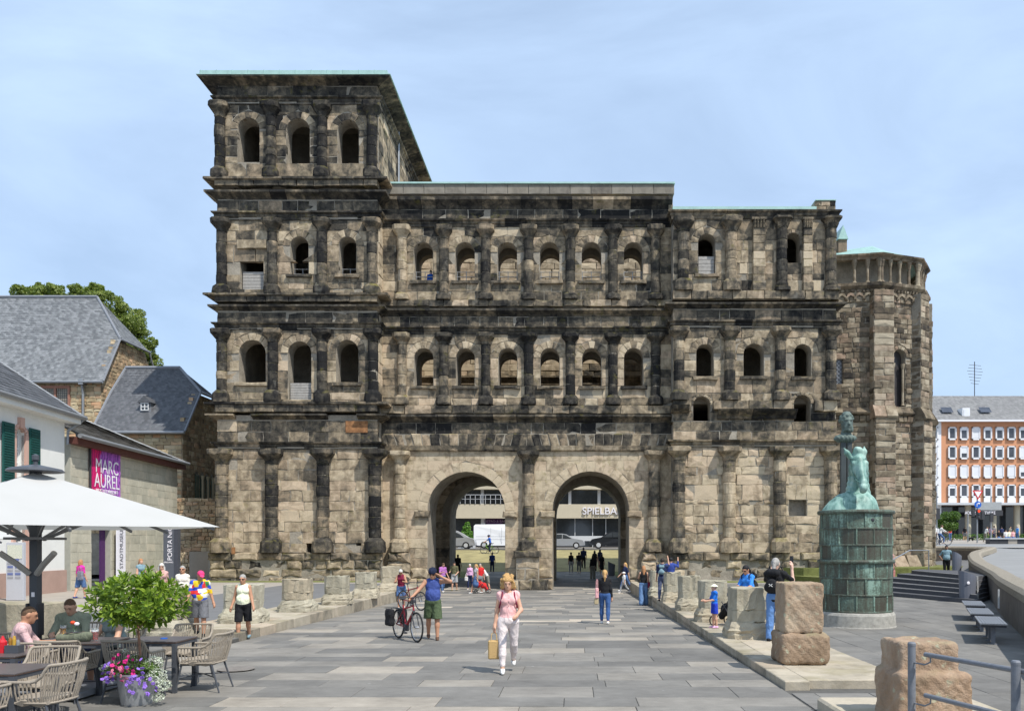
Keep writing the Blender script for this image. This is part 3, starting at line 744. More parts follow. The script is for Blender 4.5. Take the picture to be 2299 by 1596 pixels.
# ---- galleries behind the middle front: inner arcades, floors, court, rear block
ih2 = [hole(h['x0']-.1, h['x1']+.1, h['z0']-.1, h['zs']+h['r'], 0) for h in h2]; ih3 = [hole(h['x0']-.1, h['x1']+.1, h['z0']-.3, h['zs']+h['r']+.1, 0) for h in h3]
corewall(core, FC, ML, MR, CZ(974), CZ(745), ih2, -2.3, -3.0); corewall(core, FC, ML, MR, CZ(745), CZ(417), ih3, -2.3, -3.0)
for z in (CZ(867)-.75, CZ(631)-.65): core.box(ML, MR, DC+.5, DC+2.6, z-.3, z)
core.box(ML, MR, DC, DC+3, CZ(425), CZ(419))
RY = DC+8.7; FR = Frame((0, RY, 0), (1, 0))
rg = [dict(g_) for g_ in gates]
for g_ in rg: g_['ring'] = .5
rh2 = [hole(h['x0']+.25, h['x1']-.05, h['z0']-1.4, h['zs']-.9, .3) for h in h2[2:]]; rh3 = []
corewall(core, FR, ML, MR, zg, CZ(974), rg, -.02, -3.0); corewall(core, FR, ML, MR, CZ(974), CZ(745), rh2, -.02, -2.9); core.box(ML, MR, RY+.02, RY+2.9, CZ(745), CZ(425))
masonry(FR, ML, MR, zg, CZ(974), .6, rg, tone=tonef(.3), out=PCS['stone'], ln=(1.2, 2.4), vring=False)
masonry(FR, ML, MR, CZ(974), CZ(745), .45, rh2, tone=tonef(.3, .2), out=PCS['stone'], ln=(.9, 1.8)); masonry(FR, ML, MR, CZ(745), CZ(440), .5, rh3, tone=tonef(.22, .15), out=PCS['stone'], ln=(.9, 1.8))
cornice([(ML, RY), (MR, RY)], CZ(800), scl(ARCH, .6), 1.6, .5, out=PCS['cornice_block'])
# towers' inner floors and back walls
for xl, xr, sts in ((XL, XR, lst), (YL, YR, rst)):
    for s in sts:
        core.box(xl+.9, xr-.9, DT+.9, DT+15.4, s['z0']-.45, s['z0']-.1)
    zt = sts[-1]['top']; back = Frame((0, DT+15.5, 0), (1, 0))
    hs = [hole(TX(700)-2.6, TX(700)-1.3, TZ(600), TZ(560), 0, False)] if xl < -15 else [hole(px(1565, DT+15.5), px(1590, DT+15.5), pz(920, DT+15.5), pz(895, DT+15.5), 0, True)]
    corewall(core, back, xl, xr, -.3, zt, hs, 0, -.9)
    core.box(xl+.1, xr-.1, DT+.3, DT+15.6, zt-.4, zt-.05)
    core.box(xl+.9, xr-.9, DT+5, DT+5.5, sts[1]['z0'] if xl < -15 else sts[2]['z0'], zt-.4)
L0g = tuple(-A(*gate.location))
core.build('wall_core', MCORE, gate, loc=L0g, kind='stuff'); shell.build('plinth_core', MCORE, gate, loc=L0g, kind='stuff')
emit(gate, PCS['stone'], 'stone', MST, 300, 'masonry_stones'); emit(gate, PCS['voussoir'], 'voussoir', MST, 300, 'small_voussoirs')
emit(gate, PCS['cornice_block'], 'cornice_block', MST, 300, 'cornice_blocks'); emit(gate, PCS['parapet_block'], 'parapet_block', MPAR, 300)
# ================================================================ ground
def gz(y):
    """height of the sunken street that runs through the gate"""
    return float(np.interp(y, [0, 12.8, 46, 54, 66, 80, 400], [0, 0, -.48, -.48, 0, 1.7, 1.8]))
def uz(y): return float(np.interp(y, [0, 30, 42, 50, 69, 100, 127, 400], [.5, .85, 1.35, 1.7, 2.12, 2.65, 3.3, 3.4]))
def m_slab():
    def f(g):
        r = g.n('Attribute', attribute_name='rnd').outputs['Fac']; t = g.n('Attribute', attribute_name='tone').outputs['Fac']; p = g.pos()
        c = g.ramp(t, [(0, (.142, .136, .125)), (.3, (.188, .178, .160)), (.55, (.24, .221, .192)), (.8, (.295, .264, .22)), (1, (.45, .385, .305))])
        a = g.noise(p, .8, 5., .6); b = g.noise(g.pos((1.4, 2.4, 1)), 2.6, 7., .7); sp = g.noise(p, 60., 2.)
        k = g.math('ADD', g.rng(a, .3, .7, .78, 1.18), g.math('ADD', g.rng(b, .3, .7, -.14, .12), g.rng(sp, .3, .7, -.07, .07)))
        c = g.mix(1., c, g.n('CombineColor', {0: k, 1: k, 2: k}).outputs[0], 'MULTIPLY')
        st_n = g.rng(g.noise(p, .35, 6., .65, .8), .56, .68, 0., .35); c = g.mix(st_n, c, g.mix(1., c, (.62, .61, .60), 'MULTIPLY'))
        gum = g.rng(g.n('TexVoronoi', {'Vector': p, 'Scale': 1.6}).outputs['Distance'], .03, .05, .45, 0.)
        c = g.mix(gum, c, (.36, .36, .35))
        g.out(c, .78, g.math('ADD', b, sp), .25, .01, spec=.3)
    return mat('slate_and_sandstone_slab', f)
MSL = m_slab()
MJ = plain('joint_sand', (.10, .095, .085), .95, .2, 8.)
MCONC = plain('pale_paving', (.34, .305, .26), .9, .12, .9, bs=.2)
MASP = plain('asphalt', (.16, .158, .155), .9, .12, 1.2, bs=.3)
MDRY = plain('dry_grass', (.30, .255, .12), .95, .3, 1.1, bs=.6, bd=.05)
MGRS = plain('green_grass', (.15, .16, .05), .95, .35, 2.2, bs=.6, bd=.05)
MKERB = m_stone('kerb_sandstone', (.42, .37, .29), (.33, .29, .225), (.21, .185, .145), (.12, .105, .085), moss=.25, bs=.35, pink=(.34, .275, .205))
# terrain: one sheet to the horizon, lower than everything laid on it
xs = [-1500, -200, -60, -24, 3.2, 14, 30, 60, 200, 1500]; ys = [-60, 0, 12.8, 30, 46, 54, 62, 66, 80, 100, 130, 400, 2500]
def tz(x, y):
    lo = gz(y)-.06
    if x > 29: return uz(y)-.06 if x < 70 else uz(y)
    return lo if y > 60 or x < 4 else min(lo, -.06)
v = [(x, y, tz(x, y)-.02) for y in ys for x in xs]; n = len(xs)
f = [(j*n+i, j*n+i+1, (j+1)*n+i+1, (j+1)*n+i) for j in range(len(ys)-1) for i in range(n-1)]
tag(link('ground', mesh_from('ground', v, f, MASP)), kind='structure')
def slab_field(name, x0, x1, y0, y1, zf, rowd, ln, tone, cap, along='x', th=.05, inside=None, gap=.008, jz=.002):
    """rows of paving slabs; zf(x, y) is the level of the surface"""
    base = tag(link(name, None), kind='structure'); P = []
    bx = MB(); a = y0 if along == 'x' else x0; e = y1 if along == 'x' else x1
    while a < e-.05:
        dd = rs.uniform(*rowd); b = min(a+dd, e)
        if e-b < .25: b = e
        s = (x0 if along == 'x' else y0); se = (x1 if along == 'x' else y1); s0 = s; first = True
        while s0 < se-.02:
            l = rs.uniform(*ln)*(rs.uniform(.3, 1) if first else 1); first = False; s1 = s0+l
            if se-s1 < ln[0]*.5: s1 = se
            s1 = min(s1, se)
            X0, X1, Y0, Y1 = (s0, s1, a, b) if along == 'x' else (a, b, s0, s1)
            if inside is None or inside((X0+X1)/2, (Y0+Y1)/2):
                g2 = gap/2; bv = .006; dz = rs.randn()*jz
                c = [(X0+g2, Y0+g2), (X1-g2, Y0+g2), (X1-g2, Y1-g2), (X0+g2, Y1-g2)]
                c2 = [(X0+g2+bv, Y0+g2+bv), (X1-g2-bv, Y0+g2+bv), (X1-g2-bv, Y1-g2-bv), (X0+g2+bv, Y1-g2-bv)]
                V = [(x, y, zf(x, y)-th) for x, y in c]+[(x, y, zf(x, y)-.004+dz) for x, y in c]+[(x, y, zf(x, y)+dz) for x, y in c2]
                Fc = [(i, (i+1) % 4, 4+(i+1) % 4, 4+i) for i in range(4)]+[(4+i, 4+(i+1) % 4, 8+(i+1) % 4, 8+i) for i in range(4)]+[(8, 9, 10, 11)]
                P.append(Piece(np.array(V), Fc, tone((X0+X1)/2, (Y0+Y1)/2), rs.rand(), (X1-X0)*(Y1-Y0)/max(6, (Y0+Y1)/2)**3, 'slab'))
            s0 = s1
        a = b
    emit(base, P, 'paving_slab', MSL, cap, 'far_paving_slabs')
    return base
def road_tone(x, y):
    r = rs.rand()
    return (rs.uniform(.05, .35) if r < .46 else rs.uniform(.4, .62) if r < .82 else rs.uniform(.65, .85) if r < .975 else 1.)
KL, KR = -7.8, 3.15
slab_field('street_paving', KL+.02, KR-.02, 3., 66., lambda x, y: gz(y), (.5, 1.0), (.7, 2.1), road_tone, 300)
slab_field('cafe_paving', -22, KL, 5., 19.2, lambda x, y: 0., (.5, .9), (.9, 2.4), lambda x, y: rs.uniform(.1, .32), 120)
slab_field('terrace_paving', KR+1.95, 24, 3., 46., lambda x, y: .06, (.45, .8), (.9, 2.2), lambda x, y: rs.uniform(.12, .36), 250, along='y')
slab_field('terrace_edge_paving', KR+.02, KR+1.95, 3., 12.0, lambda x, y: .0, (.5, .8), (.7, 1.2), lambda x, y: rs.uniform(.1, .4), 60)
jb = MB(); ysq = [-8, 12.8, 46, 54, 66]
for a, b in zip(ysq[:-1], ysq[1:]): jb.add([(KL, a, gz(a)-.02), (KR, a, gz(a)-.02), (KR, b, gz(b)-.02), (KL, b, gz(b)-.02)], [(0, 1, 2, 3)])
jb.box(-24, KL, -8, 19.2, -.1, -.02); jb.box(KR, KR+2, -8, 35, -.1, -.02); jb.box(KR+1.9, 30, -8, 47, -.1, .04)
tag(jb.build('paving_bed', MJ), kind='structure')
# left pavement above the street: pale strip with pedestals, asphalt, pale strip
b = MB(); b.box(-40, -14.9, 19.2, 50, -.1, .090); tag(b.build('pale_pavement', MCONC), kind='structure')
b = MB(); b.box(-14.9, -9.9, 19.2, 50, -.1, .094); tag(b.build('asphalt_strip', MASP), kind='structure')
b = MB(); b.box(-16, KL-2.2, 19.1, 19.9, -.1, .108)
def kerbs(name, x0, x1, y0, y1, top, ln=1.25, wid=None, t=.35):
    base = tag(link(name, None), kind='structure'); P = []; y = y0
    while y < y1-.05:
        e = min(y+ln*rs.uniform(.8, 1.2), y1); g2 = .006
        q = MB(); q.box(x0, x1, y+g2, e-g2, -.75, top+rs.randn()*.003, bev=.012); P.append(Piece(q.v[0], q.f, float(np.clip(t+rs.randn()*.12, 0, 1)), rs.rand(), 1/max(y, 6), 'k')); y = e
    emit(base, P, 'kerb_stone', MKERB, 300); return base
kerbs('left_kerb', KL-.4, KL, 19.2, 47, .10); kerbs('left_pedestal_strip', KL-2.1, KL-.4, 20.2, 44, .097, 1.7, t=.3)
tag(b.build('cafe_kerb', MKERB), kind='structure')
kerbs('right_kerb', KR, KR+.38, 12.3, 46, .12); kerbs('right_pedestal_strip', KR+.38, KR+1.95, 12.45, 44, .115, 1.8, t=.25)
b = MB(); b.box(KR+.02, KR+2.0, 7.0, 10.75, -.1, .17, bev=.03); tag(b.build('near_stone_plinth', MKERB), kind='structure')
b = MB(); b.box(KL-2.2, XL-5, 44, 60, -.1, .1); b.box(KR+1.9, 30, 44, 60, -.1, .11); tag(b.build('gate_apron', MCONC), kind='structure')
b = MB(); b.box(-40, -9.5, 45.2, 47.2, .02, .104); b.box(5.2, 16, 44.5, 46.8, .02, .118); tag(b.build('verge_grass', MGRS), kind='structure')
# beyond the gate: lawn rising to the street
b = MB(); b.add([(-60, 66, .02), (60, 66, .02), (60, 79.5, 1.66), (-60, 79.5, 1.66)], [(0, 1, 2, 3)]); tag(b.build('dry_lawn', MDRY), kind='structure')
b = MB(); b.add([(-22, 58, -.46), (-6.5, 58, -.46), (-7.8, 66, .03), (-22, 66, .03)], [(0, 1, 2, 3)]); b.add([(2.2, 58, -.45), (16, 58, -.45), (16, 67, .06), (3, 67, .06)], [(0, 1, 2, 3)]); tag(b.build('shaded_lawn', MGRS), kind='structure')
b = MB(); b.box(-100, 28, 79.5, 97, 1.0, 1.78); tag(b.build('far_road', MASP), kind='structure')
b = MB(); b.box(-100, 28, 93, 97.5, 1.1, 1.9); tag(b.build('far_pavement', MCONC), kind='structure')
# upper street on the right, behind the curved wall
WP = [(3.9, -8), (4.1, 1), (4.8, 5.2), (6.4, 9.8), (9.35, 16.8), (12.9, 25), (15.9, 31.6), (18.5, 38.4), (21.6, 45), (24.6, 49.6), (26.3, 53), (25.6, 56), (22.5, 57.5)]
UP = [(x+.62, y-.2) for x, y in WP[:10]]+[(27, 53), (26.2, 56.6), (22.5, 58.2)]
v = []; f = []; rows = []
for (x, y) in UP: rows.append([(x, y, uz(y)), (x+14, y, uz(y)), (x+90, y, uz(y))])
for yy in (69, 100, 140, 300): rows.append([(20, yy, uz(yy)), (34, yy, uz(yy)), (260, yy, uz(yy))])
v = [p for r in rows for p in r]
f = [(3*i+j, 3*i+j+1, 3*i+4+j, 3*i+3+j) for i in range(len(rows)-1) for j in range(2)]
tag(link('upper_street', mesh_from('upper_street', v, f, plain('street_asphalt', (.25, .25, .245), .9, .10, .7))), kind='structure')
b = MB(); b.add([(31, 58, uz(58)+.12), (80, 56, uz(57)+.12), (80, 58.5, uz(58)+.12), (31, 61, uz(60)+.12)], [(0, 1, 2, 3)]); b.add([(32, 76, uz(76)+.02), (150, 76, uz(76)+.02), (150, 120, uz(120)+.02), (32, 120, uz(120)+.02)], [(0, 1, 2, 3)])
tag(b.build('far_square', MCONC), kind='structure')
# low terrain by the apse with grass
b = MB(); b.prism([(14.2, 41), (20.5, 43.2), (25.5, 52), (24, 57), (10, 57), (12.5, 46)], T(0, 0, -.2), .62); b.prism([(13, 46.6), (19, 46.8), (22.6, 48.6), (25.5, 53), (26, 57), (10, 57), (12, 47.5)], T(0, 0, -.2), 1.05); tag(b.build('apse_bank', MGRS), kind='structure')
# curved parapet wall with pale aggregate coping
MAGG = plain('exposed_aggregate', (.30, .265, .21), .95, .3, 14., bs=.7, bd=.03); MWALL = plain('dark_wall_concrete', (.16, .14, .12), .95, .25, 3., bs=.6, bd=.03)
wall = thing('retaining_wall', 'long curved concrete parapet wall with rounded pebbly coping on the right', 'wall', (15.9, 31.6, 0))
def smooth_path(P, k=6):
    P = np.array(P, float); n = len(P); out = []
    for i in range(n-1):
        p0, p1, p2, p3 = P[max(0, i-1)], P[i], P[i+1], P[min(n-1, i+2)]
        for t in np.linspace(0, 1, k, endpoint=False): out.append(.5*((2*p1)+(-p0+p2)*t+(2*p0-5*p1+4*p2-p3)*t*t+(-p0+3*p1-3*p2+p3)*t**3))
    return np.array(out+[P[-1]])
def sweep(mb, path, prof, zt, mi=0):
    P = smooth_path(path); t = np.gradient(P, axis=0); t /= np.linalg.norm(t, axis=1)[:, None]; nr = np.stack([t[:, 1], -t[:, 0]], 1)
    m = len(prof); V = [(P[i][0]+nr[i][0]*o, P[i][1]+nr[i][1]*o, (zt(P[i][1])+z if z > -5 else z+9.9)) for i in range(len(P)) for o, z in prof]
    Fc = [(i*m+j, (i+1)*m+j, (i+1)*m+(j+1) % m, i*m+(j+1) % m) for i in range(len(P)-1) for j in range(m)]
    mb.add(V, Fc, mi); mb.f.append(tuple(range(mb.n-len(V), mb.n-len(V)+m))); mb.fm.append(mi); mb.f.append(tuple(range(mb.n-1, mb.n-1-m, -1))); mb.fm.append(mi)
def wt_(y): return float(np.interp(y, [9, 17, 32, 42, 50, 58], [1.08, 1.14, 1.2, 1.62, 1.98, 2.08]))
b = MB(); sweep(b, WP, [(.04, -10), (.02, -.28), (.55, -.28), (.55, -10)], wt_); b.build('wall_body', MWALL, wall, loc=tuple(-A(*wall.location)))
b = MB(); sweep(b, WP, [(0., -.28), (-.02, -.10), (.07, -.01), (.5, .02), (.62, -.05), (.64, -.28)], wt_); b.build('coping', MAGG, wall, smooth=False, loc=tuple(-A(*wall.location)))
b = MB(); b.box(-.02, .02, -.07, .07, .45, .95); b.build('light_slot', plain('slot_metal', (.55, .55, .53), .4), wall, loc=(-4.45, -9.4, 0), rot=(0, 0, -.42))
# stairs
MSTEP = plain('dark_basalt_step', (.085, .085, .09), .8, .15, 6., bs=.3); MNOSE = plain('pale_step_edge', (.36, .35, .33), .8)
st = thing('staircase', 'dark stone stairs climbing right beside the green barrel monument', 'stairs', (14.5, 34, .06))
Aa, Ab = A(11.9, 37.2), A(15.86, 38.7); Ba, Bb = A(14.3, 29.2), A(15.35, 31.4)
for k in range(6):
    t = k/5; pa = Aa+(Ab-Aa)*t; pb = Ba+(Bb-Ba)*t; z1 = .15*(k+1)
    b = MB(); b.prism([tuple(pa), tuple(pb), (17.2, 33.4), (18.6, 37.2), (17.0, 40.5)], T(-14.5, -34, z1-.15 if k else 0), .15); o = b.build('step', MSTEP, st)
    d = (pb-pa)/np.linalg.norm(pb-pa); nn = A(-d[1], d[0]); q = MB()
    if k: q.prism([tuple(pa+nn*.01), tuple(pb+nn*.01), tuple(pb+nn*.07), tuple(pa+nn*.07)], T(-14.5, -34, z1-.146), .15); q.build('step_edge', MNOSE, o)
hr = thing('stair_handrail', 'thin steel handrail bent over the top of the stairs behind the barrel', 'handrail', (14, 38, 0))
b = MB(); P3 = [(px(1999, 36), 36, .1), (px(1999, 36), 36, 1.45), (px(2042, 40), 40, 2.15-12*40/1850), (px(2085, 41), 41, 2.15-12*41/1850), (px(2085, 41), 41, .4)]
b.tube(P3, .028, 8); b.build('rail_tube', MRAIL, hr, loc=(-14, -38, 0))
# ================================================================ people
def fab(name, col, rough=.85, sc=30.):
    def f(g):
        p = g.pos(); a = g.noise(p, 6., 3., .5, 1.2); b = g.noise(g.pos((1, 1, .35)), 13., 3., .5, .8); t = g.noise(p, 160., 1.)
        k = g.rng(g.math('ADD', g.math('MULTIPLY', a, .6), g.math('MULTIPLY', b, .4)), .3, .7, .84, 1.14)
        c = g.mix(1., col, g.n('CombineColor', {0: k, 1: k, 2: k}).outputs[0], 'MULTIPLY')
        g.out(c, rough, g.math('ADD', g.math('ADD', a, b), g.math('MULTIPLY', t, .05)), .75, .035, spec=.2)
    return mat(name, f)
def m_skin(name, col): return plain(name, col, .55, .07, 8., bs=.1, spec=.4)
SKIN = m_skin('medium_skin', (.58, .33, .22)); SKIN2 = m_skin('tanned_skin', (.46, .235, .14)); SKIN3 = m_skin('pale_skin', (.66, .42, .32)); SKIN4 = m_skin('brown_skin', (.25, .13, .08))  # base skin colours for four complexions
C = dict(leather=(.13, .075, .05), helmet=(.015, .02, .045), black=(.018, .018, .02), navy=(.025, .035, .09), blue=(.03, .13, .55), denim=(.09, .16, .32), pink=(.80, .42, .42), magenta=(.68, .04, .36), white=(.78, .76, .72), olive=(.14, .13, .07), khaki=(.22, .21, .17), green=(.08, .11, .055), grey=(.16, .16, .17), lgrey=(.42, .42, .42), red=(.65, .03, .03), burg=(.2, .02, .05), sage=(.24, .28, .24), purple=(.42, .16, .42), teal=(.2, .3, .34), rose=(.45, .19, .16), royal=(.04, .07, .28), cream=(.85, .84, .62), dusty=(.58, .34, .30), lilac=(.72, .42, .62), sky=(.10, .32, .72), army=(.155, .17, .12))
def cl(n): return fab('cloth_'+n, C[n])
HAIRC = dict(leather=(.13, .075, .05), helmet=(.015, .02, .045), blond=(.52, .31, .12), dark=(.03, .022, .018), grey=(.36, .34, .31), brown=(.12, .07, .04), white=(.62, .60, .55), ginger=(.42, .2, .09), black=(.012, .011, .012))
def hairm(n): return plain('hair_'+n, HAIRC[n], .6, .35, 60., bs=.6, bd=.01)
MSUN = plain('dark_lens', (.01, .01, .012), .15, .0, 1., spec=.6)
def rotm(ax, a): return np.array(Matrix.Rotation(a, 3, ax))
def person(label, x, y, z=0., h=1.7, face=0., fem=False, bulk=1., leg=((8, 4), (-8, 6)), arm=((5, 8, 12, 0), (-5, 8, 12, 0)), lean=0., head=(0, 0), top=None, sleeve=.45, tlen=.0, bot=None, blen=1., wide=0., skirt=False,
           shoe='white', hair=('brown', 'short'), skin=None, vox=.02, detail=False, sit=None, group=None, shades=False, vneck=False, tz=None, hat=None):
    """leg: (thigh forward, knee bend) right then left; arm: (forward, outward, elbow, inward). face 0 looks towards the camera, 90 to picture right"""
    s = h/1.7; skin = skin or SKIN; D = math.radians
    hw = .085*s*(1.08 if fem else 1); sw = (.15 if fem else .182)*s*(.92+.08*bulk); tl, ll = .415*s, .40*s
    def dirv(f, a=0.): f = D(f); a = D(a); return A(math.sin(a), -math.sin(f)*math.cos(a), -math.cos(f)*math.cos(a))
    legs = []
    for sd, (th, kn) in zip((-1, 1), leg):
        hp = A(sd*hw, 0, 0); k = hp+dirv(th, sd*(4 if sit else 1.5))*tl; an = k+dirv(th-kn)*ll; legs.append((hp, k, an, th-kn))
    pz0 = sit if sit else max(.075*s-l_[2][2] for l_ in legs)
    off = A(0, 0, pz0); legs = [(a+off, b+off, c+off, g_) for a, b, c, g_ in legs]
    Rl = rotm('X', D(lean)); up = Rl@A(0, 0, 1.)
    pel = off+A(0, 0, .03*s); wa = pel+up*.17*s; ch = pel+up*.36*s; nk = pel+up*.50*s; hd0 = nk+up*.02*s
    Rh = rotm('Z', D(head[1]))@rotm('X', D(lean*.6+head[0])); hc = hd0+Rh@A(0, -.015, .135)*s
    def HP(p): return hc+Rh@(A(*p)*s)
    bw = bulk; torso = [ell(pel, A(.158*(1.06 if fem else 1)*bw**.5, .115*bw, .13)*s, Rl), ell(wa, A(.135*(.93 if fem else 1)*bw, .10*bw, .16)*s, Rl), ell(ch, A(.158*(.92 if fem else 1.04), .105, .19)*s, Rl)]
    if bulk > 1.1: torso.append(ell(wa+Rl@A(0, -.035, -.04)*s, A(.135*bw, .105*bw, .15)*s, Rl))
    if fem: torso += [ell(ch+Rl@A(sd*.07, -.075, -.01)*s, A(.065, .055, .065)*s, Rl) for sd in (-1, 1)]
    shl = [nk+Rl@A(sd*sw*.92, 0, -.055*s) for sd in (-1, 1)]
    rs_ = .046*s if fem else .054*s
    torso.append(cone(shl[0], shl[1], rs_, rs_)); torso += [cone(shl[i], nk-up*.015*s, rs_, .052*s) for i in (0, 1)]
    arms = []
    for i, (f_, o_, e_, n_) in enumerate(arm):
        sd = (-1, 1)[i]; a_ = shl[i]; e = a_+dirv(f_, sd*o_)*.285*s
        fd = dirv(f_+e_, sd*(o_-n_)); w = e+fd*.25*s; arms.append((a_, e, w, fd))
    body = list(torso)+[cone(nk-up*.03*s, hc-A(0, 0, .05*s)+Rh@A(0, .02, 0)*s, .055*s, .05*s)]
    body += [ell(hc, A(.074, .092, .112)*s, Rh), ell(HP((0, -.03, -.06)), A(.05, .055, .055)*s, Rh)]
    for a_, e, w, fd in arms: body += [cone(a_, e, .05*s*bw**.5, .04*s), cone(e, w, .040*s, .027*s)]
    for hp, k, an, g_ in legs:
        cf = .9 if bot and blen > .6 and not skirt else 1.; body += [cone(hp, k, .088*s*bw**.5, .055*cf*s), cone(k, k+(an-k)*.35, .055*cf*s, .056*cf*s), cone(k+(an-k)*.3, an, .056*cf*s, .036*s)]
        body.append(cone(an+A(0, .03, -.035)*s, an+A(0, -.13, -.05)*s, .036*s, .026*s))
    if detail:
        body += [cone(HP((0, -.088, .012)), HP((0, -.112, -.022)), .009*s, .014*s), ell(HP((0, -.085, -.052)), A(.024, .012, .009)*s, Rh), ell(HP((0, -.08, -.088)), A(.025, .02, .02)*s, Rh), ell(HP((0, -.075, .035)), A(.05, .02, .012)*s, Rh)]
        body += [ell(HP((sd*.077, .008, -.005)), A(.012, .018, .03)*s, Rh) for sd in (-1, 1)]
    for i, (a_, e, w, fd) in enumerate(arms):
        sd = (-1, 1)[i]
        if not detail: body.append(cone(w, w+fd*.12*s, .03*s, .026*s))
        else:
            body.append(cone(w+fd*.01*s, w+fd*.065*s, .03*s, .034*s)); side = np.cross(fd, A(sd, 0, 0)); side = side/max(1e-6, np.linalg.norm(side)); inn = A(-sd, 0, 0)
            for q in range(4):
                kq = w+fd*(.075*s)+side*((q-1.5)*.017*s); L1 = (.034, .04, .038, .028)[q]*s; mid = kq+fd*L1+inn*.006*s
                body += [cone(kq, mid, .0095*s, .009*s), cone(mid, mid+(fd*.75+inn*.65)*L1*.9, .009*s, .0078*s)]
            t0 = w+fd*.03*s-side*.026*s*(1 if True else -1); body += [cone(t0, t0+(fd*.7-side*.6+inn*.3)*.04*s, .0115*s, .010*s), cone(t0+(fd*.7-side*.6+inn*.3)*.04*s, t0+(fd*.95-side*.55+inn*.5)*.065*s, .010*s, .0085*s)]
    root = thing('person', label, 'person', (x, y, z), D(face), group)
    blob('body', body, vox if not detail else min(vox, .011), skin, root, .028*s)
    inf = .012*s
    def infl(P, d_): return [(q[0], q[1], q[2], q[3]+d_, q[4]+d_) if q[0] == 'c' else (q[0], q[1], q[2]+d_, q[3]) for q in P]
    wr = lambda P: (np.sin(P[..., 2]*38+4*np.sin(P[..., 0]*17))*np.sin(P[..., 0]*23+P[..., 2]*9+x)*.0025*s)
    if bot:
        P = infl(torso[:1], inf*.8)+[ell(wa-up*.05*s, A(.13*bw, .10*bw, .06)*s, Rl)]
        if skirt:
            kk = sum(l_[1] for l_ in legs)/2; an = sum(l_[2] for l_ in legs)/2; p1 = pel+(kk-pel)*min(1, blen*2); P.append(cone(pel, p1, .15*s, (.15+wide)*s))
            if blen > .5: P.append(cone(kk, kk+(an-kk)*(blen-.5)*2, (.15+wide)*s, (.16+wide)*s))
        else:
            for hp, k, an, g_ in legs:
                e1 = hp+(k-hp)*min(1, blen*2); hemz = e1[2]; e1 = e1+((k-hp)*.14 if blen < .6 else 0); P.append(cone(hp, e1, .096*s*bw**.5+inf*.4, (.064+wide*.5+(.03 if blen < .6 else 0))*s*bw**.3))
                if blen > .5: P += [cone(k, k+(an-k)*.4, (.064+wide*.5)*s, (.068+wide*.6)*s), cone(k+(an-k)*.4, k+(an-k)*(blen-.5)*2*.97, (.062+wide*.6)*s, (.047+wide)*s)]
        blob('skirt' if skirt else 'trousers' if blen > .6 else 'shorts', P, vox, cl(bot) if isinstance(bot, str) else bot, root, .02*s, wr, cut=(lambda Q, z_=hemz: z_-Q[..., 2]) if (not skirt and blen < .6 and not sit) else None)
    if top:
        tt_ = torso[1:] if sleeve > 0 else [q for q in torso[1:] if q[0] == 'e']+[cone(nk+(a_-nk)*.62-up*.01, nk+(b_-nk)*.62-up*.01, .05*s) for a_, b_ in [(shl[0], shl[1])]]
        P = infl(tt_, inf*1.3)+[ell(pel+up*(.03-tlen*.5)*s, A(.162*bw**.5*(1.04 if fem else 1), .12*bw, .10+tlen)*s, Rl)]
        for a_, e, w, fd in arms:
            if sleeve > 0: P.append(cone(a_, a_+(e-a_)*min(1, sleeve*2), .046*s*bw**.5+inf*.35, (.044 if sleeve < .6 else .042)*s+inf*.5))
            if sleeve > .5: P.append(cone(e, e+(w-e)*(sleeve-.5)*2, .046*s+inf*.3, .036*s+inf*.3))
        nz0 = nk[2]
        def ncut(Q):
            r = np.linalg.norm((Q-(nk+A(0, -.03 if vneck else -.01, .045)*s))/A(.07, .075, .13 if vneck else .075), axis=-1)-s
            return -r*.07
        shz = pel[2]-(.035+tlen*1.3)*s
        def scut(Q): c_ = shz-Q[..., 2]; return np.maximum(c_, ncut(Q)) if detail else c_
        blob('shirt', P, vox, top if not isinstance(top, str) else cl(top), root, .03*s, wr, cut=(scut if not sit and sleeve < .6 and lean < 20 else ncut if detail else None))
    for hp, k, an, g_ in legs:
        if shoe:
            if detail: P = [cone(an+A(0, .035, -.035)*s, an+A(0, -.13, -.047)*s, .042*s, .032*s), cone(an+A(0, .03, -.05)*s, an+A(0, -.15, -.055)*s, .026*s, .024*s), cone(an+A(0, 0, -.01)*s, an+A(0, .0, -.03)*s, .04*s)]
            else: P = [cone(an+A(0, .03, -.04)*s, an+A(0, -.14, -.05)*s, .042*s, .030*s)]
            blob('shoe', P, vox, cl(shoe), root, .02)
    hcn, hs_ = hair; hm = hairm(hcn) if hcn in HAIRC else None
    def facecut(zc=.035, yc=-.035):
        def f(P): q = (P-hc)@Rh/s; return np.minimum(-q[..., 1]+yc, zc-q[..., 2])*s
        return f
    rough_ = lambda P: .005*np.sin(P[..., 0]*90)*np.sin(P[..., 1]*80+1)*np.sin(P[..., 2]*85)
    if hs_ == 'short': blob('hair', [ell(HP((0, .012, .022)), A(.082, .098, .105)*s, Rh)], min(vox, .018), hm, root, 0, rough_, facecut())
    elif hs_ == 'crop': blob('hair', [ell(HP((0, .01, .02)), A(.077, .094, .100)*s, Rh)], min(vox, .018), hm, root, 0, None, facecut(.05, -.02))
    elif hs_ == 'curly':
        P = [ell(HP((0, .02, .03)), A(.105, .11, .115)*s, Rh)]
        r_ = np.random.RandomState(5)
        for i in range(46):
            a = r_.uniform(-2.6, 2.6)+math.pi/2; e_ = r_.uniform(-1., 1.4); q = (.115*math.cos(a)*math.cos(e_*.8), .02+.10*math.sin(a)*math.cos(e_*.8), .02+.12*math.sin(e_))
            if q[1] < -.06 and q[2] < .075: continue
            P.append(ell(HP(q), A(.027, .027, .032)*s))
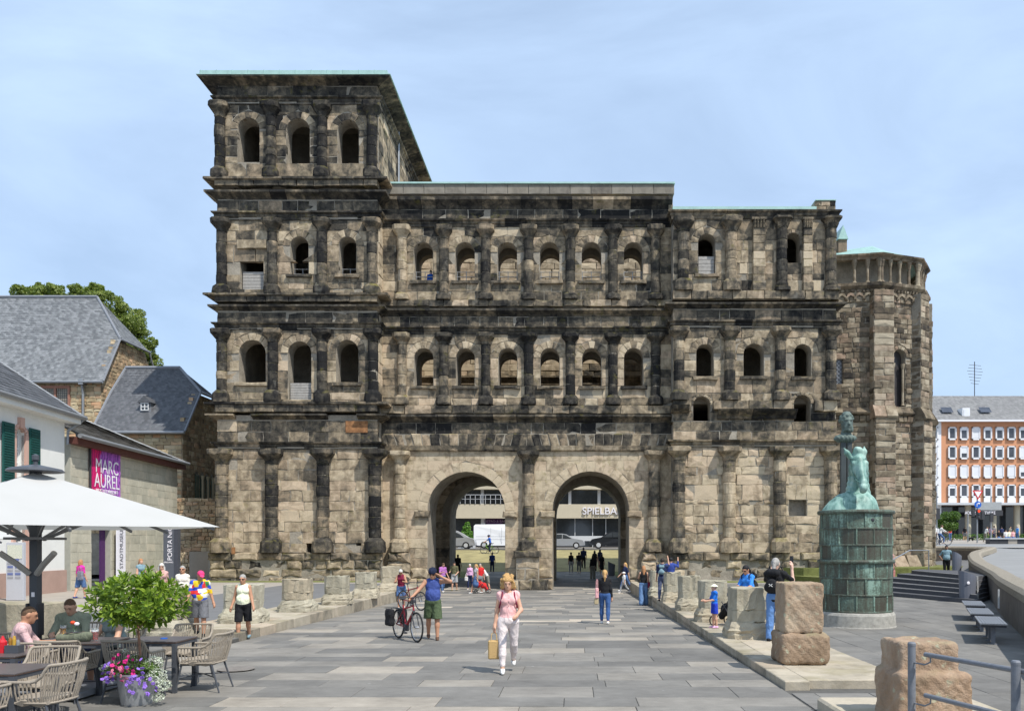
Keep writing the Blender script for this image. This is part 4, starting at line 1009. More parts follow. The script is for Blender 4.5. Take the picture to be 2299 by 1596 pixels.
        for sd in (-1, 1):
            for q in range(5): P.append(ell(HP((sd*(.098+.012*(q % 2)), -.03+.02*q, -.05-.012*q)), A(.03, .032, .04)*s))
        blob('hair', P, min(vox, .012), hm, root, .012, lambda P: .006*np.sin(P[..., 0]*120+P[..., 2]*60)*np.sin(P[..., 2]*130), facecut(.05, -.045))
    elif hs_ in ('long', 'pony', 'bun', 'bob'):
        P = [ell(HP((0, .012, .022)), A(.084, .100, .107)*s, Rh)]
        if hs_ == 'long': P += [cone(HP((0, .07, -.02)), HP((0, .10, -.24)), .065*s, .05*s), cone(HP((.06, .04, -.02)), HP((.07, .05, -.2)), .03*s), cone(HP((-.06, .04, -.02)), HP((-.07, .05, -.2)), .03*s)]
        if hs_ == 'pony': P += [cone(HP((0, .10, .03)), HP((0, .13, -.10)), .035*s, .038*s), cone(HP((0, .13, -.10)), HP((0, .12, -.26)), .036*s, .012*s)]
        if hs_ == 'bob': P += [cone(HP((sd*.075, .02, -.02)), HP((sd*.085, .02, -.11)), .03*s) for sd in (-1, 1)]+[cone(HP((0, .07, 0)), HP((0, .07, -.1)), .06*s)]
        if hs_ == 'bun': P.append(ell(HP((0, .09, .08)), A(.04, .04, .04)*s))
        blob('hair', P, min(vox, .018), hm, root, .02, rough_, facecut())
    elif hs_ == 'veil': blob('headscarf', [ell(HP((0, .015, .0)), A(.095, .11, .13)*s, Rh), cone(HP((0, .02, -.08)), nk-up*.08*s, .08*s, .14*s)], vox, cl('dusty'), root, .03)
    if hat:
        hn, hk = hat; hmz = hn if not isinstance(hn, str) else cl(hn)
        if hk == 'cap': blob('cap', [ell(HP((0, .005, .035)), A(.088, .104, .092)*s, Rh), ell(HP((0, -.115, .04)), A(.065, .075, .012)*s, Rh)], min(vox, .014), hmz, root, .01, None, lambda P: (.03-((P-hc)@Rh)[..., 2]/s)*s)
        if hk == 'sun': blob('sun_hat', [ell(HP((0, .005, .045)), A(.088, .104, .092)*s, Rh), ell(HP((0, 0, .045)), A(.155, .165, .022)*s, Rh)], min(vox, .014), hmz, root, .03, None, lambda P: (.015-((P-hc)@Rh)[..., 2]/s)*s)
        if hk == 'helmet': blob('helmet', [ell(HP((0, .015, .05)), A(.10, .135, .095)*s, Rh)], min(vox, .012), hmz, root, 0, lambda P: .006*np.sign(np.sin(((P-hc)@Rh)[..., 0]*110))*(P[..., 2] > hc[2]+.06), lambda P: (.03-((P-hc)@Rh)[..., 2]/s)*s)
    if detail and not shades:
        for sd in (-1, 1):
            b = MB(); b.ball(HP((sd*.03, -.0875, .012)), (.0115*s, .006*s, .0065*s), 8, 6); b.build('eye', plain('eye_dark', (.03, .02, .015), .3), root)
            b = MB(); b.bar(HP((sd*.045, -.086, .038)), HP((sd*.016, -.094, .042)), .006, .006); b.build('eyebrow', hm or MSUN, root)
    if detail: b = MB(); b.ball(HP((0, -.089, -.05)), A(.021, .009, .006)*s, 8, 5, M=Matrix(Rh.tolist()).to_4x4()); b.build('mouth', plain('lips', (.42, .15, .13), .5), root)
    if shades:
        b = MB()
        for sd in (-1, 1): b.ball(HP((sd*.033, -.092, .012)), A(.028, .008, .018)*s, 10, 6, M=Matrix(Rh.tolist()).to_4x4()); b.bar(HP((sd*.06, -.085, .018)), HP((sd*.078, .01, .012)), .006)
        b.build('sunglasses', MSUN, root)
    r = root; info = dict(hc=hc, nk=nk, arms=arms, pel=pel, ch=ch, s=s, shl=shl, up=up)
    return r, info
def wpt(root, p): return tuple((Matrix.Translation(root.location)@Matrix.Rotation(root.rotation_euler[2], 4, 'Z'))@Vector(tuple(p)))
def backpack(label, root, info, m, front=False, size=1.):
    s = info['s']*size; c = wpt(root, info['ch']+A(0, (-.19 if front else .2)*info['s'], -.03)); t = thing('backpack', label, 'backpack', c, root.rotation_euler[2])
    blob('pack_body', [cone((-.06*s, 0, .14*s), (.06*s, 0, .14*s), .08*s), cone((-.07*s, 0, -.14*s), (.07*s, 0, -.14*s), .095*s), ell((0, .06*s, -.08*s), A(.11, .06, .11)*s)], .016, m, t, .06)
    b = MB()
    for sd in (-1, 1): b.tube([(sd*.09*s, -.03, .2*s), (sd*.11*s, -.16*s, .26*s), (sd*.12*s, -.32*s, .15*s), (sd*.13*s, -.3*s, -.05*s), (sd*.11*s, -.1*s, -.15*s)], .014, 6)
    b.build('strap', m, t); return t
def bag(name, label, root, p, m, size=(.14, .06, .17), handle=.22, cat='bag'):
    c = wpt(root, p); t = thing(name, label, cat, c, root.rotation_euler[2]); a, b_, h_ = size
    q = MB(); q.box(-a, a, -b_, b_, -2*h_, 0, bev=.02); q.build('bag_body', m, t)
    q = MB()
    for yy in (-b_*.8, b_*.8): q.tube([(-a*.5, yy, -.01), (-a*.4, yy*.4, handle*.8), (0, 0, handle), (a*.4, yy*.4, handle*.8), (a*.5, yy, -.01)], .008, 5)
    q.build('bag_handle', m, t); return t
P_ = lambda X, d: px(X, d)
# woman in the foreground
w1, i1 = person('woman with curly blond hair in pink top and white trousers walking forward', P_(1141, 14.0), 14.0, 0, 1.65, 6, True, 1.06, leg=((13, 3), (-13, 26)), arm=((-4, 11, 12, 2), (10, 16, 62, 34)), head=(16, -6), top=fab('pink_blouse', (.82, .47, .45)), sleeve=.12, tlen=.02, bot=fab('white_pink_print', (.76, .66, .63)), blen=.93, shoe='white', hair=('blond', 'curly'), vox=.013, detail=True, vneck=True)
a_ = i1['arms'][0]; MPB = plain('brown_paper', (.50, .33, .14), .8, .12, 5., bs=.5)
bag('paper_bag', 'brown paper bag hanging from the hand of the woman in pink', w1, a_[2]+a_[3]*.10+A(0, 0, -.16), MPB, (.10, .055, .16), .13)
q = MB()
for i, sd in enumerate((-1, 1)):
    sh = i1['shl'][i]; q.tube([sh+A(-sd*.035, .07, .03), sh+A(-sd*.035, .0, .066), sh+A(-sd*.035, -.07, .04), sh+A(-sd*.025, -.115, -.05), sh+A(-sd*.0, -.11, -.14), sh+A(sd*.018, -.05, -.22)], .013, 6)
q.build('bag_strap', cl('burg'), w1)
for k in range(3): q = MB(); q.ball(i1['ch']+A(0, -.118-.004*k, .02-.06*k), (.009, .005, .009), 8, 5); q.build('button', plain('blouse_button', (.18, .11, .09), .4), w1)
# man pushing an e-bike
w2, i2 = person('man in blue sleeveless shirt and green shorts holding his bicycle helmet', P_(972, 19.6), 19.6, gz(19.6), 1.72, 12, False, 1.18, leg=((-14, 6), (10, 4)), arm=((28, 38, 18, 2), (95, 52, 110, 112)), head=(22, -12), top=fab('blue_tank_top', (.055, .085, .27)), sleeve=0, tlen=.05, bot='green', blen=.47, wide=.045, shoe='leather', hair=('grey', 'crop'), skin=SKIN2, vox=.014, detail=True, shades=True, hat=('helmet', 'helmet'))
# people around the gateways
person('woman in burgundy sleeveless top and blue shorts standing behind her bicycle, looking down', P_(901, 31.5), 31.5, gz(31.5), 1.55, 5, True, 1.1, arm=((20, 20, 80, 40), (20, 20, 80, 40)), lean=14, head=(25, 0), top='burg', sleeve=0, bot='denim', blen=.45, wide=.03, hair=('white', 'short'), skin=SKIN2, shades=True)
person('person in purple shirt with bowed head left of the left gateway', P_(994, 46), 46, gz(46), 1.66, 40, False, 1.1, top='purple', bot='denim', head=(25, 0), hair=('brown', 'short'), arm=((20, 15, 80, 30), (10, 10, 20, 0)), vox=.026)
person('man in olive t-shirt, grey shorts and dark cap standing in the left gateway', P_(1020, 47.6), 47.6, gz(47), 1.68, -15, False, 1.1, top='olive', bot='lgrey', blen=.5, wide=.03, shoe='olive', hat=('black', 'cap'), arm=((15, 14, 70, 30), (5, 18, 50, 30)), vox=.026)
p, i_ = person('grey haired woman in pink long sleeved top with a white handbag in the left gateway', P_(1055, 48.8), 48.8, gz(49), 1.52, -10, True, 1.1, top='lilac', sleeve=.8, bot='navy', blen=.95, hair=('white', 'short'), vox=.026)
bag('handbag', 'white handbag of the woman in the pink long sleeved top', p, i_['arms'][0][2], cl('white'), (.1, .04, .12), .2)
person('blond woman in grey top and pale denim skirt walking away from the pushchair', P_(1069, 44.5), 44.5, gz(44.5), 1.62, -60, True, top='lgrey', sleeve=.1, bot='denim', blen=.42, skirt=True, wide=.05, leg=((22, 8), (-18, 12)), hair=('blond', 'pony'), vox=.026)
person('person in a bright red top behind the pushchair in the left gateway', P_(1078, 46.2), 46.2, gz(46), 1.6, 10, False, top='red', bot='khaki', hair=('grey', 'short'), vox=.026)
person('woman in white blouse and beige shorts bending over the pushchair', P_(1094, 46.6), 46.6, gz(46), 1.58, -75, True, top='white', sleeve=.6, bot='khaki', blen=.42, lean=35, head=(15, 0), arm=((40, 10, 50, 10), (40, 10, 50, 10)), hair=('ginger', 'bob'), vox=.026)
person('man in dark blue shirt walking away beyond the left gateway', P_(1105, 65), 65, gz(65), 1.62, 180, False, 1.1, top='royal', bot='navy', hair=('brown', 'short'), vox=.035, sleeve=.6)
person('dark clothed person walking in the shade at the far left of the left gateway', P_(1028, 60), 60, gz(60), 1.72, 170, False, top='black', bot='black', blen=.5, hair=('dark', 'short'), vox=.035)
GW = 'people walking away beyond the right gateway'
person('person in black t-shirt and pale trousers, leftmost of the group beyond the right gateway', P_(1282, 64), 64, gz(64), 1.68, 180, True, top='black', bot='lgrey', hair=('dark', 'bun'), vox=.035, group=GW)
person('person in black top and grey trousers, second from left beyond the right gateway', P_(1300, 64.5), 64.5, gz(64.5), 1.66, 178, False, top='black', bot='grey', blen=.9, hair=('dark', 'short'), vox=.035, group=GW)
person('tall man in dark blue shirt and dark trousers third from left beyond the right gateway', P_(1310, 68), 68, gz(67), 1.85, 182, False, top='navy', bot='black', hair=('dark', 'short'), vox=.035, group=GW, leg=((-12, 8), (12, 4)))
person('woman with long dark hair and wide pale trousers nearest beyond the right gateway', P_(1331, 58.5), 58.5, gz(58.5), 1.72, 180, True, top='black', bot='khaki', wide=.04, hair=('dark', 'long'), vox=.033, group=GW, sleeve=.9)
person('woman with long dark hair behind the one in wide pale trousers', P_(1335, 66), 66, gz(66), 1.72, 180, True, top='black', bot='black', hair=('dark', 'long'), vox=.035, group=GW)
person('woman in short black dress, rightmost beyond the right gateway', P_(1351, 63), 63, gz(63), 1.62, 175, True, top='black', bot='black', blen=.4, skirt=True, wide=.04, hair=('dark', 'long'), vox=.035, group=GW)
person('woman in dark dress right behind the one in short black dress', P_(1347, 68), 68, gz(67), 1.7, 175, True, top='navy', bot='navy', blen=.6, skirt=True, hair=('dark', 'long'), vox=.035, group=GW)
p, i_ = person('blond woman in black pullover and blue jeans walking away towards the right gateway', P_(1358, 24.2), 24.2, gz(24.2), 1.6, 176, True, 1., leg=((-10, 6), (12, 10)), arm=((-4, 10, 12, 4), (4, 12, 10, 0)), top='black', sleeve=.97, bot=fab('indigo_jeans', (.05, .11, .27)), blen=.95, hair=('blond', 'pony'), vox=.016, detail=True)
bag('tote_bag', 'pink and straw tote bag on the shoulder of the woman in black pullover', p, i_['shl'][1]+A(.1, .0, -.22), cl('pink'), (.05, .13, .15), .26)
bag('basket', 'round straw basket under the pink tote bag', p, i_['shl'][1]+A(.12, .0, -.52), plain('straw', (.5, .4, .24), .9), (.06, .1, .09), .05, 'basket')
p, i_ = person('woman in black top and wide light jeans seen from behind at the right kerb', P_(1445, 33.5), 33.5, gz(33.5), 1.62, 182, True, 1.05, top='black', sleeve=0, bot=fab('light_jeans', (.14, .24, .42)), wide=.07, hair=('ginger', 'long'), vox=.02, shoe='black', arm=((0, 10, 20, 0), (40, 12, 80, 30)))
bag('shoulder_bag', 'burgundy shoulder bag of the woman in wide light jeans', p, i_['shl'][0]+A(-.1, .02, -.35), cl('burg'), (.07, .1, .12), .3)
person('girl with long blond hair and navy top striding out of the right gateway', P_(1404, 47), 47, gz(47), 1.68, -70, True, top='navy', bot='denim', leg=((24, 10), (-24, 20)), hair=('blond', 'long'), arm=((25, 8, 20, 0), (-25, 8, 20, 0)), vox=.026)
person('small child in white shirt and hat running in front of the girl in navy', P_(1401, 44.8), 44.8, gz(45), 1.2, -80, True, top='white', bot='lgrey', leg=((28, 14), (-24, 24)), hair=('blond', 'short'), hat=('white', 'sun'), vox=.024)
p, i_ = person('man in navy t-shirt photographing the gate beside the second pedestal', P_(1487, 30.2), 30.2, .1, 1.58, 165, False, 1., top='navy', bot=fab('slate_trousers', (.1, .12, .2)), arm=((100, 10, 70, 20), (10, 10, 20, 0)), hair=('dark', 'short'), vox=.02, shoe='black')
backpack('grey blue backpack of the man photographing the gate', p, i_, cl('teal'), size=.8)
person('child in dark blue jacket leaning beside the man photographing the gate', P_(1506, 31), 31, .1, 1.6, 170, False, top='royal', bot='navy', sleeve=.9, hair=('black', 'short'), arm=((80, 20, 90, 20), (10, 10, 20, 0)), vox=.02)
person('small boy in bright blue t-shirt, shorts and sun hat standing on the kerb', P_(1604, 20.2), 20.2, .12, 1.07, -82, False, 1.05, leg=((2, 2), (-3, 2)), arm=((22, 6, 60, 10), (22, 6, 60, 10)), top=fab('boy_blue', (.02, .16, .62)), bot=fab('boy_shorts', (.02, .05, .45)), blen=.4, wide=.02, shoe='lilac', hair=('brown', 'short'), hat=('cream', 'sun'), vox=.013, detail=True)
p, i_ = person('woman in bright blue polo shirt with dark ponytail reading on the fourth pedestal', P_(1681, 20.6), 20.6, .06, 1.62, -48, True, 1.25, arm=((30, 10, 45, 20), (30, 10, 45, 20)), lean=6, head=(24, 0), top=fab('polo_blue', (.05, .25, .72)), bot='black', hair=('black', 'pony'), vox=.015, detail=True, shades=True, skin=SKIN2)
backpack('black backpack of the woman in the blue polo shirt', p, i_, cl('black'))
p, i_ = person('man with long grey ponytail in black shirt photographing with a phone', P_(1741, 17.5), 17.5, .1, 1.78, 150, False, 1.15, leg=((2, 2), (-6, 4)), arm=((62, 24, 108, 30), (60, 20, 95, 40)), top='black', sleeve=.48, tlen=.06, bot=fab('faded_jeans', (.13, .25, .50)), wide=.02, hair=('grey', 'pony'), vox=.014, detail=True, shoe='black', skin=SKIN3)
bp = backpack('black backpack with white logo on the back of the man taking a photo', p, i_, cl('black'), size=1.05)
q = MB(); M0 = T(0, .135, -.1)@R(math.pi/2, 'X')
for sg in (1, -1): q.tube([(-.035, .145, -.1+sg*.03), (-.02, .15, -.1+sg*.008), (.02, .15, -.1+sg*.008), (.035, .145, -.1+sg*.03)], .006, 5)
q.build('logo', cl('white'), bp)
pa = i_['arms'][0]; ph = thing('phone', 'dark smartphone held up by the man with the grey ponytail', 'phone', wpt(p, pa[2]+pa[3]*.12+A(0, 0, .06)), p.rotation_euler[2]+.3)
b = MB(); b.box(-.038, .038, -.005, .005, -.08, .08, bev=.003); b.build('phone_body', MSUN, ph); b = MB(); b.ball((-.018, .006, .05), (.012, .004, .012), 8, 5); b.build('camera_lens', MDARK, ph)
person('person in long brown-pink robe and headscarf behind the barrel beside the stairs', P_(2000, 39.5), 39.5, .45, 1.5, 120, True, 1.1, top='dusty', sleeve=.95, bot='rose', blen=.95, skirt=True, wide=.08, hair=('x', 'veil'), vox=.025)
person('bearded man in grey t-shirt standing behind the stairs with hands on hips', P_(2125, 44), 44, .42, 1.72, -20, False, 1.2, arm=((-10, 38, 60, 60), (-10, 38, 40, 50)), top='teal', bot='black', hair=('black', 'short'), skin=SKIN4, vox=.022)
# left pavement
p, i_ = person('woman in magenta t-shirt and denim shorts walking away past the museum door', P_(181, 31.8), 31.8, .1, 1.5, 165, True, 1.05, leg=((12, 6), (-10, 12)), top='magenta', bot='denim', blen=.5, wide=.02, hair=('ginger', 'bob'), vox=.02, shoe='royal')
bag('drawstring_bag', 'patterned drawstring bag on the back of the woman in magenta', p, i_['shl'][0]+A(-.03, .16, -.15), plain('patterned_cloth', (.2, .2, .24), .8, .6, 25.), (.12, .05, .17), .16)
person('dark haired woman in blue top behind the potted tree by the grey door', P_(316, 31), 31, .1, 1.55, 60, True, top='teal', sleeve=.1, bot='navy', hair=('ginger', 'pony'), vox=.022)
person('white haired woman in pale top partly hidden by the right side of the potted tree', P_(363, 24.5), 24.5, .1, 1.52, 20, True, top='dusty', bot='navy', hair=('white', 'bob'), vox=.02, shades=True)
p, i_ = person('grey haired woman in white blouse and sunglasses behind the man in cycling jersey', P_(410, 22.3), 22.3, .1, 1.5, 10, True, 1.15, leg=((8, 4), (-8, 10)), top=fab('cream_blouse', (.78, .72, .62)), sleeve=.6, tlen=.06, bot='lgrey', blen=.95, wide=.015, shoe='rose', hair=('grey', 'short'), vox=.016, shades=True, detail=True, skin=SKIN2)
bag('cream_handbag', 'cream handbag at the side of the grey haired woman in white blouse', p, i_['arms'][0][2]+A(.02, -.03, .1), plain('tan_leather', (.42, .34, .24), .6), (.06, .11, .11), .3)
def m_jersey():
    def f(g):
        v = g.n('TexVoronoi', {'Vector': g.pos((1, .3, 1.3)), 'Scale': 9.}, distance='CHEBYCHEV'); col = v.outputs['Color']; sp = g.n('SeparateColor', {0: col}).outputs
        c = g.ramp(sp[0], [(0, (.03, .08, .5)), (.22, (.75, .74, .7)), (.42, (.75, .5, .02)), (.6, (.6, .03, .03)), (.78, (.06, .25, .05)), (.9, (.04, .1, .55))]); c.node.color_ramp.interpolation = 'CONSTANT'
        e = g.n('TexVoronoi', {'Vector': g.pos((1, .3, 1.3)), 'Scale': 9.}, distance='CHEBYCHEV', feature='DISTANCE_TO_EDGE') if False else None
        g.out(c, .7, g.noise(g.pos(), 30.), .2)
    return mat('colourful_jersey', f)
person('man in multicoloured cycling jersey, grey shorts and bright pink cap', P_(449, 18.9), 18.9, .06, 1.53, 18, False, 1.22, leg=((-14, 12), (10, 4)), arm=((12, 14, 20, 0), (-8, 16, 20, 0)), head=(24, 20), top=m_jersey(), sleeve=.48, tlen=.04, bot='grey', blen=.5, wide=.04, shoe='black', hair=('grey', 'crop'), hat=(fab('hot_pink', (.85, .06, .2)), 'cap'), vox=.014, detail=True, skin=SKIN2)
person('short haired woman in pale sleeveless top and black shorts walking forward', P_(546, 19.5), 19.5, gz(19.5), 1.57, 12, True, 1.15, leg=((10, 4), (-12, 14)), arm=((-6, 14, 30, 0), (10, 14, 20, 0)), head=(10, -10), top=fab('pale_yellow_top', (.80, .82, .60)), sleeve=0, tlen=.03, bot='black', blen=.52, shoe='teal', hair=('grey', 'short'), vox=.014, detail=True, shades=True, skin=SKIN2)
# in a window of the gate
person('visitor in blue jacket leaning in the leftmost window of the top middle row', CXm(957)+.05, DC+1.3, CZ(631)-.6, 1.68, 180, False, top='blue', sleeve=.9, bot='navy', hair=('brown', 'short'), vox=.03)
# far square on the right
def far(label, X, d, h=1.68, f=0, **k): return person(label, P_(X, d), d, uz(d)+.03, h, f, vox=.04, **k)
far('person in white top and dark trousers at the corner behind the apse', 2098, 74, top='white', bot='black', hair=('dark', 'short'))
far('woman in red top and jeans on the far side of the upper street', 2133, 92, 1.7, 180, top='red', bot='denim', fem=True, hair=('dark', 'short'))
far('woman in black top and shorts walking a small dog', 2166, 94, 1.72, 150, top='black', bot='grey', blen=.4, fem=True, hair=('dark', 'pony'))
far('cyclist in white top stopped beside the traffic lights', 2212, 86, 1.66, 90, top='white', bot='khaki', lean=20, hair=('brown', 'short'))
far('woman in lilac shirt and dark trousers standing by the low wall', 2224, 84, 1.7, 60, top='lilac', bot='navy', fem=True, hair=('brown', 'bob'), arm=((40, 10, 80, 20), (20, 10, 30, 0)))
far('tall person in grey shirt beside the woman in lilac', 2232, 88, 1.74, 190, top='grey', bot='navy', hair=('dark', 'short'))
far('person with blue backpack leaning over a bicycle behind the low wall', 2250, 88, 1.68, 170, top='navy', bot='black', lean=15, hair=('dark', 'short'))
far('person in khaki jacket standing right of the blue backpack', 2268, 90, 1.7, 30, top='khaki', bot='rose', hair=('dark', 'short'))
far('man in bright blue shirt and jeans, rightmost by the low wall', 2284, 86, 1.72, 90, top='sky', bot='denim', hair=('grey', 'short'))
for X, c_, nm in ((2242, 'black', 'dark jacket'), (2258, 'white', 'white shirt'), (2265, 'cream', 'cream shirt'), (2274, 'pink', 'pink shirt')):
    far('person in '+nm+' sitting on the low wall at the crossing', X, 84.3, 1.66, 0, top=c_, bot='denim', sit=.5, leg=((80, 80), (75, 75)), hair=('dark', 'short'), group='people sitting on the low wall')
# ================================================================ buildings on the left
MRUB = m_stone('brown_rubble', (.52, .43, .29), (.40, .31, .195), (.27, .20, .125), (.15, .11, .075), pink=(.42, .24, .14), moss=.05, bs=.5)
MRUBL = m_stone('pale_rubble', (.52, .43, .28), (.42, .33, .20), (.30, .22, .13), (.18, .13, .08), pink=(.45, .22, .11), moss=.05, bs=.5)
MBLK = m_stone('greenish_museum_block', (.50, .47, .38), (.43, .41, .33), (.36, .345, .28), (.28, .27, .22), pink=(.46, .42, .33), moss=.0, bs=.1)
MRED = plain('red_sandstone_trim', (.34, .17, .12), .85, .15, 5.)
MWHT = plain('white_render', (.74, .74, .70), .9, .05, 1.2, bs=.2); MPLIN = plain('pink_plinth', (.40, .27, .22), .9, .1, 2.)
MSHUT = plain('dark_green_paint', (.015, .085, .075), .5, .1, 5.); MWIN = plain('window_glass', (.05, .055, .06), .08, .2, 1., spec=.8); MWF = plain('white_window_paint', (.72, .72, .70), .5, .03, 3.)
MGUT = plain('zinc_gutter', (.30, .31, .32), .5, .1, 5., metal=.5); MLEAD = plain('lead_flashing', (.22, .23, .25), .5, .1, 5.)
MBRN = plain('brown_fascia', (.11, .04, .03), .6, .1, 5.)
def m_roof(name, a, b):
    def f(g):
        r = g.n('Attribute', attribute_name='rnd').outputs['Fac']; c = g.mix(r, a, b); n_ = g.noise(g.pos(), 3., 5.); k = g.rng(n_, .3, .7, .8, 1.2)
        g.out(g.mix(1., c, g.n('CombineColor', {0: k, 1: k, 2: k}).outputs[0], 'MULTIPLY'), .55, g.noise(g.pos(), 20.), .3, spec=.4)
    return mat(name, f)
MSLA = m_roof('blue_grey_slate', (.14, .147, .152), (.26, .267, .27)); MSLB = m_roof('dark_slate', (.092, .094, .10), (.15, .153, .16)); MSLC = m_roof('old_brown_slate', (.10, .09, .072), (.17, .15, .12))
def roofplane(mb, p00, p10, p01, p11, rows, cols, th=.03, tiles=True):
    """p00-p10 along the eave, p01-p11 along the ridge: overlapping slates with slightly lifted lower edges"""
    p00, p10, p01, p11 = (A(*p) for p in (p00, p10, p01, p11))
    nrm = np.cross(p10-p00, p01-p00); nrm /= np.linalg.norm(nrm)
    if nrm[2] < 0: nrm = -nrm
    def at(u, v): return (p00*(1-u)+p10*u)*(1-v)+(p01*(1-u)+p11*u)*v
    V = [at(0, 0), at(1, 0), at(1, 1), at(0, 1)]; mb.add(V, [(0, 1, 2, 3)], rnd=.2)
    if not tiles: return
    for r in range(rows):
        v0, v1 = r/rows, (r+1.3)/rows; o = .5*(r % 2)
        for c in range(-1, cols+1):
            u0, u1 = (c+o)/cols, (c+1+o)/cols; u0, u1 = max(0, u0), min(1, u1)
            if u1-u0 < .2/cols: continue
            v1c = min(1, v1); sag = (u1-u0)*.0; um = (u0+u1)/2; l = th*(.8+.5*rs.rand())
            a, b, m_, d, e = at(u0, v0+.35/rows)+nrm*l, at(u1, v0+.1/rows)+nrm*l, at(u0*.35+u1*.65, v0)+nrm*l*1.1, at(u1, v1c)+nrm*.004, at(u0, v1c)+nrm*.004
            mb.add([a, m_, b, d, e], [(0, 1, 2, 3, 4)])
def gable_house(t, xl, xr, y0, y1, ze, zr, xrl, xrr, zj, yj0, yj1, wallm, roofm, rows, cols, left_gable=True):
    """eaves at y0, half-hipped gable on the right (x = xr)"""
    L0 = A(*t.location); ym = (y0+y1)/2; loc = tuple(-L0)
    b = MB(); e = .35
    kx = lambda z, a, b_: a+(b_-a)*(z-ze)/(zr-ze)
    yf = y0+(ym-y0)*(zj-ze)/(zr-ze)*1.0
    r = MB()
    # front plane up to the jerkinhead level, then narrowing to the ridge
    roofplane(r, (xl-e, y0-e, ze-.25), (xr+e, y0-e, ze-.25), (xl-e if left_gable else kx(zj, xl, xrl), yf, zj), (xr+e, yf, zj), int(rows*(zj-ze)/(zr-ze))+1, cols)
    roofplane(r, (xl-e if left_gable else kx(zj, xl, xrl), yf, zj), (xr+e, yf, zj), (xrl, ym, zr), (xrr, ym, zr), int(rows*(zr-zj)/(zr-ze))+1, cols)
    yb = y1-(yf-y0)
    roofplane(r, (xr+e, yf, zj), (xr+e, yb, zj), (xrr, ym, zr), (xrr, ym+.01, zr), max(6, rows//2), 14)
    roofplane(r, (xr+e, y1+e, ze-.25), (xl-e, y1+e, ze-.25), (xrr, ym+.02, zr), (xrl, ym+.02, zr), 4, 4, tiles=False)
    r.build('roof_slates', roofm, t, kind='stuff', attrs=True, loc=loc)
    q = MB(); q.tube([(xrl, ym, zr+.05), (xrr, ym, zr+.05)], .12, 6); q.tube([(xrr, ym, zr+.04), (xr+e, yf, zj+.04)], .09, 6); q.tube([(xr+e, yf, zj+.02), (xr+e, y0-e, ze-.2)], .07, 6); q.tube([(xr+e+.05, yf, zj-.02), (xr+e+.05, yb, zj-.02)], .09, 6)
    q.tube([(xr+e, yb, zj), (xr+e, y1+e, ze-.2)], .07, 6); q.tube([(xl-e, y0-e, ze-.2), (xl-e if left_gable else kx(zj, xl, xrl), yf, zj+.04), (xrl, ym, zr+.04)], .14 if not left_gable else .08, 6)
    q.build('ridge_and_verges', MLEAD, t, loc=loc)
    g = MB(); g.tube([(xl-e, y0-e-.08, ze-.27), (xr+e, y0-e-.08, ze-.27)], .10, 8); g.build('gutter', MGUT, t, loc=loc)
    # walls
    v = [(xr, y0, 0), (xr, y1, 0), (xr, y1, ze), (xr, yb, zj-.05), (xr, yf, zj-.05), (xr, y0, ze)]
    v2 = [(xl, y, z) for _, y, z in v]; n = 6
    w = MB(); w.add(v+v2, [(0, 1, 2, 3, 4, 5), (11, 10, 9, 8, 7, 6)]+[(i, (i+1) % n, (i+1) % n+n, i+n) for i in (0, 5, 2, 4)]); w.build('wall_core', MCORE, t, loc=loc)
    return ym, yf, yb
def emit_wall(t, P, m, name='stone', cap=300): emit(t, P, name, m, cap, 'wall_'+name+'s')
def gablecut(P, y0, yf, yb, y1, ze, zj):
    out = []
    for p in P:
        c = p.v.mean(0)
        top = np.interp(c[1], [y0, yf, yb, y1], [ze, zj, zj, ze])
        if p.v[:, 2].max() < top+.12: out.append(p)
    return out
# --- big convent with blue-grey slate roof
t = thing('convent_building', 'large stone building with a huge blue-grey slate roof and leaded window, far left', 'building', (-42, 60, 0))
ym, yf, yb = gable_house(t, -60, -34.4, 60, 68, 14.2, 21.35, -60, -37.0, 17.6, 0, 0, MRUBL, MSLA, 44, 105)
D1 = 60.; X1 = lambda p: px(p, D1); Z1 = lambda p: pz(p, D1); W0 = Frame((0, 60, 0), (1, 0))
hh = hole(X1(94), X1(158), Z1(925), Z1(868), 0, False); hs2 = hole(X1(57), X1(75), Z1(912), Z1(868), 0, False)
P = masonry(W0, X1(30), -34.4, 3, 14.1, .26, [hh], tone=tonef(.3, .2), ln=(.3, .7), proud=.04, var=.02, rough=1.2); emit_wall(t, P, MRUBL, cap=60)
P = gablecut(masonry(Frame((-34.4, 60, 0), (0, 1)), 0, 8, 3, 17.5, .3, tone=tonef(.5, .2), ln=(.3, .7), proud=.04, rough=1.4), 60, yf, yb, 68, 14.2, 17.6); emit_wall(t, P, MRUB, cap=60)
L0 = -A(*t.location)
q = MB(); q.box(X1(94), X1(158), 59.9, 60.1, Z1(925), Z1(921)); q.box(X1(94), X1(158), 59.9, 60.1, Z1(872), Z1(866)); 
for a in (94, 123, 154): q.box(X1(a), X1(a+4.5), 59.88, 60.1, Z1(921), Z1(871))
wf = q.build('window', MRED, t, loc=tuple(L0))
for a, b_ in ((98.5, 123), (127.5, 154)):
    q = MB(); q.box(X1(a), X1(b_), 60.02, 60.06, Z1(921), Z1(872)); q.build('pane', plain('leaded_glass', (.16, .19, .24), .2, .2, 9., spec=.6), wf)
    q = MB()
    for i in range(1, 6): x = X1(a)+(X1(b_)-X1(a))*i/6; q.box(x-.012, x+.012, 59.99, 60.02, Z1(921), Z1(872))
    for i in range(1, 9): z = Z1(921)+(Z1(872)-Z1(921))*i/9; q.box(X1(a), X1(b_), 59.985, 60.015, z-.012, z+.012)
    q.build('lead_lattice', MDARK, wf)
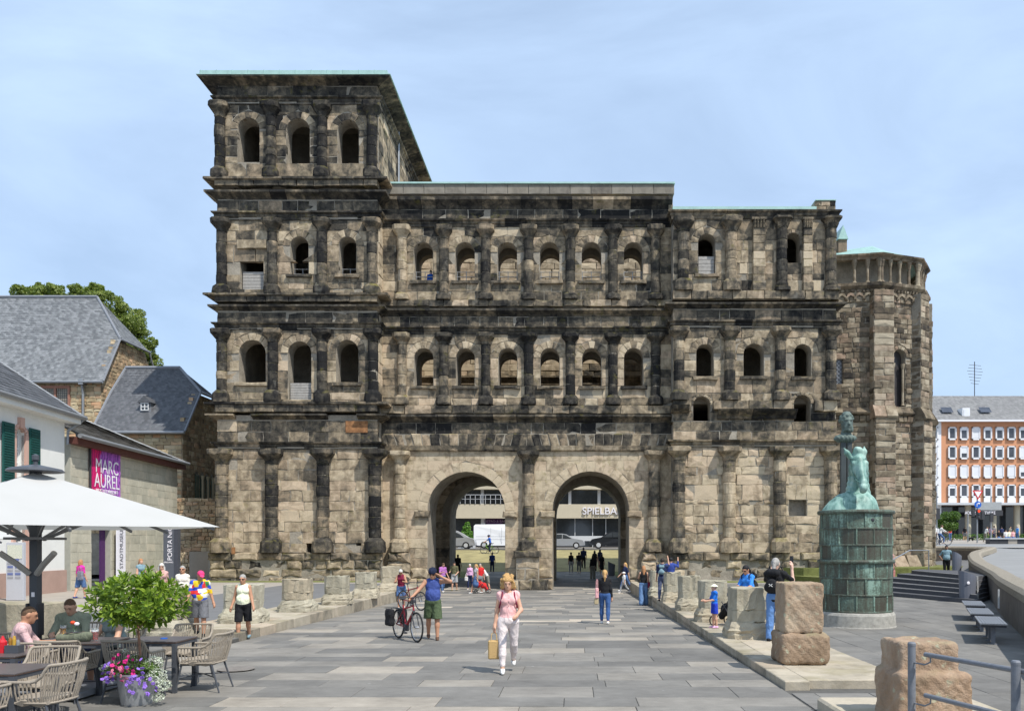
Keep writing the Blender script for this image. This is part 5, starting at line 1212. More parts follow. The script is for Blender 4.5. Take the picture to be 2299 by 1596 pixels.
q = MB(); q.box(X1(184), X1(195), 59.5, 60., Z1(866), Z1(853), bev=.02); q.tube([(X1(189.5), 59.7, Z1(866)), (X1(189.5), 59.85, Z1(885)), (X1(189.5), 59.85, 3)], .09, 8); q.build('downpipe', MGUT, t, loc=tuple(L0))
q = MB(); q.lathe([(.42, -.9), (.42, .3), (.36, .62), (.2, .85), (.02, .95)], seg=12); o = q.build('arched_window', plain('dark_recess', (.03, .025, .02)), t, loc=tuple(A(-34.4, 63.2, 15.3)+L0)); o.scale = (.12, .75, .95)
# --- smaller house with dormer
t = thing('gatehouse_annex', 'stone house with dark steep slate roof and tiny dormer, next to the gate', 'building', (-28, 53, 0)); L0 = -A(*t.location)
ym, yf, yb = gable_house(t, -30.5, -25.2, 53, 59.6, 9.6, 14.2, -30.6, -26.9, 12.3, 0, 0, MRUBL, MSLB, 34, 32)
W2 = Frame((0, 53, 0), (1, 0))
emit_wall(t, masonry(W2, -30.5, -25.2, 3, 9.5, .24, tone=tonef(.3, .2), ln=(.28, .6), proud=.04, rough=1.2), MRUBL, cap=80)
P = gablecut(masonry(Frame((-25.2, 53, 0), (0, 1)), 0, 6.6, 0, 12.2, .3, [hole(1.7+i*.8, 2.3+i*.8, 5.2, 7.1, 0) for i in range(5)], tone=tonef(.45, .2), ln=(.3, .65), proud=.04, rough=1.3), 53, yf, yb, 59.6, 9.6, 12.3); emit_wall(t, P, MRUB, cap=80)
for i in range(5):
    y = 53+2.0+i*.8; q = MB(); q.box(-25.16, -25.1, y-.28, y+.28, 5.2, 6.85); q.build('window', plain('green_old_glass', (.06, .10, .07), .3, .5, 6.), t, loc=tuple(L0))
    q = MB(); q.lathe([(.09, 5.15), (.07, 5.3), (.06, 6.5), (.1, 6.65), (.12, 6.8)], (-24.95, y+.4, 0), 8); q.build('colonnette', MRUBL, t, loc=tuple(L0))
q = MB(); a, b_ = px(322, 54.2), px(346, 54.2); z0, z1 = pz(927, 54.2), pz(905, 54.2)
q.box(a, b_, 53.75, 55.2, z0, z1, 0); dm = q.build('dormer', MLEAD, t, loc=tuple(L0))
q = MB(); m_ = (a+b_)/2; q.add([(a-.12, 53.6, z1-.05), (m_, 53.6, z1+.4), (b_+.12, 53.6, z1-.05), (a-.12, 55.6, z1-.05), (m_, 55.6, z1+.4), (b_+.12, 55.6, z1-.05)], [(0, 1, 4, 3), (1, 2, 5, 4), (0, 2, 1)]); q.build('dormer_roof', MSLB, dm)
q = MB(); q.box(a+.12, b_-.12, 53.7, 53.74, z0+.12, z1-.1); q.build('window_pane', MWIN, dm); q = MB()
for x in (a+.1, m_-.02, b_-.14): q.box(x, x+.05, 53.66, 53.7, z0+.1, z1-.05)
for z in (z0+.1, (z0+z1)/2, z1-.1): q.box(a+.1, b_-.09, 53.655, 53.695, z-.02, z+.03)
q.build('window_frame', MWF, dm)
# --- low rubble wall, grey door, panels beside the gate
t = thing('rubble_wall', 'low brown rubble stone wall with a grey plank door left of the gate', 'wall', (-25, 51, 0)); L0 = -A(*t.location); D3 = 51.; X3 = lambda p: px(p, D3); Z3 = lambda p: pz(p, D3)
emit_wall(t, masonry(Frame((0, D3, 0), (1, 0)), X3(325), X3(489), 0.1, Z3(1118), .24, tone=tonef(.4, .2), ln=(.25, .6), proud=.05, rough=1.5), MRUB)
q = MB(); q.box(X3(325), X3(489), 51.02, 51.8, 0, Z3(1120)); q.build('wall_core', MCORE, t, loc=tuple(L0))
MGD = plain('grey_painted_wood', (.20, .205, .22), .6, .08, 4.)
dr = None; q = MB(); q.box(X3(320), X3(358), 50.85, 50.95, .1, Z3(1268-2)+1.2); dr = q.build('door', MGD, t, loc=tuple(L0)); q = MB(); q.box(X3(333), X3(357), 50.8, 50.85, Z3(1278)+1.2, Z3(1272)+1.2); q.bar((X3(340), 50.82, .5), (X3(356), 50.82, 2.9), .06); q.build('door_brace', MDARK, dr)
q = MB(); q.box(X3(432), X3(478), 50.6, 50.9, .1, Z3(1245)+.2); q.build('concrete_screen', MCONC, t, loc=tuple(L0))
q = MB(); q.box(X3(478), X3(484), 50.4, 50.6, .1, Z3(1270)+1.); q.build('steel_post', MRAIL, t, loc=tuple(L0))
# --- museum wing: its front runs away from the camera
def along(d): return (-22.6-.09*(d-37), d)
pA, pB = along(37), along(49.2); UF = A(pB[0]-pA[0], pB[1]-pA[1]); LF = np.linalg.norm(UF); FM_ = Frame((pA[0], pA[1], 0), UF); 
if FM_.N[0] < 0: raise ValueError('frame')
t = thing('museum_wing', 'museum wing of greenish grey stone blocks with sloping slate roof and poster', 'building', (pA[0], pA[1], 0)); L0 = -A(*t.location)
def uof(X):       # distance along the front of what is seen at column X
    k = (X-CX)/F_PX; d = (-22.6+.09*37)/(k+.09); return (d-37)*math.sqrt(1+.0081)
dr0, dr1 = uof(204), uof(248)
dh = hole(dr0, dr1, .1, 3.0, 0, False)
emit(t, masonry(FM_, 0, LF, .1, 6.97, .42, [dh], tone=tonef(.35, .12), ln=(.5, 1.1), proud=.03, var=.003, bev=.006, rough=.2, gap=.006), 'wall_block', MBLK, 300, 'wall_blocks')
q = MB(); corewall(q, FM_, 0, LF, 0, 7.0, [dh], 0, -.4); corewall(q, FM_, dr0-1, dr1+1, 0, 3.4, [], -1.8, -2.0); q.build('wall_core', plain('pale_mortar', (.36, .35, .29)), t, loc=tuple(L0))
q = MB(); c_ = [FM_.pt(A(*[u]), A(*[z]), A(*[w]))[0] for u, z, w in ((-.3, 7.02, .55), (LF+.4, 7.02, .55), (LF-3.3, 9.25, -4.2), (-.3, 9.45, -4.2))]
roofplane(q, c_[0], c_[1], c_[3], c_[2], 20, 40); q.build('roof_slates', MSLC, t, kind='stuff', attrs=True, loc=tuple(L0))
q = MB(); q.add([c_[1]-A(0, 0, .05), c_[2]-A(0, 0, .05), FM_.pt(A(LF-3), A(6.7), A(-4.2))[0]], [(0, 1, 2)]); q.tube([c_[0], c_[1]], .1, 8); q.tube([c_[1], c_[2]], .08, 6); q.build('gutter', MGUT, t, loc=tuple(L0))
q = MB(); corewall(q, FM_, -.3, LF+.3, 6.66, 6.97, [], .42, .05); q.build('fascia_board', MBRN, t, loc=tuple(L0))
def on_frame(mb, F, u0, u1, z0, z1, w0, w1, mi=0): corewall(mb, F, u0, u1, z0, z1, [], w1, w0, mi)
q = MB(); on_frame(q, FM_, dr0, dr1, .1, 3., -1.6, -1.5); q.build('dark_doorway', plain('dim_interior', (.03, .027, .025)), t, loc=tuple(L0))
q = MB(); on_frame(q, FM_, dr1-.5, dr1, .1, 3., -.3, -.25); q.build('door_jamb_panel', plain('violet_panel', (.07, .02, .10)), t, loc=tuple(L0))
def frame_matrix(F, u, z, w):
    p = F.pt(A(u), A(z), A(w))[0] if np.ndim(F.pt(A(u), A(z), A(w))) > 1 else F.pt(A(u), A(z), A(w))
    return Matrix(((F.U[0], 0, F.N[0], p[0]), (F.U[1], 0, F.N[1], p[1]), (0, 1, 0, p[2]), (0, 0, 0, 1)))
def m_poster():
    def f(g):
        p = g.n('TexCoord').outputs['Object']; s_ = g.n('SeparateXYZ', {0: p}).outputs
        w_ = g.n('TexWave', {'Vector': p, 'Scale': 1.3, 'Distortion': 9., 'Detail': 3., 'Detail Scale': 1.6}).outputs['Fac']
        side = g.rng(g.math('ADD', s_[0], g.math('MULTIPLY', g.math('SUBTRACT', g.noise(p, 1.0, 3.), .5), 2.)), .95, 1.15)
        base = g.mix(side, (.68, .015, .15), (.45, .13, .55)); ink = g.mix(side, (.33, .01, .12), (.13, .03, .25))
        g.out(g.mix(g.rng(w_, .52, .72, 0., .8), base, ink), .6)
    return mat('poster_print', f)
ps = thing('poster', 'pink and purple exhibition banner reading MARC AUREL on the museum wing', 'banner', tuple(FM_.pt(A(uof(197)), A(3.65), A(.12)).ravel()), math.atan2(UF[1], UF[0]))
pw = uof(264)-uof(197); q = MB(); q.box(0, pw, -.02, .02, 0, 3.05); q.build('banner_cloth', m_poster(), ps)
q = MB(); q.box(-.05, 0, -.05, .03, 0, 3.08); q.box(0, pw, -.05, .03, 3.05, 3.12); q.build('banner_frame', MDARK, ps)
MTW = plain('white_print', (.85, .82, .85), .6, 0., 1.)
for s_, z, sz in (('MARC', 2.25, .95), ('AUREL', 1.55, .95)): text('lettering', s_, sz, MTW, ps, T(pw*.53, -.03, z)@R(math.pi/2, 'X'), .01, sx=pw/3.3)
text('lettering', 'WAS IST GUTE HERRSCHAFT?', .26, MTW, ps, T(pw*.53, -.03, 1.08)@R(math.pi/2, 'X'), .01, sx=pw/4.6)
bn = thing('museum_banner', 'tall narrow white banner reading STADTMUSEUM beside the museum door', 'banner', tuple(FM_.pt(A(uof(250)), A(.15), A(.25)).ravel()), math.atan2(UF[1], UF[0]))
bw_ = uof(269)-uof(250); q = MB(); q.box(0, bw_, -.03, .03, 0, 2.95); q.build('banner_panel', plain('white_panel', (.82, .80, .84), .5, .02), bn)
text('lettering', 'STADTMUSEUM', .5, plain('grey_print', (.15, .15, .17)), bn, T(bw_*.5, -.04, 1.9)@R(math.pi/2, 'X')@R(math.pi/2, 'Z'), .01, sx=.62)
# --- white house
hA, hB = along(26), along(36.5); UH = A(hB[0]-hA[0], hB[1]-hA[1]); LH = np.linalg.norm(UH); FH = Frame((hA[0], hA[1], 0), UH)
def uoh(X): k = (X-CX)/F_PX; d = (-22.6+.09*37)/(k+.09); return (d-26)*math.sqrt(1+.0081)
t = thing('white_house', 'white rendered house with pink plinth and dark green shutters at the left edge', 'house', (hA[0], hA[1], 0)); L0 = -A(*t.location)
wz0, wz1 = 4.3, 6.9; w0_, w1_ = uoh(33), uoh(54)
hw1 = hole(w0_, w1_, wz0, wz1, 0); hw2 = hole(w0_-.05, w1_+.05, 1.35, 3.3, 0, False)
q = MB(); corewall(q, FH, 0, LH, 1.05, 4.0, [hw2], 0, -.35); corewall(q, FH, 0, LH, 4.0, 7.9, [hw1], 0, -.35)
q.build('wall', MWHT, t, loc=tuple(L0)); q = MB(); on_frame(q, FH, -.1, LH+.06, 0, 1.05, -.3, .07); q.build('plinth', MPLIN, t, loc=tuple(L0))
q = MB(); c_ = [FH.pt(A(u), A(z), A(w)).ravel() for u, z, w in ((-.3, 7.85, .6), (LH+.6, 7.85, .6), (LH-3.6, 12.0, -4.5), (-.3, 12.0, -4.5))]; roofplane(q, c_[0], c_[1], c_[3], c_[2], 26, 44)
q.build('roof_slates', MSLB, t, kind='stuff', attrs=True, loc=tuple(L0)); q = MB(); q.tube([c_[0], c_[1]], .11, 8); q.tube([c_[1], c_[2]], .07, 6); q.tube([c_[1], FH.pt(A(LH+.1), A(7.2), A(.1)).ravel(), FH.pt(A(LH+.05), A(6.6), A(.1)).ravel()], .06, 8)
q.build('gutter', MGUT, t, loc=tuple(L0)); q = MB(); corewall(q, FH, -.3, LH+.4, 7.55, 7.85, [], .5, .0); q.build('eaves_board', MWHT, t, loc=tuple(L0))
MPNK = plain('pink_stone_surround', (.56, .36, .29), .85, .06, 3.)
for h_, nm in ((hw1, 1), (hw2, 0)):
    q = MB(); a, b_ = h_['x0'], h_['x1']; top = h_['zs']
    on_frame(q, FH, a-.2, a, h_['z0']-.15, top, -.1, .08); on_frame(q, FH, b_, b_+.2, h_['z0']-.15, top, -.1, .08); on_frame(q, FH, a-.3, b_+.3, h_['z0']-.3, h_['z0']-.12, -.1, .14)
    if h_['arch']:
        for i in range(8):
            t0, t1 = math.pi*i/8, math.pi*(i+1)/8; po = [(h_['cx']+r_*math.cos(x), top+r_*math.sin(x)*.8) for r_, x in ((h_['r'], t0), (h_['r']+.22, t0), (h_['r']+.22, t1), (h_['r'], t1))]; p_ = stone(FH, po, .08, .1, .01, .3); q.add(p_.v, p_.f)
        on_frame(q, FH, h_['cx']-.14, h_['cx']+.14, top+h_['r']*.8, top+h_['r']*.8+.42, -.05, .14)
    else: on_frame(q, FH, a-.2, b_+.2, top, top+.2, -.1, .08)
    w = q.build('window', MPNK, t, loc=tuple(L0)); q = MB(); on_frame(q, FH, a, b_, h_['z0'], top+h_['r'], -.3, -.26); q.build('pane', plain('curtained_glass', (.38, .34, .30), .25, .2, 4., spec=.6), w)
    q = MB()
    for u in (a, (a+b_)/2-.03, b_-.07): on_frame(q, FH, u, u+.07, h_['z0'], top+h_['r']*.8, -.26, -.2)
    for k in range(5): z = h_['z0']+(top-h_['z0'])*k/4; on_frame(q, FH, a, b_, z, z+.05, -.255, -.205)
    q.build('window_frame', MWF, w)
    if nm:
        for u0 in (a-.2-.78, b_+.2):
            q = MB(); on_frame(q, FH, u0, u0+.78, h_['z0']-.1, top+.35, .08, .12); sh = q.build('shutter', MSHUT, t, loc=tuple(L0)); q = MB()
            for k in range(26): z = h_['z0']+.0+k*(top+.3-h_['z0'])/26; on_frame(q, FH, u0+.07, u0+.71, z, z+.05, .12, .155)
            q.build('louvres', MSHUT, sh)
q = MB(); on_frame(q, FH, uoh(117), uoh(129), 4.0, 4.65, .02, .05); q.build('wall_plate', plain('pale_sign', (.6, .6, .62)), t, loc=tuple(L0))
# --- steles
st_ = thing('entrance_stele', 'tall dark grey stele reading PORTA NIGRA beside the gate', 'stele', (px(386, 43), 43, .1)); MST2 = plain('dark_grey_panel', (.10, .11, .13), .5, .05, 2.)
q = MB(); q.box(-.37, .17, -.16, .16, 0, 3.3); q.build('stele_front', MST2, st_); q = MB(); q.box(.172, .38, -.15, .15, 0, 3.3); q.build('stele_side', plain('dark_grey_panel_side', (.06, .065, .08), .5), st_)
text('lettering', 'PORTA NIGRA', .34, MTW, st_, T(-.02, -.165, 2.35)@R(math.pi/2, 'X')@R(math.pi/2, 'Z'), .01); text('lettering', 'EINGANG', .11, MTW, st_, T(-.1, -.165, 1.15)@R(math.pi/2, 'X'), .01)
st_ = thing('city_map_stele', 'pale grey information stele with a town map in front of the white house', 'information board', (px(36, 30.6), 30.6, .1)); q = MB(); q.box(-.32, .32, -.08, .08, 0, 2.15, bev=.01); q.build('stele_body', plain('silver_panel', (.45, .46, .49), .4, .04, 2.), st_)
def m_map():
    def f(g):
        p = g.n('TexCoord').outputs['Object']; v = g.n('TexVoronoi', {'Vector': p, 'Scale': 16.}, feature='DISTANCE_TO_EDGE').outputs[0]; sx_ = g.n('SeparateXYZ', {0: p}).outputs
        c = g.mix(g.rng(v, .02, .06), (.75, .70, .6), (.50, .52, .42)); c = g.mix(g.rng(g.math('ADD', sx_[0], g.math('MULTIPLY', sx_[2], .2)), .03, .05, 1., 0.), c, (.15, .3, .55)); g.out(c, .5)
    return mat('map_print', f)
q = MB(); q.box(-.26, .28, -.095, -.081, 1.55, 2.05); q.build('map_print', m_map(), st_)
for r_ in range(6):
    for c_ in range(2): q = MB(); q.box(-.26+c_*.28, -.26+c_*.28+.2*(1 if r_ else .7), -.092, -.081, 1.46-r_*.13, 1.54-r_*.13); q.build('info_line', plain('info_print_%d' % (r_ % 2), (.12, .15, .32) if r_ % 2 == 0 else (.3, .3, .32)), st_)
# --- trees behind the roofs
def leafcloud(mb, clumps, n, size, seed=1, flat=.0, mi=0):
    r_ = np.random.RandomState(seed); cw = np.array([c[3]**2 for c in clumps]); cw = cw/cw.sum()
    ids = r_.choice(len(clumps), n, p=cw); C_ = np.array([c[:3] for c in clumps])[ids]; Rr = np.array([c[3] for c in clumps])[ids]
    d = r_.randn(n, 3); d /= np.linalg.norm(d, axis=1)[:, None]; pos = C_+d*(Rr*r_.uniform(.55, 1.06, n)**.5)[:, None]*A(1, 1, .82)
    a = r_.randn(n, 3); a /= np.linalg.norm(a, axis=1)[:, None]; b = np.cross(a, d+r_.randn(n, 3)*.5); b /= np.linalg.norm(b, axis=1)[:, None]
    s = size*r_.uniform(.6, 1.3, n)[:, None]
    V = np.stack([pos-a*s, pos-b*s*.5, pos+a*s, pos+b*s*.5], 1).reshape(-1, 3); return V, np.arange(4*n).reshape(n, 4), np.repeat(r_.rand(n), 4)
def m_leaf(name, a, b, tr=.3):
    def f(g):
        r = g.n('Attribute', attribute_name='rnd').outputs['Fac']; c = g.mix(r, a, b); p = g.n('BsdfPrincipled', {'Base Color': c, 'Roughness': .5, 'Specular IOR Level': .4})
        t_ = g.n('BsdfTranslucent', {'Color': g.mix(1., c, (1.3, 1.5, .6), 'MULTIPLY')}); m_ = g.n('MixShader', {0: tr, 1: p.outputs[0], 2: t_.outputs[0]}); g.n('OutputMaterial', {'Surface': m_.outputs[0]})
    return mat(name, f)
MLF = m_leaf('chestnut_leaf', (.10, .15, .03), (.27, .31, .07)); MBARK = plain('bark', (.10, .075, .05), .9, .3, 8., bs=.6)
def tree(label, base, clumps, n, size, seed, trunk_r=.35, lf=None):
    rq = np.random.RandomState(seed); big = list(clumps)
    for c in big:
        for _ in range(6):
            d = rq.randn(3); d /= np.linalg.norm(d); q = A(*c[:3])+d*c[3]*.95*A(1, 1, .8); clumps = clumps+[(q[0], q[1], q[2], c[3]*rq.uniform(.22, .42))]
    t = thing('broadleaf_tree', label, 'tree', base); V, Fq, r_ = leafcloud(None, clumps, n, size, seed); me = mesh_from('crown', V, Fq, lf or MLF, rnd=r_); link('crown', me, t)
    b = MB(); top = np.mean([c[:3] for c in clumps], 0); b.tube([(0, 0, 0), (top[0]*.3, 0, top[2]*.4), (top[0]*.8, 0, top[2]*.8)], [trunk_r, trunk_r*.75, trunk_r*.4], 8)
    for c in big: b.tube([(top[0]*.4, 0, top[2]*.45), tuple(A(*c[:3])*A(.7, .7, .85)), tuple(c[:3])], [trunk_r*.4, trunk_r*.25, .05], 5)
    b.build('trunk', MBARK, t); return t
def cl_(X, Y, r, d, base, dd=0): return (px(X, d)-base[0], dd, pz(Y, d)-base[2], r*d/F_PX)
B = (px(240, 78), 78, 0); tree('tall chestnut tree rising behind the right end of the big slate roof', B, [cl_(*q, 78, B, rs.uniform(-1, 1)) for q in ((190, 668, 26), (220, 665, 22), (245, 690, 36), (275, 715, 38), (300, 730, 26), (268, 755, 32), (300, 775, 28), (330, 790, 26), (345, 815, 20), (350, 775, 14), (250, 730, 40), (310, 745, 20), (205, 680, 26), (322, 812, 22), (230, 655, 14), (182, 655, 13))], 26000, .13, 3)
B = (px(100, 80), 80, 0); tree('rounded chestnut tree top behind the left part of the slate roof ridge', B, [cl_(*q, 80, B, rs.uniform(-1, 1)) for q in ((60, 664, 20), (85, 650, 17), (110, 652, 20), (140, 662, 18), (75, 668, 18), (125, 672, 22), (98, 668, 26))], 9000, .13, 4)
# ================================================================ apse on the right of the gate
MAPS = m_stone('small_brown_ashlar', (.36, .31, .23), (.21, .172, .122), (.105, .085, .062), (.035, .031, .028), pink=(.23, .155, .11), moss=.2, bs=.35)
ap = thing('church_apse', 'polygonal stone apse with buttresses, small column gallery and copper roof, right of the gate', 'apse', (19, 50, 0)); LA = -A(*ap.location)
AV = [A(15.6, 50.45), A(18.62, 49.95), A(21.3, 50.9), A(22.55, 53.0), A(22.9, 60)]
PA = dict(stone=[], cb=[]); zA, zB, zC, zD = .2, 10.0, 18.0, 19.75
ta = lambda u, z: float(np.clip(.36+rs.randn()*.17+(.1 if z > 10 else 0), 0, 1))
co = MB()
lw = None
for i in range(4):
    U_ = AV[i+1]-AV[i]; Lf = np.linalg.norm(U_); Fa = Frame((*AV[i], 0), U_)
    hl = [hole(.95, 1.5, 12.0, 14.3, 0, False)] if i == 0 else [hole(Lf/2-.5, Lf/2+.45, 10.6, 14.1, .25)] if i == 1 else []
    if i == 0: hl = [hole(px(1878, 50.3)-AV[0][0]-.1, px(1893, 50.3)-AV[0][0], pz(862, 50.3), pz(806, 50.3), 0, False)]
    masonry(Fa, 0, Lf, zA, zB, .33, tone=ta, out=PA['stone'], ln=(.4, 1.), proud=.03, var=.02, bev=.02)
    masonry(Fa, 0, Lf, zB+.5, zC-1.1, .31, hl, tone=ta, out=PA['stone'], ln=(.35, .9), proud=.03, var=.02, bev=.02)
    masonry(Fa, 0, Lf, zC-1.1, zC-.35, .37, tone=tonef(.42), out=PA['stone'], ln=(.4, .8), proud=.10)
    corewall(co, Fa, 0, Lf, 0, zB+.5, [], -.02, -.8); corewall(co, Fa, 0, Lf, zB+.5, zC, hl, -.02, -.6); corewall(co, Fa, 0, Lf, zC, zD, [], -1.0, -1.4, tone=.8)
    k = max(2, round(Lf/.55))
    for j in range(k):      # little round-arched frieze under the gallery
        u = (j+.5)*Lf/k; hh = hole(u-.17, u+.17, zC-1.0, zC-.62, .0); q = []
        pts = [(u+r_*math.cos(t), zC-.8+r_*math.sin(t)) for r_, t in ((.27, 0), (.27, .8), (.27, 1.57), (.27, 2.3), (.27, 3.14), (.17, 3.14), (.17, 2.3), (.17, 1.57), (.17, .8), (.17, 0))]
        PA['stone'].append(stone(Fa, pts, .2, .1, .01, .35, jit=.003, rough=.2))
        PA['stone'].append(stone(Fa, [(u-.1+Lf/k/2, zC-1.), (u+.1+Lf/k/2, zC-1.), (u+.12+Lf/k/2, zC-.75), (u-.12+Lf/k/2, zC-.75)], .22, .1, .03, .5))
path = [tuple(v) for v in AV]
cornice(path, zC-.35, [(.12, 0), (.34, .18), (.36, .35)], .7, .45, out=PA['cb']); cornice(path, zC-.5, [(.2, 0), (.22, .14)], .22, .55, gap=.1, out=PA['cb'])
cornice(path, zB, [(.1, 0), (.3, .12), (.32, .2), (.12, .42), (.1, .5)], .8, .5, out=PA['cb']); cornice(path, zB-.42, [(.05, 0), (.18, .1), (.2, .4)], .32, .55, gap=.05, jit=.03, out=PA['cb'])
cornice(path, zD-.28, [(.12, 0), (.16, .1), (.34, .2), (.36, .28)], .8, .5, out=PA['cb']); cornice(path, 0.1, [(.75, 0), (.75, .7), (.3, 1.4)], 1.2, .35, out=PA['cb'], jit=.05)
# gallery columns
for i in range(4):
    U_ = AV[i+1]-AV[i]; Lf = np.linalg.norm(U_); Fa = Frame((*AV[i], 0), U_); n = max(3, round(Lf/.72))
    for j in range(n+1):
        if i == 0 and j < 2: continue
        u = min(Lf-.08, max(.08, j*Lf/n)); p = Fa.pt(A(u), A(zC), A(-.02)).ravel(); fat = 1.3 if j in (0, n) else 1.; b = MB(); t_ = rs.uniform(.2, .45); r_ = .085*fat
        b.lathe([(r_*1.7, 0), (r_*1.7, .1), (r_*1.1, .18), (r_, .24), (r_*.95, 1.0), (r_*1.2, 1.06), (r_*1.7, 1.3), (r_*1.9, 1.34), (r_*1.9, 1.5)], (0, 0, 0), 8, tone=t_)
        b.build('gallery_column', MAPS, ap, attrs=True, loc=tuple(p+LA))
for i in (1, 2, 3):
    u1 = (AV[i]-AV[i-1]); u2 = AV[i+1]-AV[i]; Ub = u1/np.linalg.norm(u1)+u2/np.linalg.norm(u2); Ub /= np.linalg.norm(Ub); Fb = Frame((*AV[i], 0), Ub); w = (.63, .5, .45)[i-1]
    for (a, b_, o) in ((zA, zB-.2, .62), (zB+.5, zC-.5, .42)):
        Ff = Frame(tuple(Fb.O+Fb.N*o), Ub); masonry(Ff, -w, w, a, b_, .36, tone=tonef(.34, .25), out=PA['stone'], ln=(.5, 1.2), proud=.02, var=.015, bev=.02)
        for sgn in (-1, 1):
            Us = Fb.N*(-sgn) if sgn > 0 else Fb.N; O2 = Fb.O+Fb.U*w*sgn+(Fb.N*o if sgn > 0 else -Fb.N*.3); Fs = Frame(tuple(O2), (Fb.N*(-1 if sgn > 0 else 1))[:2]); masonry(Fs, 0, o+.3, a, b_, .36, tone=tonef(.45, .2), out=PA['stone'], ln=(.5, .9), proud=.0, bev=.02)
        corewall(co, Fb, -w, w, a, b_, [], o-.02, -.5)
    cornice([tuple((Fb.O+Fb.U*s_)[:2]) for s_ in (-w-.08, w+.08)], zB-.25, [(.7, 0), (.78, .1), (.72, .3), (.42, .8)], .6, .45, out=PA['cb'])
co.build('wall_core', MCORE, ap, loc=tuple(LA), kind='stuff'); emit(ap, PA['stone'], 'stone', MAPS, 300, 'ashlar_stones'); emit(ap, PA['cb'], 'cornice_block', MAPS, 120, 'cornice_blocks')
b = MB(); inn = [v+(A(18.5, 57)-v)*.06 for v in AV]; top = [A(17.0, 54), A(19.2, 53), A(20.6, 54), A(21, 56), A(21, 60)]
outv = [tuple(v+(v-A(18.5, 57))*.03)+(zD,) for v in AV]
b.add(outv+[tuple(v)+(zD+1.6,) for v in top], [(i, i+1, i+6, i+5) for i in range(4)]+[(5, 6, 7, 8, 9), (4, 3, 2, 1, 0)]); b.build('copper_roof', plain('dull_copper', (.27, .42, .385), .6, .2, 2.), ap, loc=tuple(LA))
b = MB(); b.box(px(1878, 52), px(1897, 52), 51.6, 53, 15, pz(543, 52), tone=.4); b.build('roof_pier', MAPS, ap, attrs=True, loc=tuple(LA)); b = MB(); a0, a1, zz = px(1876, 52), px(1899, 52), pz(543, 52)
b.add([(a0, 51.5, zz), (a1, 51.5, zz), ((a0+a1)/2, 51.5, pz(512, 52)), (a0, 53.1, zz), (a1, 53.1, zz), ((a0+a1)/2, 53.1, pz(512, 52))], [(0, 1, 2), (3, 5, 4), (0, 2, 5, 3), (1, 4, 5, 2), (0, 3, 4, 1)]); b.build('pier_roof', MCOP, ap, loc=tuple(LA))
Fa = Frame((*AV[1], 0), AV[2]-AV[1]); Lf = np.linalg.norm(AV[2]-AV[1]); b = MB(); on_frame(b, Fa, Lf/2-.5, Lf/2+.45, 10.6, 14.1, -.5, -.4); wn = b.build('arched_window', plain('dark_church_glass', (.05, .045, .045), .3, .3, 4.), ap, loc=tuple(LA))
for u in (Lf/2-.4, Lf/2+.32): p = Fa.pt(A(u), A(10.7), A(-.12)).ravel(); b = MB(); b.lathe([(.12, 0), (.08, .12), (.07, 2.2), (.11, 2.35), (.13, 2.55)], tuple(p), 8, tone=.2); b.build('window_column', MAPS, wn, attrs=True)
b = MB(); x0, x1 = px(1877, 50.3), px(1893, 50.3); b.box(x0, x1, 50.5, 50.55, pz(862, 50), pz(806, 50)); wn = b.build('lattice_window', plain('lattice_glass', (.13, .13, .14), .25, .3, 5.), ap, loc=tuple(LA)); b = MB()
for i in range(-4, 9): z = pz(862, 50)+i*.25; b.bar((x0, 50.47, z), (x1, 50.47, z+.43), .02); b.bar((x0, 50.46, z+.43), (x1, 50.46, z), .02)
b.build('lead_lattice', MRAIL, wn)
# ================================================================ barrel monument with horse and bust
MVER = None
def m_verd():
    def f(g):
        p = g.pos(); t = g.n('Attribute', attribute_name='tone').outputs['Fac']; a = g.noise(p, 2.2, 6., .65, .5); b = g.noise(g.pos((7, 7, .8)), 1.6, 5., .65); c_ = g.noise(p, 24., 4.)
        s = g.math('ADD', g.math('MULTIPLY', t, .6), g.math('ADD', g.math('MULTIPLY', a, .5), g.math('MULTIPLY', b, .6))); s = g.math('ADD', s, g.math('MULTIPLY', g.math('SUBTRACT', c_, .5), .35))
        c = g.ramp(s, [(.60, (.06, .052, .037)), (.76, (.075, .083, .06)), (.90, (.115, .165, .125)), (1.0, (.24, .35, .28))])
        g.out(c, .6, g.math('ADD', a, c_), .3, .02, spec=.4)
    return mat('patinated_copper', f)
MVER = m_verd(); MHOR = None
def m_horse():
    def f(g):
        p = g.pos(); a = g.noise(p, 3., 6., .6, .6); b = g.noise(g.pos((6, 6, .9)), 1.3, 5., .6); c_ = g.noise(p, 18., 4.)
        c = g.ramp(g.math('ADD', g.math('MULTIPLY', a, .5), g.math('MULTIPLY', b, .5)), [(.34, (.05, .10, .085)), (.44, (.13, .25, .205)), (.53, (.25, .40, .34)), (.66, (.38, .51, .44))]); g.out(c, .5, g.math('ADD', c_, a), .3, .015, spec=.45)
    return mat('horse_bronze_patina', f)
FX, FY = px(1921, 21.5), 21.5; fz = .06
mo = thing('barrel_monument', 'green copper plated barrel monument on a round stone plinth', 'monument', (FX, FY, fz))
MGRAN = plain('rough_pale_granite', (.42, .40, .35), .95, .3, 10., bs=.9, bd=.03)
b = MB(); b.lathe([(1.0, -.1), (1.0, 0), (.985, .03), (.975, .3), (.945, .36), (.9, .38)], seg=48); b.build('plinth', MGRAN, mo)
RB = .885; zr0, zr1 = .39, 2.93; b = MB(); b.lathe([(RB-.02, .36), (RB-.02, 2.93)], seg=48, tone=.2); b.build('barrel_core', MVER, mo, attrs=True)
rows_z = np.linspace(.40, 2.93, 7); 
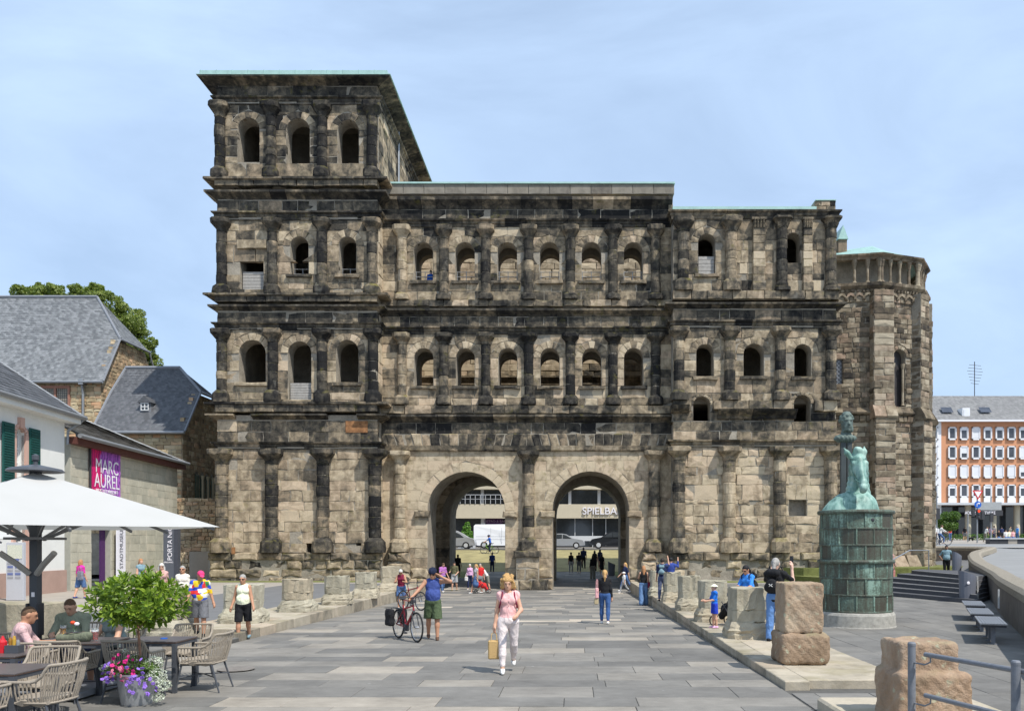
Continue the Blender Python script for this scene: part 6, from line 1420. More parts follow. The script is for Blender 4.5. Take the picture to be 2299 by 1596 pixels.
for r in range(6):
    n = 13
    for k in range(n):
        a0 = 2*math.pi*(k+.5*(r % 2)+.12)/n; a1 = a0+2*math.pi/n; seg = 4; aa = np.linspace(a0+.004, a1-.004, seg+1); z0, z1 = rows_z[r]+.012, rows_z[r+1]-.012
        V = [((RB+o)*math.cos(a), (RB+o)*math.sin(a), z) for o in (-.015, .012) for a in aa for z in (z0, z1)]; m = 2*(seg+1)
        Fc = [(m+2*i, m+2*i+2, m+2*i+3, m+2*i+1) for i in range(seg)]+[(2*i, m+2*i, m+2*i+2, 2*i+2)[::-1] for i in range(seg)]+[(2*i+1, m+2*i+1, m+2*i+3, 2*i+3) for i in range(seg)]
        q = MB(); q.add(V, Fc, tone=float(np.clip(.38+rs.randn()*.12, 0, 1))); q.build('copper_plate', MVER, mo, attrs=True, smooth=False)
        if math.sin(a0) < .3:
            q = MB(); q.bar(((RB+.012)*math.cos(a0), (RB+.012)*math.sin(a0), rows_z[r]+.02), ((RB+.012)*math.cos(a0), (RB+.012)*math.sin(a0), rows_z[r+1]-.02), .035, tone=.55); q.build('vertical_rib', MVER, mo, attrs=True)
for r, z in enumerate(rows_z):
    big = r in (3, 6); w_ = .055 if big else .028; o = .085 if big else .035; q = MB(); q.lathe([(RB, z-w_), (RB+o*.8, z-w_*.8), (RB+o, z), (RB+o*.8, z+w_*.8), (RB, z+w_)], seg=48, cap=False, tone=.4); q.build('hoop', MVER, mo, attrs=True)
q = MB(); q.lathe([(.9, 2.92), (.9, 2.97)], seg=48, tone=.4); q.build('barrel_lid', MVER, mo, attrs=True)
a_ = -math.pi/2+.14; q = MB(); q.ball(((RB+.01)*math.cos(a_), (RB+.01)*math.sin(a_), 2.72), (.05, .02, .05), 12, 6)
for k in range(6): t_ = k*math.pi/3; q.ball(((RB+.012)*math.cos(a_)+.1*math.cos(t_), (RB+.012)*math.sin(a_), 2.72+.1*math.sin(t_)), (.013, .01, .013), 6, 4)
q.build('spout_opening', MDARK, mo)
ho = thing('horse_bust', 'green bronze horse head and shoulders rising out of the barrel', 'statue', (FX, FY, fz+2.96))
HPm = [ell((-.05, .22, -.20), (.80, .52, .66)), ell((-.12, .22, .12), (.46, .40, .40)), ell((.22, .18, .14), (.40, .40, .38)), cone((.16, .38, .1), (.2, .34, 1.05), .38, .23),
       cone((.2, .34, 1.0), (.1, .12, 1.34), .24, .19), cone((.05, -.08, 1.30), (.04, -.40, .70), .175, .105), cone((.04, -.40, .72), (.04, -.47, .56), .108, .088), ell((.04, -.42, .50), (.07, .065, .06)), ell((-.01, -.52, .60), (.045, .04, .05)), ell((.09, -.52, .60), (.045, .04, .05)),
       ell((-.075, -.04, 1.12), (.11, .17, .2)), ell((.195, -.04, 1.12), (.11, .17, .2)), ell((-.12, -.16, 1.25), (.055, .06, .05)), ell((.21, -.16, 1.25), (.055, .06, .05)), cone((.04, -.29, 1.15), (.04, -.46, .75), .06, .05),
       cone((-.12, .04, 1.42), (-.22, .02, 1.53), .075, .06), cone((-.22, .02, 1.53), (-.31, 0, 1.66), .055, .012), cone((.2, .05, 1.42), (.24, .04, 1.56), .07, .06), cone((.24, .04, 1.56), (.23, .02, 1.70), .055, .015), ell((.05, .02, 1.55), (.11, .12, .12)), ell((.0, -.05, 1.62), (.06, .07, .06)), ell((.11, -.04, 1.6), (.05, .06, .07))]
rid = lambda P: .010*np.sin(P[..., 2]*42+P[..., 0]*30)*(P[..., 1] > .12)*(P[..., 2] > .5)+.006*np.sin(P[..., 0]*22+P[..., 2]*8)*np.sin(P[..., 1]*19)
blob('horse_body', HPm, .018, m_horse(), ho, .075, rid, lambda P: -P[..., 2])
for sx_ in (-1, 1):
    q = MB(); q.ball((.045+sx_*.165, -.195, 1.26), (.022, .022, .025), 8, 6); q.build('eye', plain('dark_patina', (.03, .06, .05), .4), ho); q = MB(); q.ball((.04+sx_*.055, -.552, .60), (.016, .014, .026), 8, 6); q.build('nostril', plain('dark_patina', (.03, .06, .05), .4), ho)
q = MB()
def ringp(c, r1, r2, tilt, n=20): return [(c[0]+r1*math.cos(2*math.pi*i/n), c[1]+r2*math.sin(2*math.pi*i/n), c[2]+tilt*math.sin(2*math.pi*i/n)) for i in range(n+1)]
q.tube(ringp((.04, -.35, .80), .15, .17, .10), .013, 6); q.tube(ringp((.05, -.05, 1.38), .20, .19, .05), .013, 6); q.tube([(-.12, -.27, .83), (-.135, -.12, 1.1), (-.15, .0, 1.38)], .012, 6); q.tube([(.2, -.27, .83), (.22, -.12, 1.1), (.25, .0, 1.38)], .012, 6)
q.tube([(.02, -.245, 1.02), (.09, -.245, 1.02), (.085, -.20, 1.16), (.015, -.20, 1.16), (.02, -.245, 1.02)], .008, 5); q.build('bridle', plain('bridle_patina', (.10, .20, .17), .5), ho)
BX, BY = px(1901, 22.7), 22.7; bu = thing('bearded_bust', 'dark green bronze bust of a bearded curly haired man on a tall post', 'statue', (BX, BY, pz(990, 22.7)))
MBUS = plain('dark_bronze', (.11, .145, .125), .55, .35, 7., bs=.6, bd=.02)
HB = [ell((0, 0, .50), (.155, .185, .235)), ell((0, -.12, .40), (.10, .09, .14)), cone((0, -.175, .52), (0, -.215, .44), .022, .032), cone((0, .03, .32), (-.02, .03, .1), .12, .16), ell((-.04, .02, .07), (.31, .19, .13)), ell((0, -.15, .56), (.11, .05, .025)), ell((0, -.165, .375), (.055, .03, .02))]
r_ = np.random.RandomState(3)
for i in range(70):
    a, e = r_.uniform(0, 6.28), r_.uniform(-.1, 1.5); p = (.17*math.cos(a)*math.cos(e), .03+.19*math.sin(a)*math.cos(e), .55+.22*math.sin(e))
    if p[1] < -.08 and p[2] < .62: continue
    HB.append(ell(p, (.042, .042, .042)))
for i in range(26): a = r_.uniform(-2.9, -.25); HB.append(ell((.115*math.cos(a), -.06+.10*math.sin(a), r_.uniform(.26, .38)), (.032, .035, .042)))
blob('bust_head', HB, .012, MBUS, bu, .03, lambda P: .006*np.sin(P[..., 0]*60+P[..., 2]*25)*(P[..., 2] < .2)); 
for sx_ in (-1, 1): q = MB(); q.ball((sx_*.058, -.168, .52), (.022, .012, .012), 8, 5); q.build('eye_socket', MDARK, bu)
q = MB(); hpst = pz(990, 22.7)-.06; q.box(-.17, -.03, -.06, .06, -hpst, .02); q.box(.0, .13, -.06, .06, -hpst, .02); q.box(-.17, .13, -.03, .03, -.4, -.34); q.build('post', plain('dark_post_metal', (.06, .07, .07), .5, .15, 4.), bu)
# ================================================================ pedestals along the street
MPED = m_stone('grey_pedestal_stone', (.43, .40, .31), (.33, .30, .23), (.22, .20, .15), (.12, .11, .085), pink=(.34, .28, .2), moss=.25, bs=.8, mossc=(.2, .19, .09), lich=.3)
MPDR = m_stone('red_pedestal_stone', (.40, .32, .23), (.31, .225, .155), (.21, .15, .10), (.12, .095, .07), pink=(.33, .2, .135), moss=.5, bs=1., mossc=(.27, .25, .14), lich=.85)
def pedestal(label, x, y, w, h, z=.1, group=None, rot=0., m=None, base=1.3):
    t = thing('stone_pedestal', label, 'pedestal', (x, y, z), rot, group); a = w/2; r = lambda k: rs.uniform(-.01, .01)*k
    b = MB(); loft(b, [(a*base, a*base, 0, 1), (a*base, a*base, .10, 1), (a*(base-.03), a*(base-.03), .13, 1), (a*(base-.02), a*(base-.02), .19, 1), (a*(base-.1), a*(base-.1), .24, 1), (a*(base-.13), a*(base-.13), .27, 1), (a*1.03, a*1.03, .36, 1)], 24, tone=.3); b.build('moulded_base', m or MPED, t, attrs=True)
    b = MB(); hh = h-.36; loft(b, [(a*.99, a*.99, .362, 1), (a, a, .38, 1), (a, a, .36+hh*.35, 1), (a*.985, a*.985, .36+hh*.36, 1), (a, a, .36+hh*.38, 1), (a*1.01, a*1.01, h-.02, 1), (a*.98, a*.98, h, 1)], 24, tone=.35); b.build('block', m or MPED, t, attrs=True); return t
GP = 'stone pedestals along both kerbs'
for (X, d, w, h, lb) in ((1476, 33.3, .58, 1.0, 'pale stone pedestal farthest up the right kerb, behind the man in navy'), (1510, 29.5, .58, 1.06, 'stone pedestal on the right kerb beside the man in navy t-shirt'), (1548, 25.9, .66, 1.07, 'clean cut stone pedestal between the man in navy and the boy in blue'), (1600, 22.1, .70, 1.08, 'stone pedestal directly behind the boy in the sun hat'), (1677, 18.2, .74, 1.10, 'large grey stone pedestal in front of the woman in blue polo shirt')):
    pedestal(lb, px(X, d), d, w, h, .115, GP)
for (X, d, w, h, lb) in ((669, 25.6, .78, 1.0, 'stone pedestal on the left kerb right of the woman in pale sleeveless top'), (757, 28.7, .72, .98, 'stone pedestal on the left kerb, middle one of three in a row'), (822, 32.2, .72, .98, 'stone pedestal on the left kerb nearest the woman in burgundy'), (879, 36.5, .8, 1.1, 'stone pedestal on the left kerb behind the woman in burgundy'), (548, 22.0, .82, 1.0, 'stone pedestal hidden behind the woman in pale sleeveless top'), (368, 18.9, .95, 1.1, 'broad stone pedestal behind the potted tree')):
    pedestal(lb, px(X, d), d, w, h, .1, GP)
t = thing('stone_block', 'large rough stone block in the shade of the parasol behind the cafe tables', 'stone block', (px(55, 19.1), 19.1, 0)); b = MB(); b.box(-.95, .7, -.4, .45, 0, .82, bev=.03, tone=.45); b.build('block', MPED, t, attrs=True)
nzd = lambda P: .012*np.sin(P[..., 0]*17+2)*np.sin(P[..., 2]*13+1)*np.sin(P[..., 1]*15)+.006*np.sin(P[..., 0]*43)*np.sin(P[..., 2]*39+P[..., 1]*31)
t = thing('stone_pillar', 'tall reddish sandstone pillar of two blocks with lichen on its lower block', 'stone pillar', (px(1799, 14.1)+.03, 14.3, .115))
for nm, pr, t0 in (('lower_block', [rbox((0, 0, .27), (.42, .40, .27), .09)], .5), ('upper_block', [rbox((-.02, 0, .96), (.335, .33, .43), .035)], .3)):
    v, f = nets(pr, .02, 0, nzd); link(nm, mesh_from(nm, v, f, MPDR, tone=t0, rnd=.6, smooth=True), t)
t = thing('stone_pillar', 'squat rounded reddish stone pillar behind the metal railing at bottom right', 'stone pillar', (px(2070, 9.5), 9.5, .05))
v, f = nets([rbox((0, 0, .34), (.42, .38, .34), .07), rbox((-.02, .05, .74), (.335, .31, .27), .05)], .018, .04, nzd); link('stone_body', mesh_from('stone_body', v, f, MPDR, tone=.35, rnd=.7, smooth=True), t)
# railing at bottom right
MGP = plain('grey_painted_tube', (.17, .18, .20), .5, .18, 18., bs=.3)
t = thing('tube_railing', 'grey tubular metal railing with two bars in the bottom right corner', 'railing', (3.61, 8.8, 0)); p0, p1 = A(0, 0), A(.36, -1.4); dv = (p1-p0)/np.linalg.norm(p1-p0); p2 = p1+dv*1.4
for p, r in ((p0, .040), (p1, .040)): b = MB(); b.lathe([(r, 0), (r, 1.07), (r*1.06, 1.075), (r*1.06, 1.10), (r*.8, 1.115)], (*p, 0), 16); b.build('post', MGP, t)
for z in (1.0, .57):
    b = MB(); s0 = p0+dv*.13+A(.06, 0); b.tube([(*s0, z), (*(p2+A(.06, 0)), z+.03)], .026, 12); br = b.build('bar', MGP, t); b = MB(); c0 = s0+dv*.08; b.tube([(*c0, z), (*c0, z-.07), (*(c0+A(-.05, .02)), z-.1), (*p0, z-.1)], .009, 8); b.build('bracket', MGP, br)
# benches and bins
MSL2 = plain('brushed_grey_slat', (.20, .21, .225), .5, .1, 10., metal=.3)
bench = thing('slatted_bench', 'grey slatted metal bench nearest the camera along the curved wall', 'bench', (9.15, 18.1, .06), -.40, 'benches along the curved wall')
for k in range(9): b = MB(); b.box(-.26+k*.058, -.26+k*.058+.05, -1.0, 1.0, .42, .45); b.build('slat', MSL2, bench)
b = MB(); b.box(-.24, .24, -.98, -.92, .37, .42); b.box(-.24, .24, .92, .98, .37, .42); b.box(-.03, .03, -.95, .95, .37, .42); b.build('frame', MDARK, bench)
for yy in (-.8, 0, .8): b = MB(); b.box(-.04, .04, yy-.04, yy+.04, 0, .38); b.box(-.1, .1, yy-.08, yy+.08, 0, .012); b.build('leg', MGP, bench)
for (x, y, lb) in ((10.15, 20.6, 'grey slatted metal bench in the middle of the row along the wall'), (11.35, 23.4, 'grey slatted metal bench farthest away along the curved wall')):
    c = copy_tree(bench); c.location = (x, y, .06); c['label'] = lb
MBIN = plain('bin_grey', (.16, .17, .20), .4, .06, 3.)
def bin_(label, x, y, z, w, h, rz=0):
    t = thing('litter_bin', label, 'litter bin', (x, y, z), rz); V = []; seg = 16
    for zz in (0, 1):
        for j in range(seg): a = 2*math.pi*j/seg; V.append((w*.5*math.cos(a)*(1 if zz else .86), w*.36*math.sin(a)*(1 if zz else .86), h*(zz*(1-.12*math.cos(a)))))
    b = MB(); b.add(V, [(j, (j+1) % seg, seg+(j+1) % seg, seg+j) for j in range(seg)]+[tuple(range(seg-1, -1, -1))]); b.build('bin_body', MBIN, t)
    b = MB(); b.add(np.array(V)[seg:]*A(.9, .9, 1)-A(0, 0, h*.06), [tuple(range(seg))]); b.build('inner_liner', MDARK, t); return t
t = bin_('grey sloping-top litter bin fixed to the curved wall beside the stairs', px(2172, 30.2), 30.2, .15, .66, .95, .1); b = MB(); b.ball((-.1, -.225, .62), (.06, .01, .06), 12, 6); b.build('sticker', MTW, t)
bin_('grey litter bin farther back beside the bearded man', px(2148, 42), 42, .5, .52, 1.2, .2)
t = bin_('dark cylindrical litter bin on the lawn edge beyond the right gateway', px(1373, 62), 62, -.15, .55, .95)
# ================================================================ buildings beyond
D4 = 98.; X4 = lambda p: px(p, D4); Z4 = lambda p: pz(p, D4)
MBEI = plain('beige_stone_fascia', (.56, .49, .36), .8, .06, 2.); MGL = plain('dark_shop_glass', (.035, .04, .045), .08, .4, .6, spec=.8); MALU = plain('pale_aluminium', (.55, .56, .57), .4, .05, 2.)
t = thing('modern_building', 'modern beige building with ribbon windows and white SPIELBANK lettering seen through the gateways', 'building', (-6, 98, 1.85)); LB = -A(*t.location)
b = MB(); b.box(-35, 24, 99.2, 110, 1.8, 13.6); b.build('wall', MBEI, t, loc=tuple(LB))
b = MB(); b.box(-35, 24, 98, 99.2, Z4(1163), Z4(1131.5)); b.box(-35, 24, 97.9, 99.2, Z4(1098), Z4(1086)); b.box(-35, 24, 98.2, 99.2, Z4(1086), 13.6); b.build('fascia', MBEI, t, loc=tuple(LB))
b = MB(); b.box(-35, 24, 99.05, 99.15, Z4(1131.5), Z4(1098)); b.build('ribbon_window', MGL, t, loc=tuple(LB)); b = MB(); b.box(-35, 24, 99.05, 99.15, 1.9, Z4(1163)); sg = b.build('shop_window', MGL, t, loc=tuple(LB))
for X in list(range(880, 1720, 66)): b = MB(); b.box(X4(X), X4(X)+.35, 98.7, 99.04, Z4(1131), Z4(1098)); b.build('mullion', MALU, t, loc=tuple(LB))
for X in (1078, 1393, 1290, 1330, 1360): b = MB(); w_ = .5 if X in (1078, 1393) else .09; b.box(X4(X), X4(X)+w_, 98.8, 99.04, 1.9, Z4(1163)); b.build('shop_mullion', MALU, t, loc=tuple(LB))
b = MB(); b.box(X4(1010), X4(1135), 97.9, 98.0, Z4(1128)+.9, Z4(1128)+.96); b.box(X4(1010), X4(1135), 97.9, 98.0, Z4(1128)+.4, Z4(1128)+.44)
for i in range(12): x = X4(1010)+i*(X4(1135)-X4(1010))/11; b.box(x, x+.05, 97.9, 98.0, Z4(1131), Z4(1128)+.96)
b.build('balcony_rail', MALU, t, loc=tuple(LB)); text('lettering', 'SPIELBANK', 1.2, MTW, t, T(X4(1307)+LB[0], 97.9+LB[1], Z4(1147.5)+LB[2])@R(math.pi/2, 'X'), .15, align='LEFT')
b = MB(); b.box(X4(1090), X4(1127), 98.8, 98.9, Z4(1186), Z4(1164)); b.build('sign_board', plain('violet_sign', (.05, .01, .07)), t, loc=tuple(LB)); text('lettering', 'BISTRO & BAR', .42, plain('grey_violet_print', (.3, .22, .32)), t, T(X4(1110)+LB[0], 98.75+LB[1], Z4(1170)+LB[2])@R(math.pi/2, 'X'), .03)
b = MB(); b.box(X4(1240), X4(1420), 96.5, 96.6, Z4(1214), Z4(1203)); b.build('low_parapet', MALU, t, loc=tuple(LB))
# vehicles
def wheelset(t, xs_, w, r, m_=None):
    for x in xs_:
        for y in (-w/2+.1, w/2-.1):
            b = MB(); b.prism([(r*math.cos(a), r*math.sin(a)) for a in np.linspace(0, 6.283, 17)[:-1]], T(x, y+.1, r)@R(math.pi/2, 'X'), .2); wh = b.build('wheel', plain('tyre', (.02, .02, .02), .8), t)
            b = MB(); b.prism([(r*.62*math.cos(a), r*.62*math.sin(a)) for a in np.linspace(0, 6.283, 11)[:-1]], T(x, y+.112, r)@R(math.pi/2, 'X'), .224); b.build('rim', MALU, wh)
def car(label, x, y, z, prof, glass, col, L_, w=1.8, r=.33, face=1, kind='car'):
    """prof: side outline (x, z); glass: list of side window outlines; front at +x"""
    t = thing('parked_'+kind, label, kind, (x, y, z), 0 if face > 0 else math.pi); P = np.array(prof); n = len(P); V = []
    for yy, k in ((-w/2, .93), (-w/2*.97, 1.), (-w/2, 1), (w/2, 1), (w/2*.97, 1.), (w/2, .93)):
        pass
    for yy, ins in ((-w/2, 0), (w/2, 0)):
        for px_, pz_ in P:
            tumble = max(0, pz_-.95)*.32; V.append((px_, yy*(1-tumble/(w/2)) if True else yy, pz_))
    b = MB(); b.add(V, [tuple(range(n)), tuple(range(2*n-1, n-1, -1))]+[(i, n+i, n+(i+1) % n, (i+1) % n) for i in range(n)]); b.build('body', col, t)
    for g_ in glass:
        for sgn in (-1, 1):
            b = MB(); b.add([(gx, sgn*(w/2-max(0, gz_-.95)*.32+.012), gz_) for gx, gz_ in g_], [tuple(range(len(g_)))]); b.build('side_window', MGL, t)
    wheelset(t, (-L_*.31, L_*.31), w, r)
    for yy in (-w*.38, w*.38):
        b = MB(); b.ball((L_/2-.12, yy, .68), (.1, .16, .08), 8, 5); b.build('headlight', plain('lamp_glass', (.7, .72, .75), .15), t); b = MB(); b.box(-L_/2-.01, -L_/2+.1, yy-.12, yy+.12, .62, .82); b.build('tail_light', plain('red_lens', (.35, .01, .01), .3), t)
    b = MB(); b.box(-L_*.42, L_*.42, -w/2+.02, w/2-.02, .14, .3); b.build('sill', MDARK, t); return t
est = [(-2.2, .35), (-2.25, .8), (-2.2, .98), (-2.0, 1.35), (-1.6, 1.47), (0, 1.5), (.45, 1.42), (1.1, 1.0), (2.0, .85), (2.25, .62), (2.27, .35), (1.75, .28), (-1.8, .28)]
eg = [[(-1.9, 1.0), (-1.75, 1.34), (-.95, 1.40), (-.95, 1.0)], [(-.88, 1.0), (-.88, 1.40), (0, 1.42), (0, 1.0)], [(.07, 1.0), (.07, 1.42), (.4, 1.34), (.95, 1.0)]]
MSIL = plain('silver_car_paint', (.50, .51, .53), .28, .02, 2., metal=.5); MBLKP = plain('black_car_paint', (.02, .022, .026), .15, .02, 2., spec=.7); MWVAN = plain('white_van_paint', (.75, .76, .78), .3, .02, 2.)
car('silver estate car parked beyond the right gateway', px(1262, 82), 82, 1.78, est, eg, MSIL, 4.5)
suv = [(x*1.02, z*1.14) for x, z in est]; car('black off-road car right of the silver estate beyond the right gateway', px(1375, 83), 83, 1.78, suv, [[(x*1.02, z*1.14) for x, z in g_] for g_ in eg], MBLKP, 4.6, 1.9, .37, -1)
mpv = [(-2.1, .35), (-2.15, 1.0), (-2.05, 1.7), (-1.7, 1.8), (.3, 1.78), (.9, 1.5), (1.5, 1.1), (2.1, .95), (2.2, .6), (2.2, .35), (1.7, .28), (-1.8, .28)]
mg = [[(-1.9, 1.1), (-1.9, 1.62), (-.9, 1.68), (-.9, 1.1)], [(-.8, 1.1), (-.8, 1.68), (.1, 1.68), (.1, 1.1)], [(.18, 1.1), (.18, 1.66), (.7, 1.45), (1.15, 1.1)]]
car('silver people carrier partly seen at the left edge of the left gateway', px(1018, 81), 81, 1.78, mpv, mg, MSIL, 4.3, 1.8, .34)
van = [(-2.8, .4), (-2.85, 2.3), (-2.7, 2.45), (1.3, 2.48), (1.75, 2.3), (2.2, 1.45), (2.75, 1.2), (2.85, .8), (2.85, .4), (2.3, .32), (-2.3, .32)]
v_ = car('white panel van parked beyond the left gateway', px(1128, 84), 84, 1.78, van, [[(1.05, 1.35), (1.05, 2.1), (1.55, 2.1), (1.95, 1.4)]], MWVAN, 5.7, 2.0, .36)
b = MB(); [b.box(x, x+.02, -1.012, -1.0, .5, 2.1) for x in (-1.1, .0, .95)]; b.box(-2.6, 1.9, -1.014, -1.0, 1.2, 1.23); b.build('door_seams', MGP, v_)
# ---- orange and white block on the right
D5 = 127.; X5 = lambda p: px(p, D5); Z5 = lambda p: pz(p, D5)
MORG = plain('terracotta_render', (.60, .29, .16), .85, .05, .5); MWR = plain('white_facade_frame', (.74, .74, .75), .7, .03, 1.); MGL5 = plain('house_glass', (.06, .065, .08), .15, .5, .5, spec=.6); MBLD = plain('white_blind', (.70, .71, .73), .6, .03, 2.)
t = thing('apartment_block', 'white and terracotta apartment block with four window rows above a shop arcade', 'building', (X5(2200), D5, 3.3)); L5 = tuple(-A(*t.location))
b = MB(); b.box(X5(2113), X5(2420), D5, D5+14, Z5(1133), Z5(946)); b.build('orange_wall', MORG, t, loc=L5); b = MB(); b.box(X5(2060), X5(2112.6), D5-.1, D5+14, 3.2, Z5(946)); b.build('white_wall', MWR, t, loc=L5)
b = MB(); b.box(X5(2085), X5(2430), D5-1.4, D5+.5, Z5(1134), Z5(1129)); b.build('canopy', MALU, t, loc=L5); b = MB(); b.box(X5(2113), X5(2420), D5+2.5, D5+3, 3.2, Z5(1134)); b.build('shop_front', MGL, t, loc=L5)
for X in (2176, 2233, 2286, 2340, 2395): b = MB(); b.lathe([(.45, 3.2), (.45, Z5(1134))], (X5(X), D5+.4, 0), 12); b.build('arcade_column', MBEI, t, loc=L5)
b = MB(); roofplane(b, (X5(2055), D5-.8, Z5(946)), (X5(2430), D5-.8, Z5(946)), (X5(2090), D5+7, Z5(946)+5.2), (X5(2352), D5+7, Z5(946)+5.2), 16, 60, th=.02); roofplane(b, (X5(2430), D5-.8, Z5(946)), (X5(2430), D5+16, Z5(946)), (X5(2352), D5+7, Z5(946)+5.2), (X5(2352), D5+7.1, Z5(946)+5.2), 4, 4, tiles=False); b.build('roof_slates', m_roof('grey_tile', (.17, .165, .16), (.24, .235, .225)), t, kind='stuff', attrs=True, loc=L5)
b = MB(); b.box(X5(2055), X5(2430), D5-1, D5-.6, Z5(948), Z5(944)); b.build('eaves', MWR, t, loc=L5)
r5 = np.random.RandomState(11); rowy = ((959, 988), (1001.5, 1031), (1044, 1073.5), (1087.5, 1117))
for ri, (ya, yb) in enumerate(rowy):
    for ci in range(-1, 12):
        X = 2149.8-26.5+ci*26.5+13.5 if ci >= 0 else 2097; w_ = 9.3 if ci >= 0 else 8
        x0, x1, z0, z1 = X5(X-w_), X5(X+w_), Z5(yb), Z5(ya)
        b = MB(); q = .17
        b.box(x0, x1, D5-.28, D5-.12, z0, z0+q*1.2); b.box(x0, x1, D5-.28, D5-.12, z1-q, z1); b.box(x0, x0+q, D5-.28, D5-.12, z0, z1); b.box(x1-q, x1, D5-.28, D5-.12, z0, z1)
        if ri == 3: b.box(x0+.02, x1-.02, D5-.28, D5-.12, z0-1.2, z0+.02)
        w = b.build('window', MWR, t, loc=L5); blind = r5.choice([.0, .25, .55, .85, 1.], p=[.3, .2, .2, .15, .15]) if ri < 3 else r5.choice([0, 0, .3])
        if ri == 2 and 0 <= ci < 4: blind = 1.
        zb = z1-(z1-z0)*blind
        if blind < 1: b = MB(); b.box(x0+q, x1-q, D5-.16, D5-.13, z0+q, zb); b.build('pane', MGL5, w); b = MB(); b.box(x0+q, x0+q+.09, D5-.2, D5-.165, z0+q, zb); b.box(x1-q-.09, x1-q, D5-.2, D5-.165, z0+q, zb); b.box(x0+q, x1-q, D5-.2, D5-.165, z0+q, z0+q+.1); b.build('window_frame', MWF, w)
        if blind > 0: b = MB(); b.box(x0+q, x1-q, D5-.22, D5-.18, zb, z1-q+.01); b.build('roller_blind', MBLD, w)
b = MB(); b.box(X5(2165), X5(2182), D5+.6, D5+3, Z5(936), Z5(914)); dmr = b.build('dormer', MWR, t, loc=L5); b = MB(); b.box(X5(2168), X5(2179), D5+.55, D5+.58, Z5(934), Z5(917)); b.build('pane', MBLD, dmr)
for X in (2123, 2210): b = MB(); c0 = A(X5(X), D5+1.2, Z5(946)+1.5); b.add([c0, c0+A(1.7, 0, 0), c0+A(1.9, 1.3, 1.0), c0+A(.2, 1.3, 1.0)], [(0, 1, 2, 3)]); b.build('skylight', MGL5, t, loc=tuple(A(*L5)+A(0, -.15, .1)))
text('lettering', 'ADLER-APOTHEKE', .66, MTW, t, T(X5(2190)+L5[0], D5-1.45+L5[1], Z5(1152)+L5[2])@R(math.pi/2, 'X'), .1, sx=.85); b = MB(); b.box(X5(2168), X5(2242), D5-1.3, D5-1.2, Z5(1158), Z5(1146)); b.build('sign_board', MDARK, t, loc=L5)
b = MB(); D7 = D5+7; Z5b = lambda p: pz(p, D7); ax = px(2188, D7); b.tube([(ax, D5+7, Z5b(900)), (ax, D5+7, Z5b(812))], .07, 6)
for z in range(7): zz = Z5b(820)-z*.5; w_ = 1.5-.12*abs(z-2)*1.5; b.tube([(ax-w_*.8, D5+7, zz+.1), (ax+w_*.9, D5+7, zz-.1)], .035, 5)
b.build('roof_antenna', MDARK, t, loc=L5)
# street furniture at the crossing
def pole(name, label, cat, X, d, h): t = thing(name, label, cat, (px(X, d), d, uz(d))); b = MB(); b.tube([(0, 0, 0), (0, 0, h)], .07, 8); b.build('post', MRAIL, t); return t
t = pole('traffic_sign_post', 'signal post with red light, triangular give-way sign and blue arrow sign', 'traffic sign', 2194, 80, 5.3); MRD = plain('signal_red_paint', (.6, .03, .03), .5); MBLU = plain('sign_blue', (.02, .12, .5), .5)
b = MB(); b.prism([(-.52, .45), (.52, .45), (0, -.47)], T(0, -.1, 4.68)@R(math.pi/2, 'X'), .03); sg = b.build('give_way_sign', MRD, t); b = MB(); b.prism([(-.34, .33), (.34, .33), (0, -.27)], T(0, -.135, 4.70)@R(math.pi/2, 'X'), .02); b.build('sign_face', MTW, sg)
b = MB(); b.prism([(.34*math.cos(a), .34*math.sin(a)) for a in np.linspace(0, 6.283, 25)[:-1]], T(0, -.1, 3.75)@R(math.pi/2, 'X'), .03); sg = b.build('blue_arrow_sign', MBLU, t); b = MB(); b.tube([(-.1, -.15, 3.57), (-.1, -.15, 3.8), (.0, -.15, 3.87), (.08, -.15, 3.87)], .035, 6); b.prism([(.06, .98-.87), (.22, 0), (.06, -.11)], T(0, -.14, 3.87)@R(math.pi/2, 'X'), .02); b.build('arrow', MTW, sg)
b = MB(); b.box(-.17, .17, -.35, -.08, 2.35, 3.3, bev=.03); hd = b.build('signal_head', MDARK, t)
def emis(name, c, s_):
    def f(g): e = g.n('Emission', {'Color': c, 'Strength': s_}); g.n('OutputMaterial', {'Surface': e.outputs[0]})
    return mat(name, f)
for k, m_ in enumerate((emis('red_signal_light', (1., .06, .02), 2.5), MDARK, MDARK)): b = MB(); b.ball((0, -.36, 3.12-k*.3), (.11, .05, .11), 12, 6); b.build('signal_lens', m_, hd)
b = MB(); b.box(.25, .55, -.3, -.05, 2.3, 3.1, bev=.03); b.box(-.6, -.32, -.25, -.03, 2.6, 3.2, bev=.02); b.bar((-.5, 0, 2.9), (.5, 0, 2.9), .05); b.build('side_signal', MDARK, t)
t = pole('direction_sign_post', 'grey lamp and direction sign post right of the red traffic light', 'signpost', 2225, 83, 4.6); b = MB(); b.box(-1.6, 1.0, -.12, -.08, 3.3, 4.1); b.build('sign_panel', plain('sign_back_grey', (.35, .36, .36), .5), t); b = MB(); b.box(-.2, .1, -.3, -.05, 2.1, 3.0); b.build('signal_head', MDARK, t)
t = pole('traffic_light', 'traffic light with dark head in front of the bush, seen sideways', 'traffic light', 2103, 78, 4.8); b = MB(); b.box(-.35, .2, -.3, -.08, 2.3, 3.35, bev=.03); b.build('signal_head', MDARK, t)
t = pole('bollard_post', 'thin grey post left of the red traffic light', 'post', 2173, 86, 3.0)
t = thing('low_seat_wall', 'low round-cornered seat wall of alternating dark and pale panels at the crossing', 'bench', (px(2222, 76), 76, uz(76)))
b = MB(); b.box(0, 12, -.1, .9, .45, .55); b.build('seat', MALU, t)
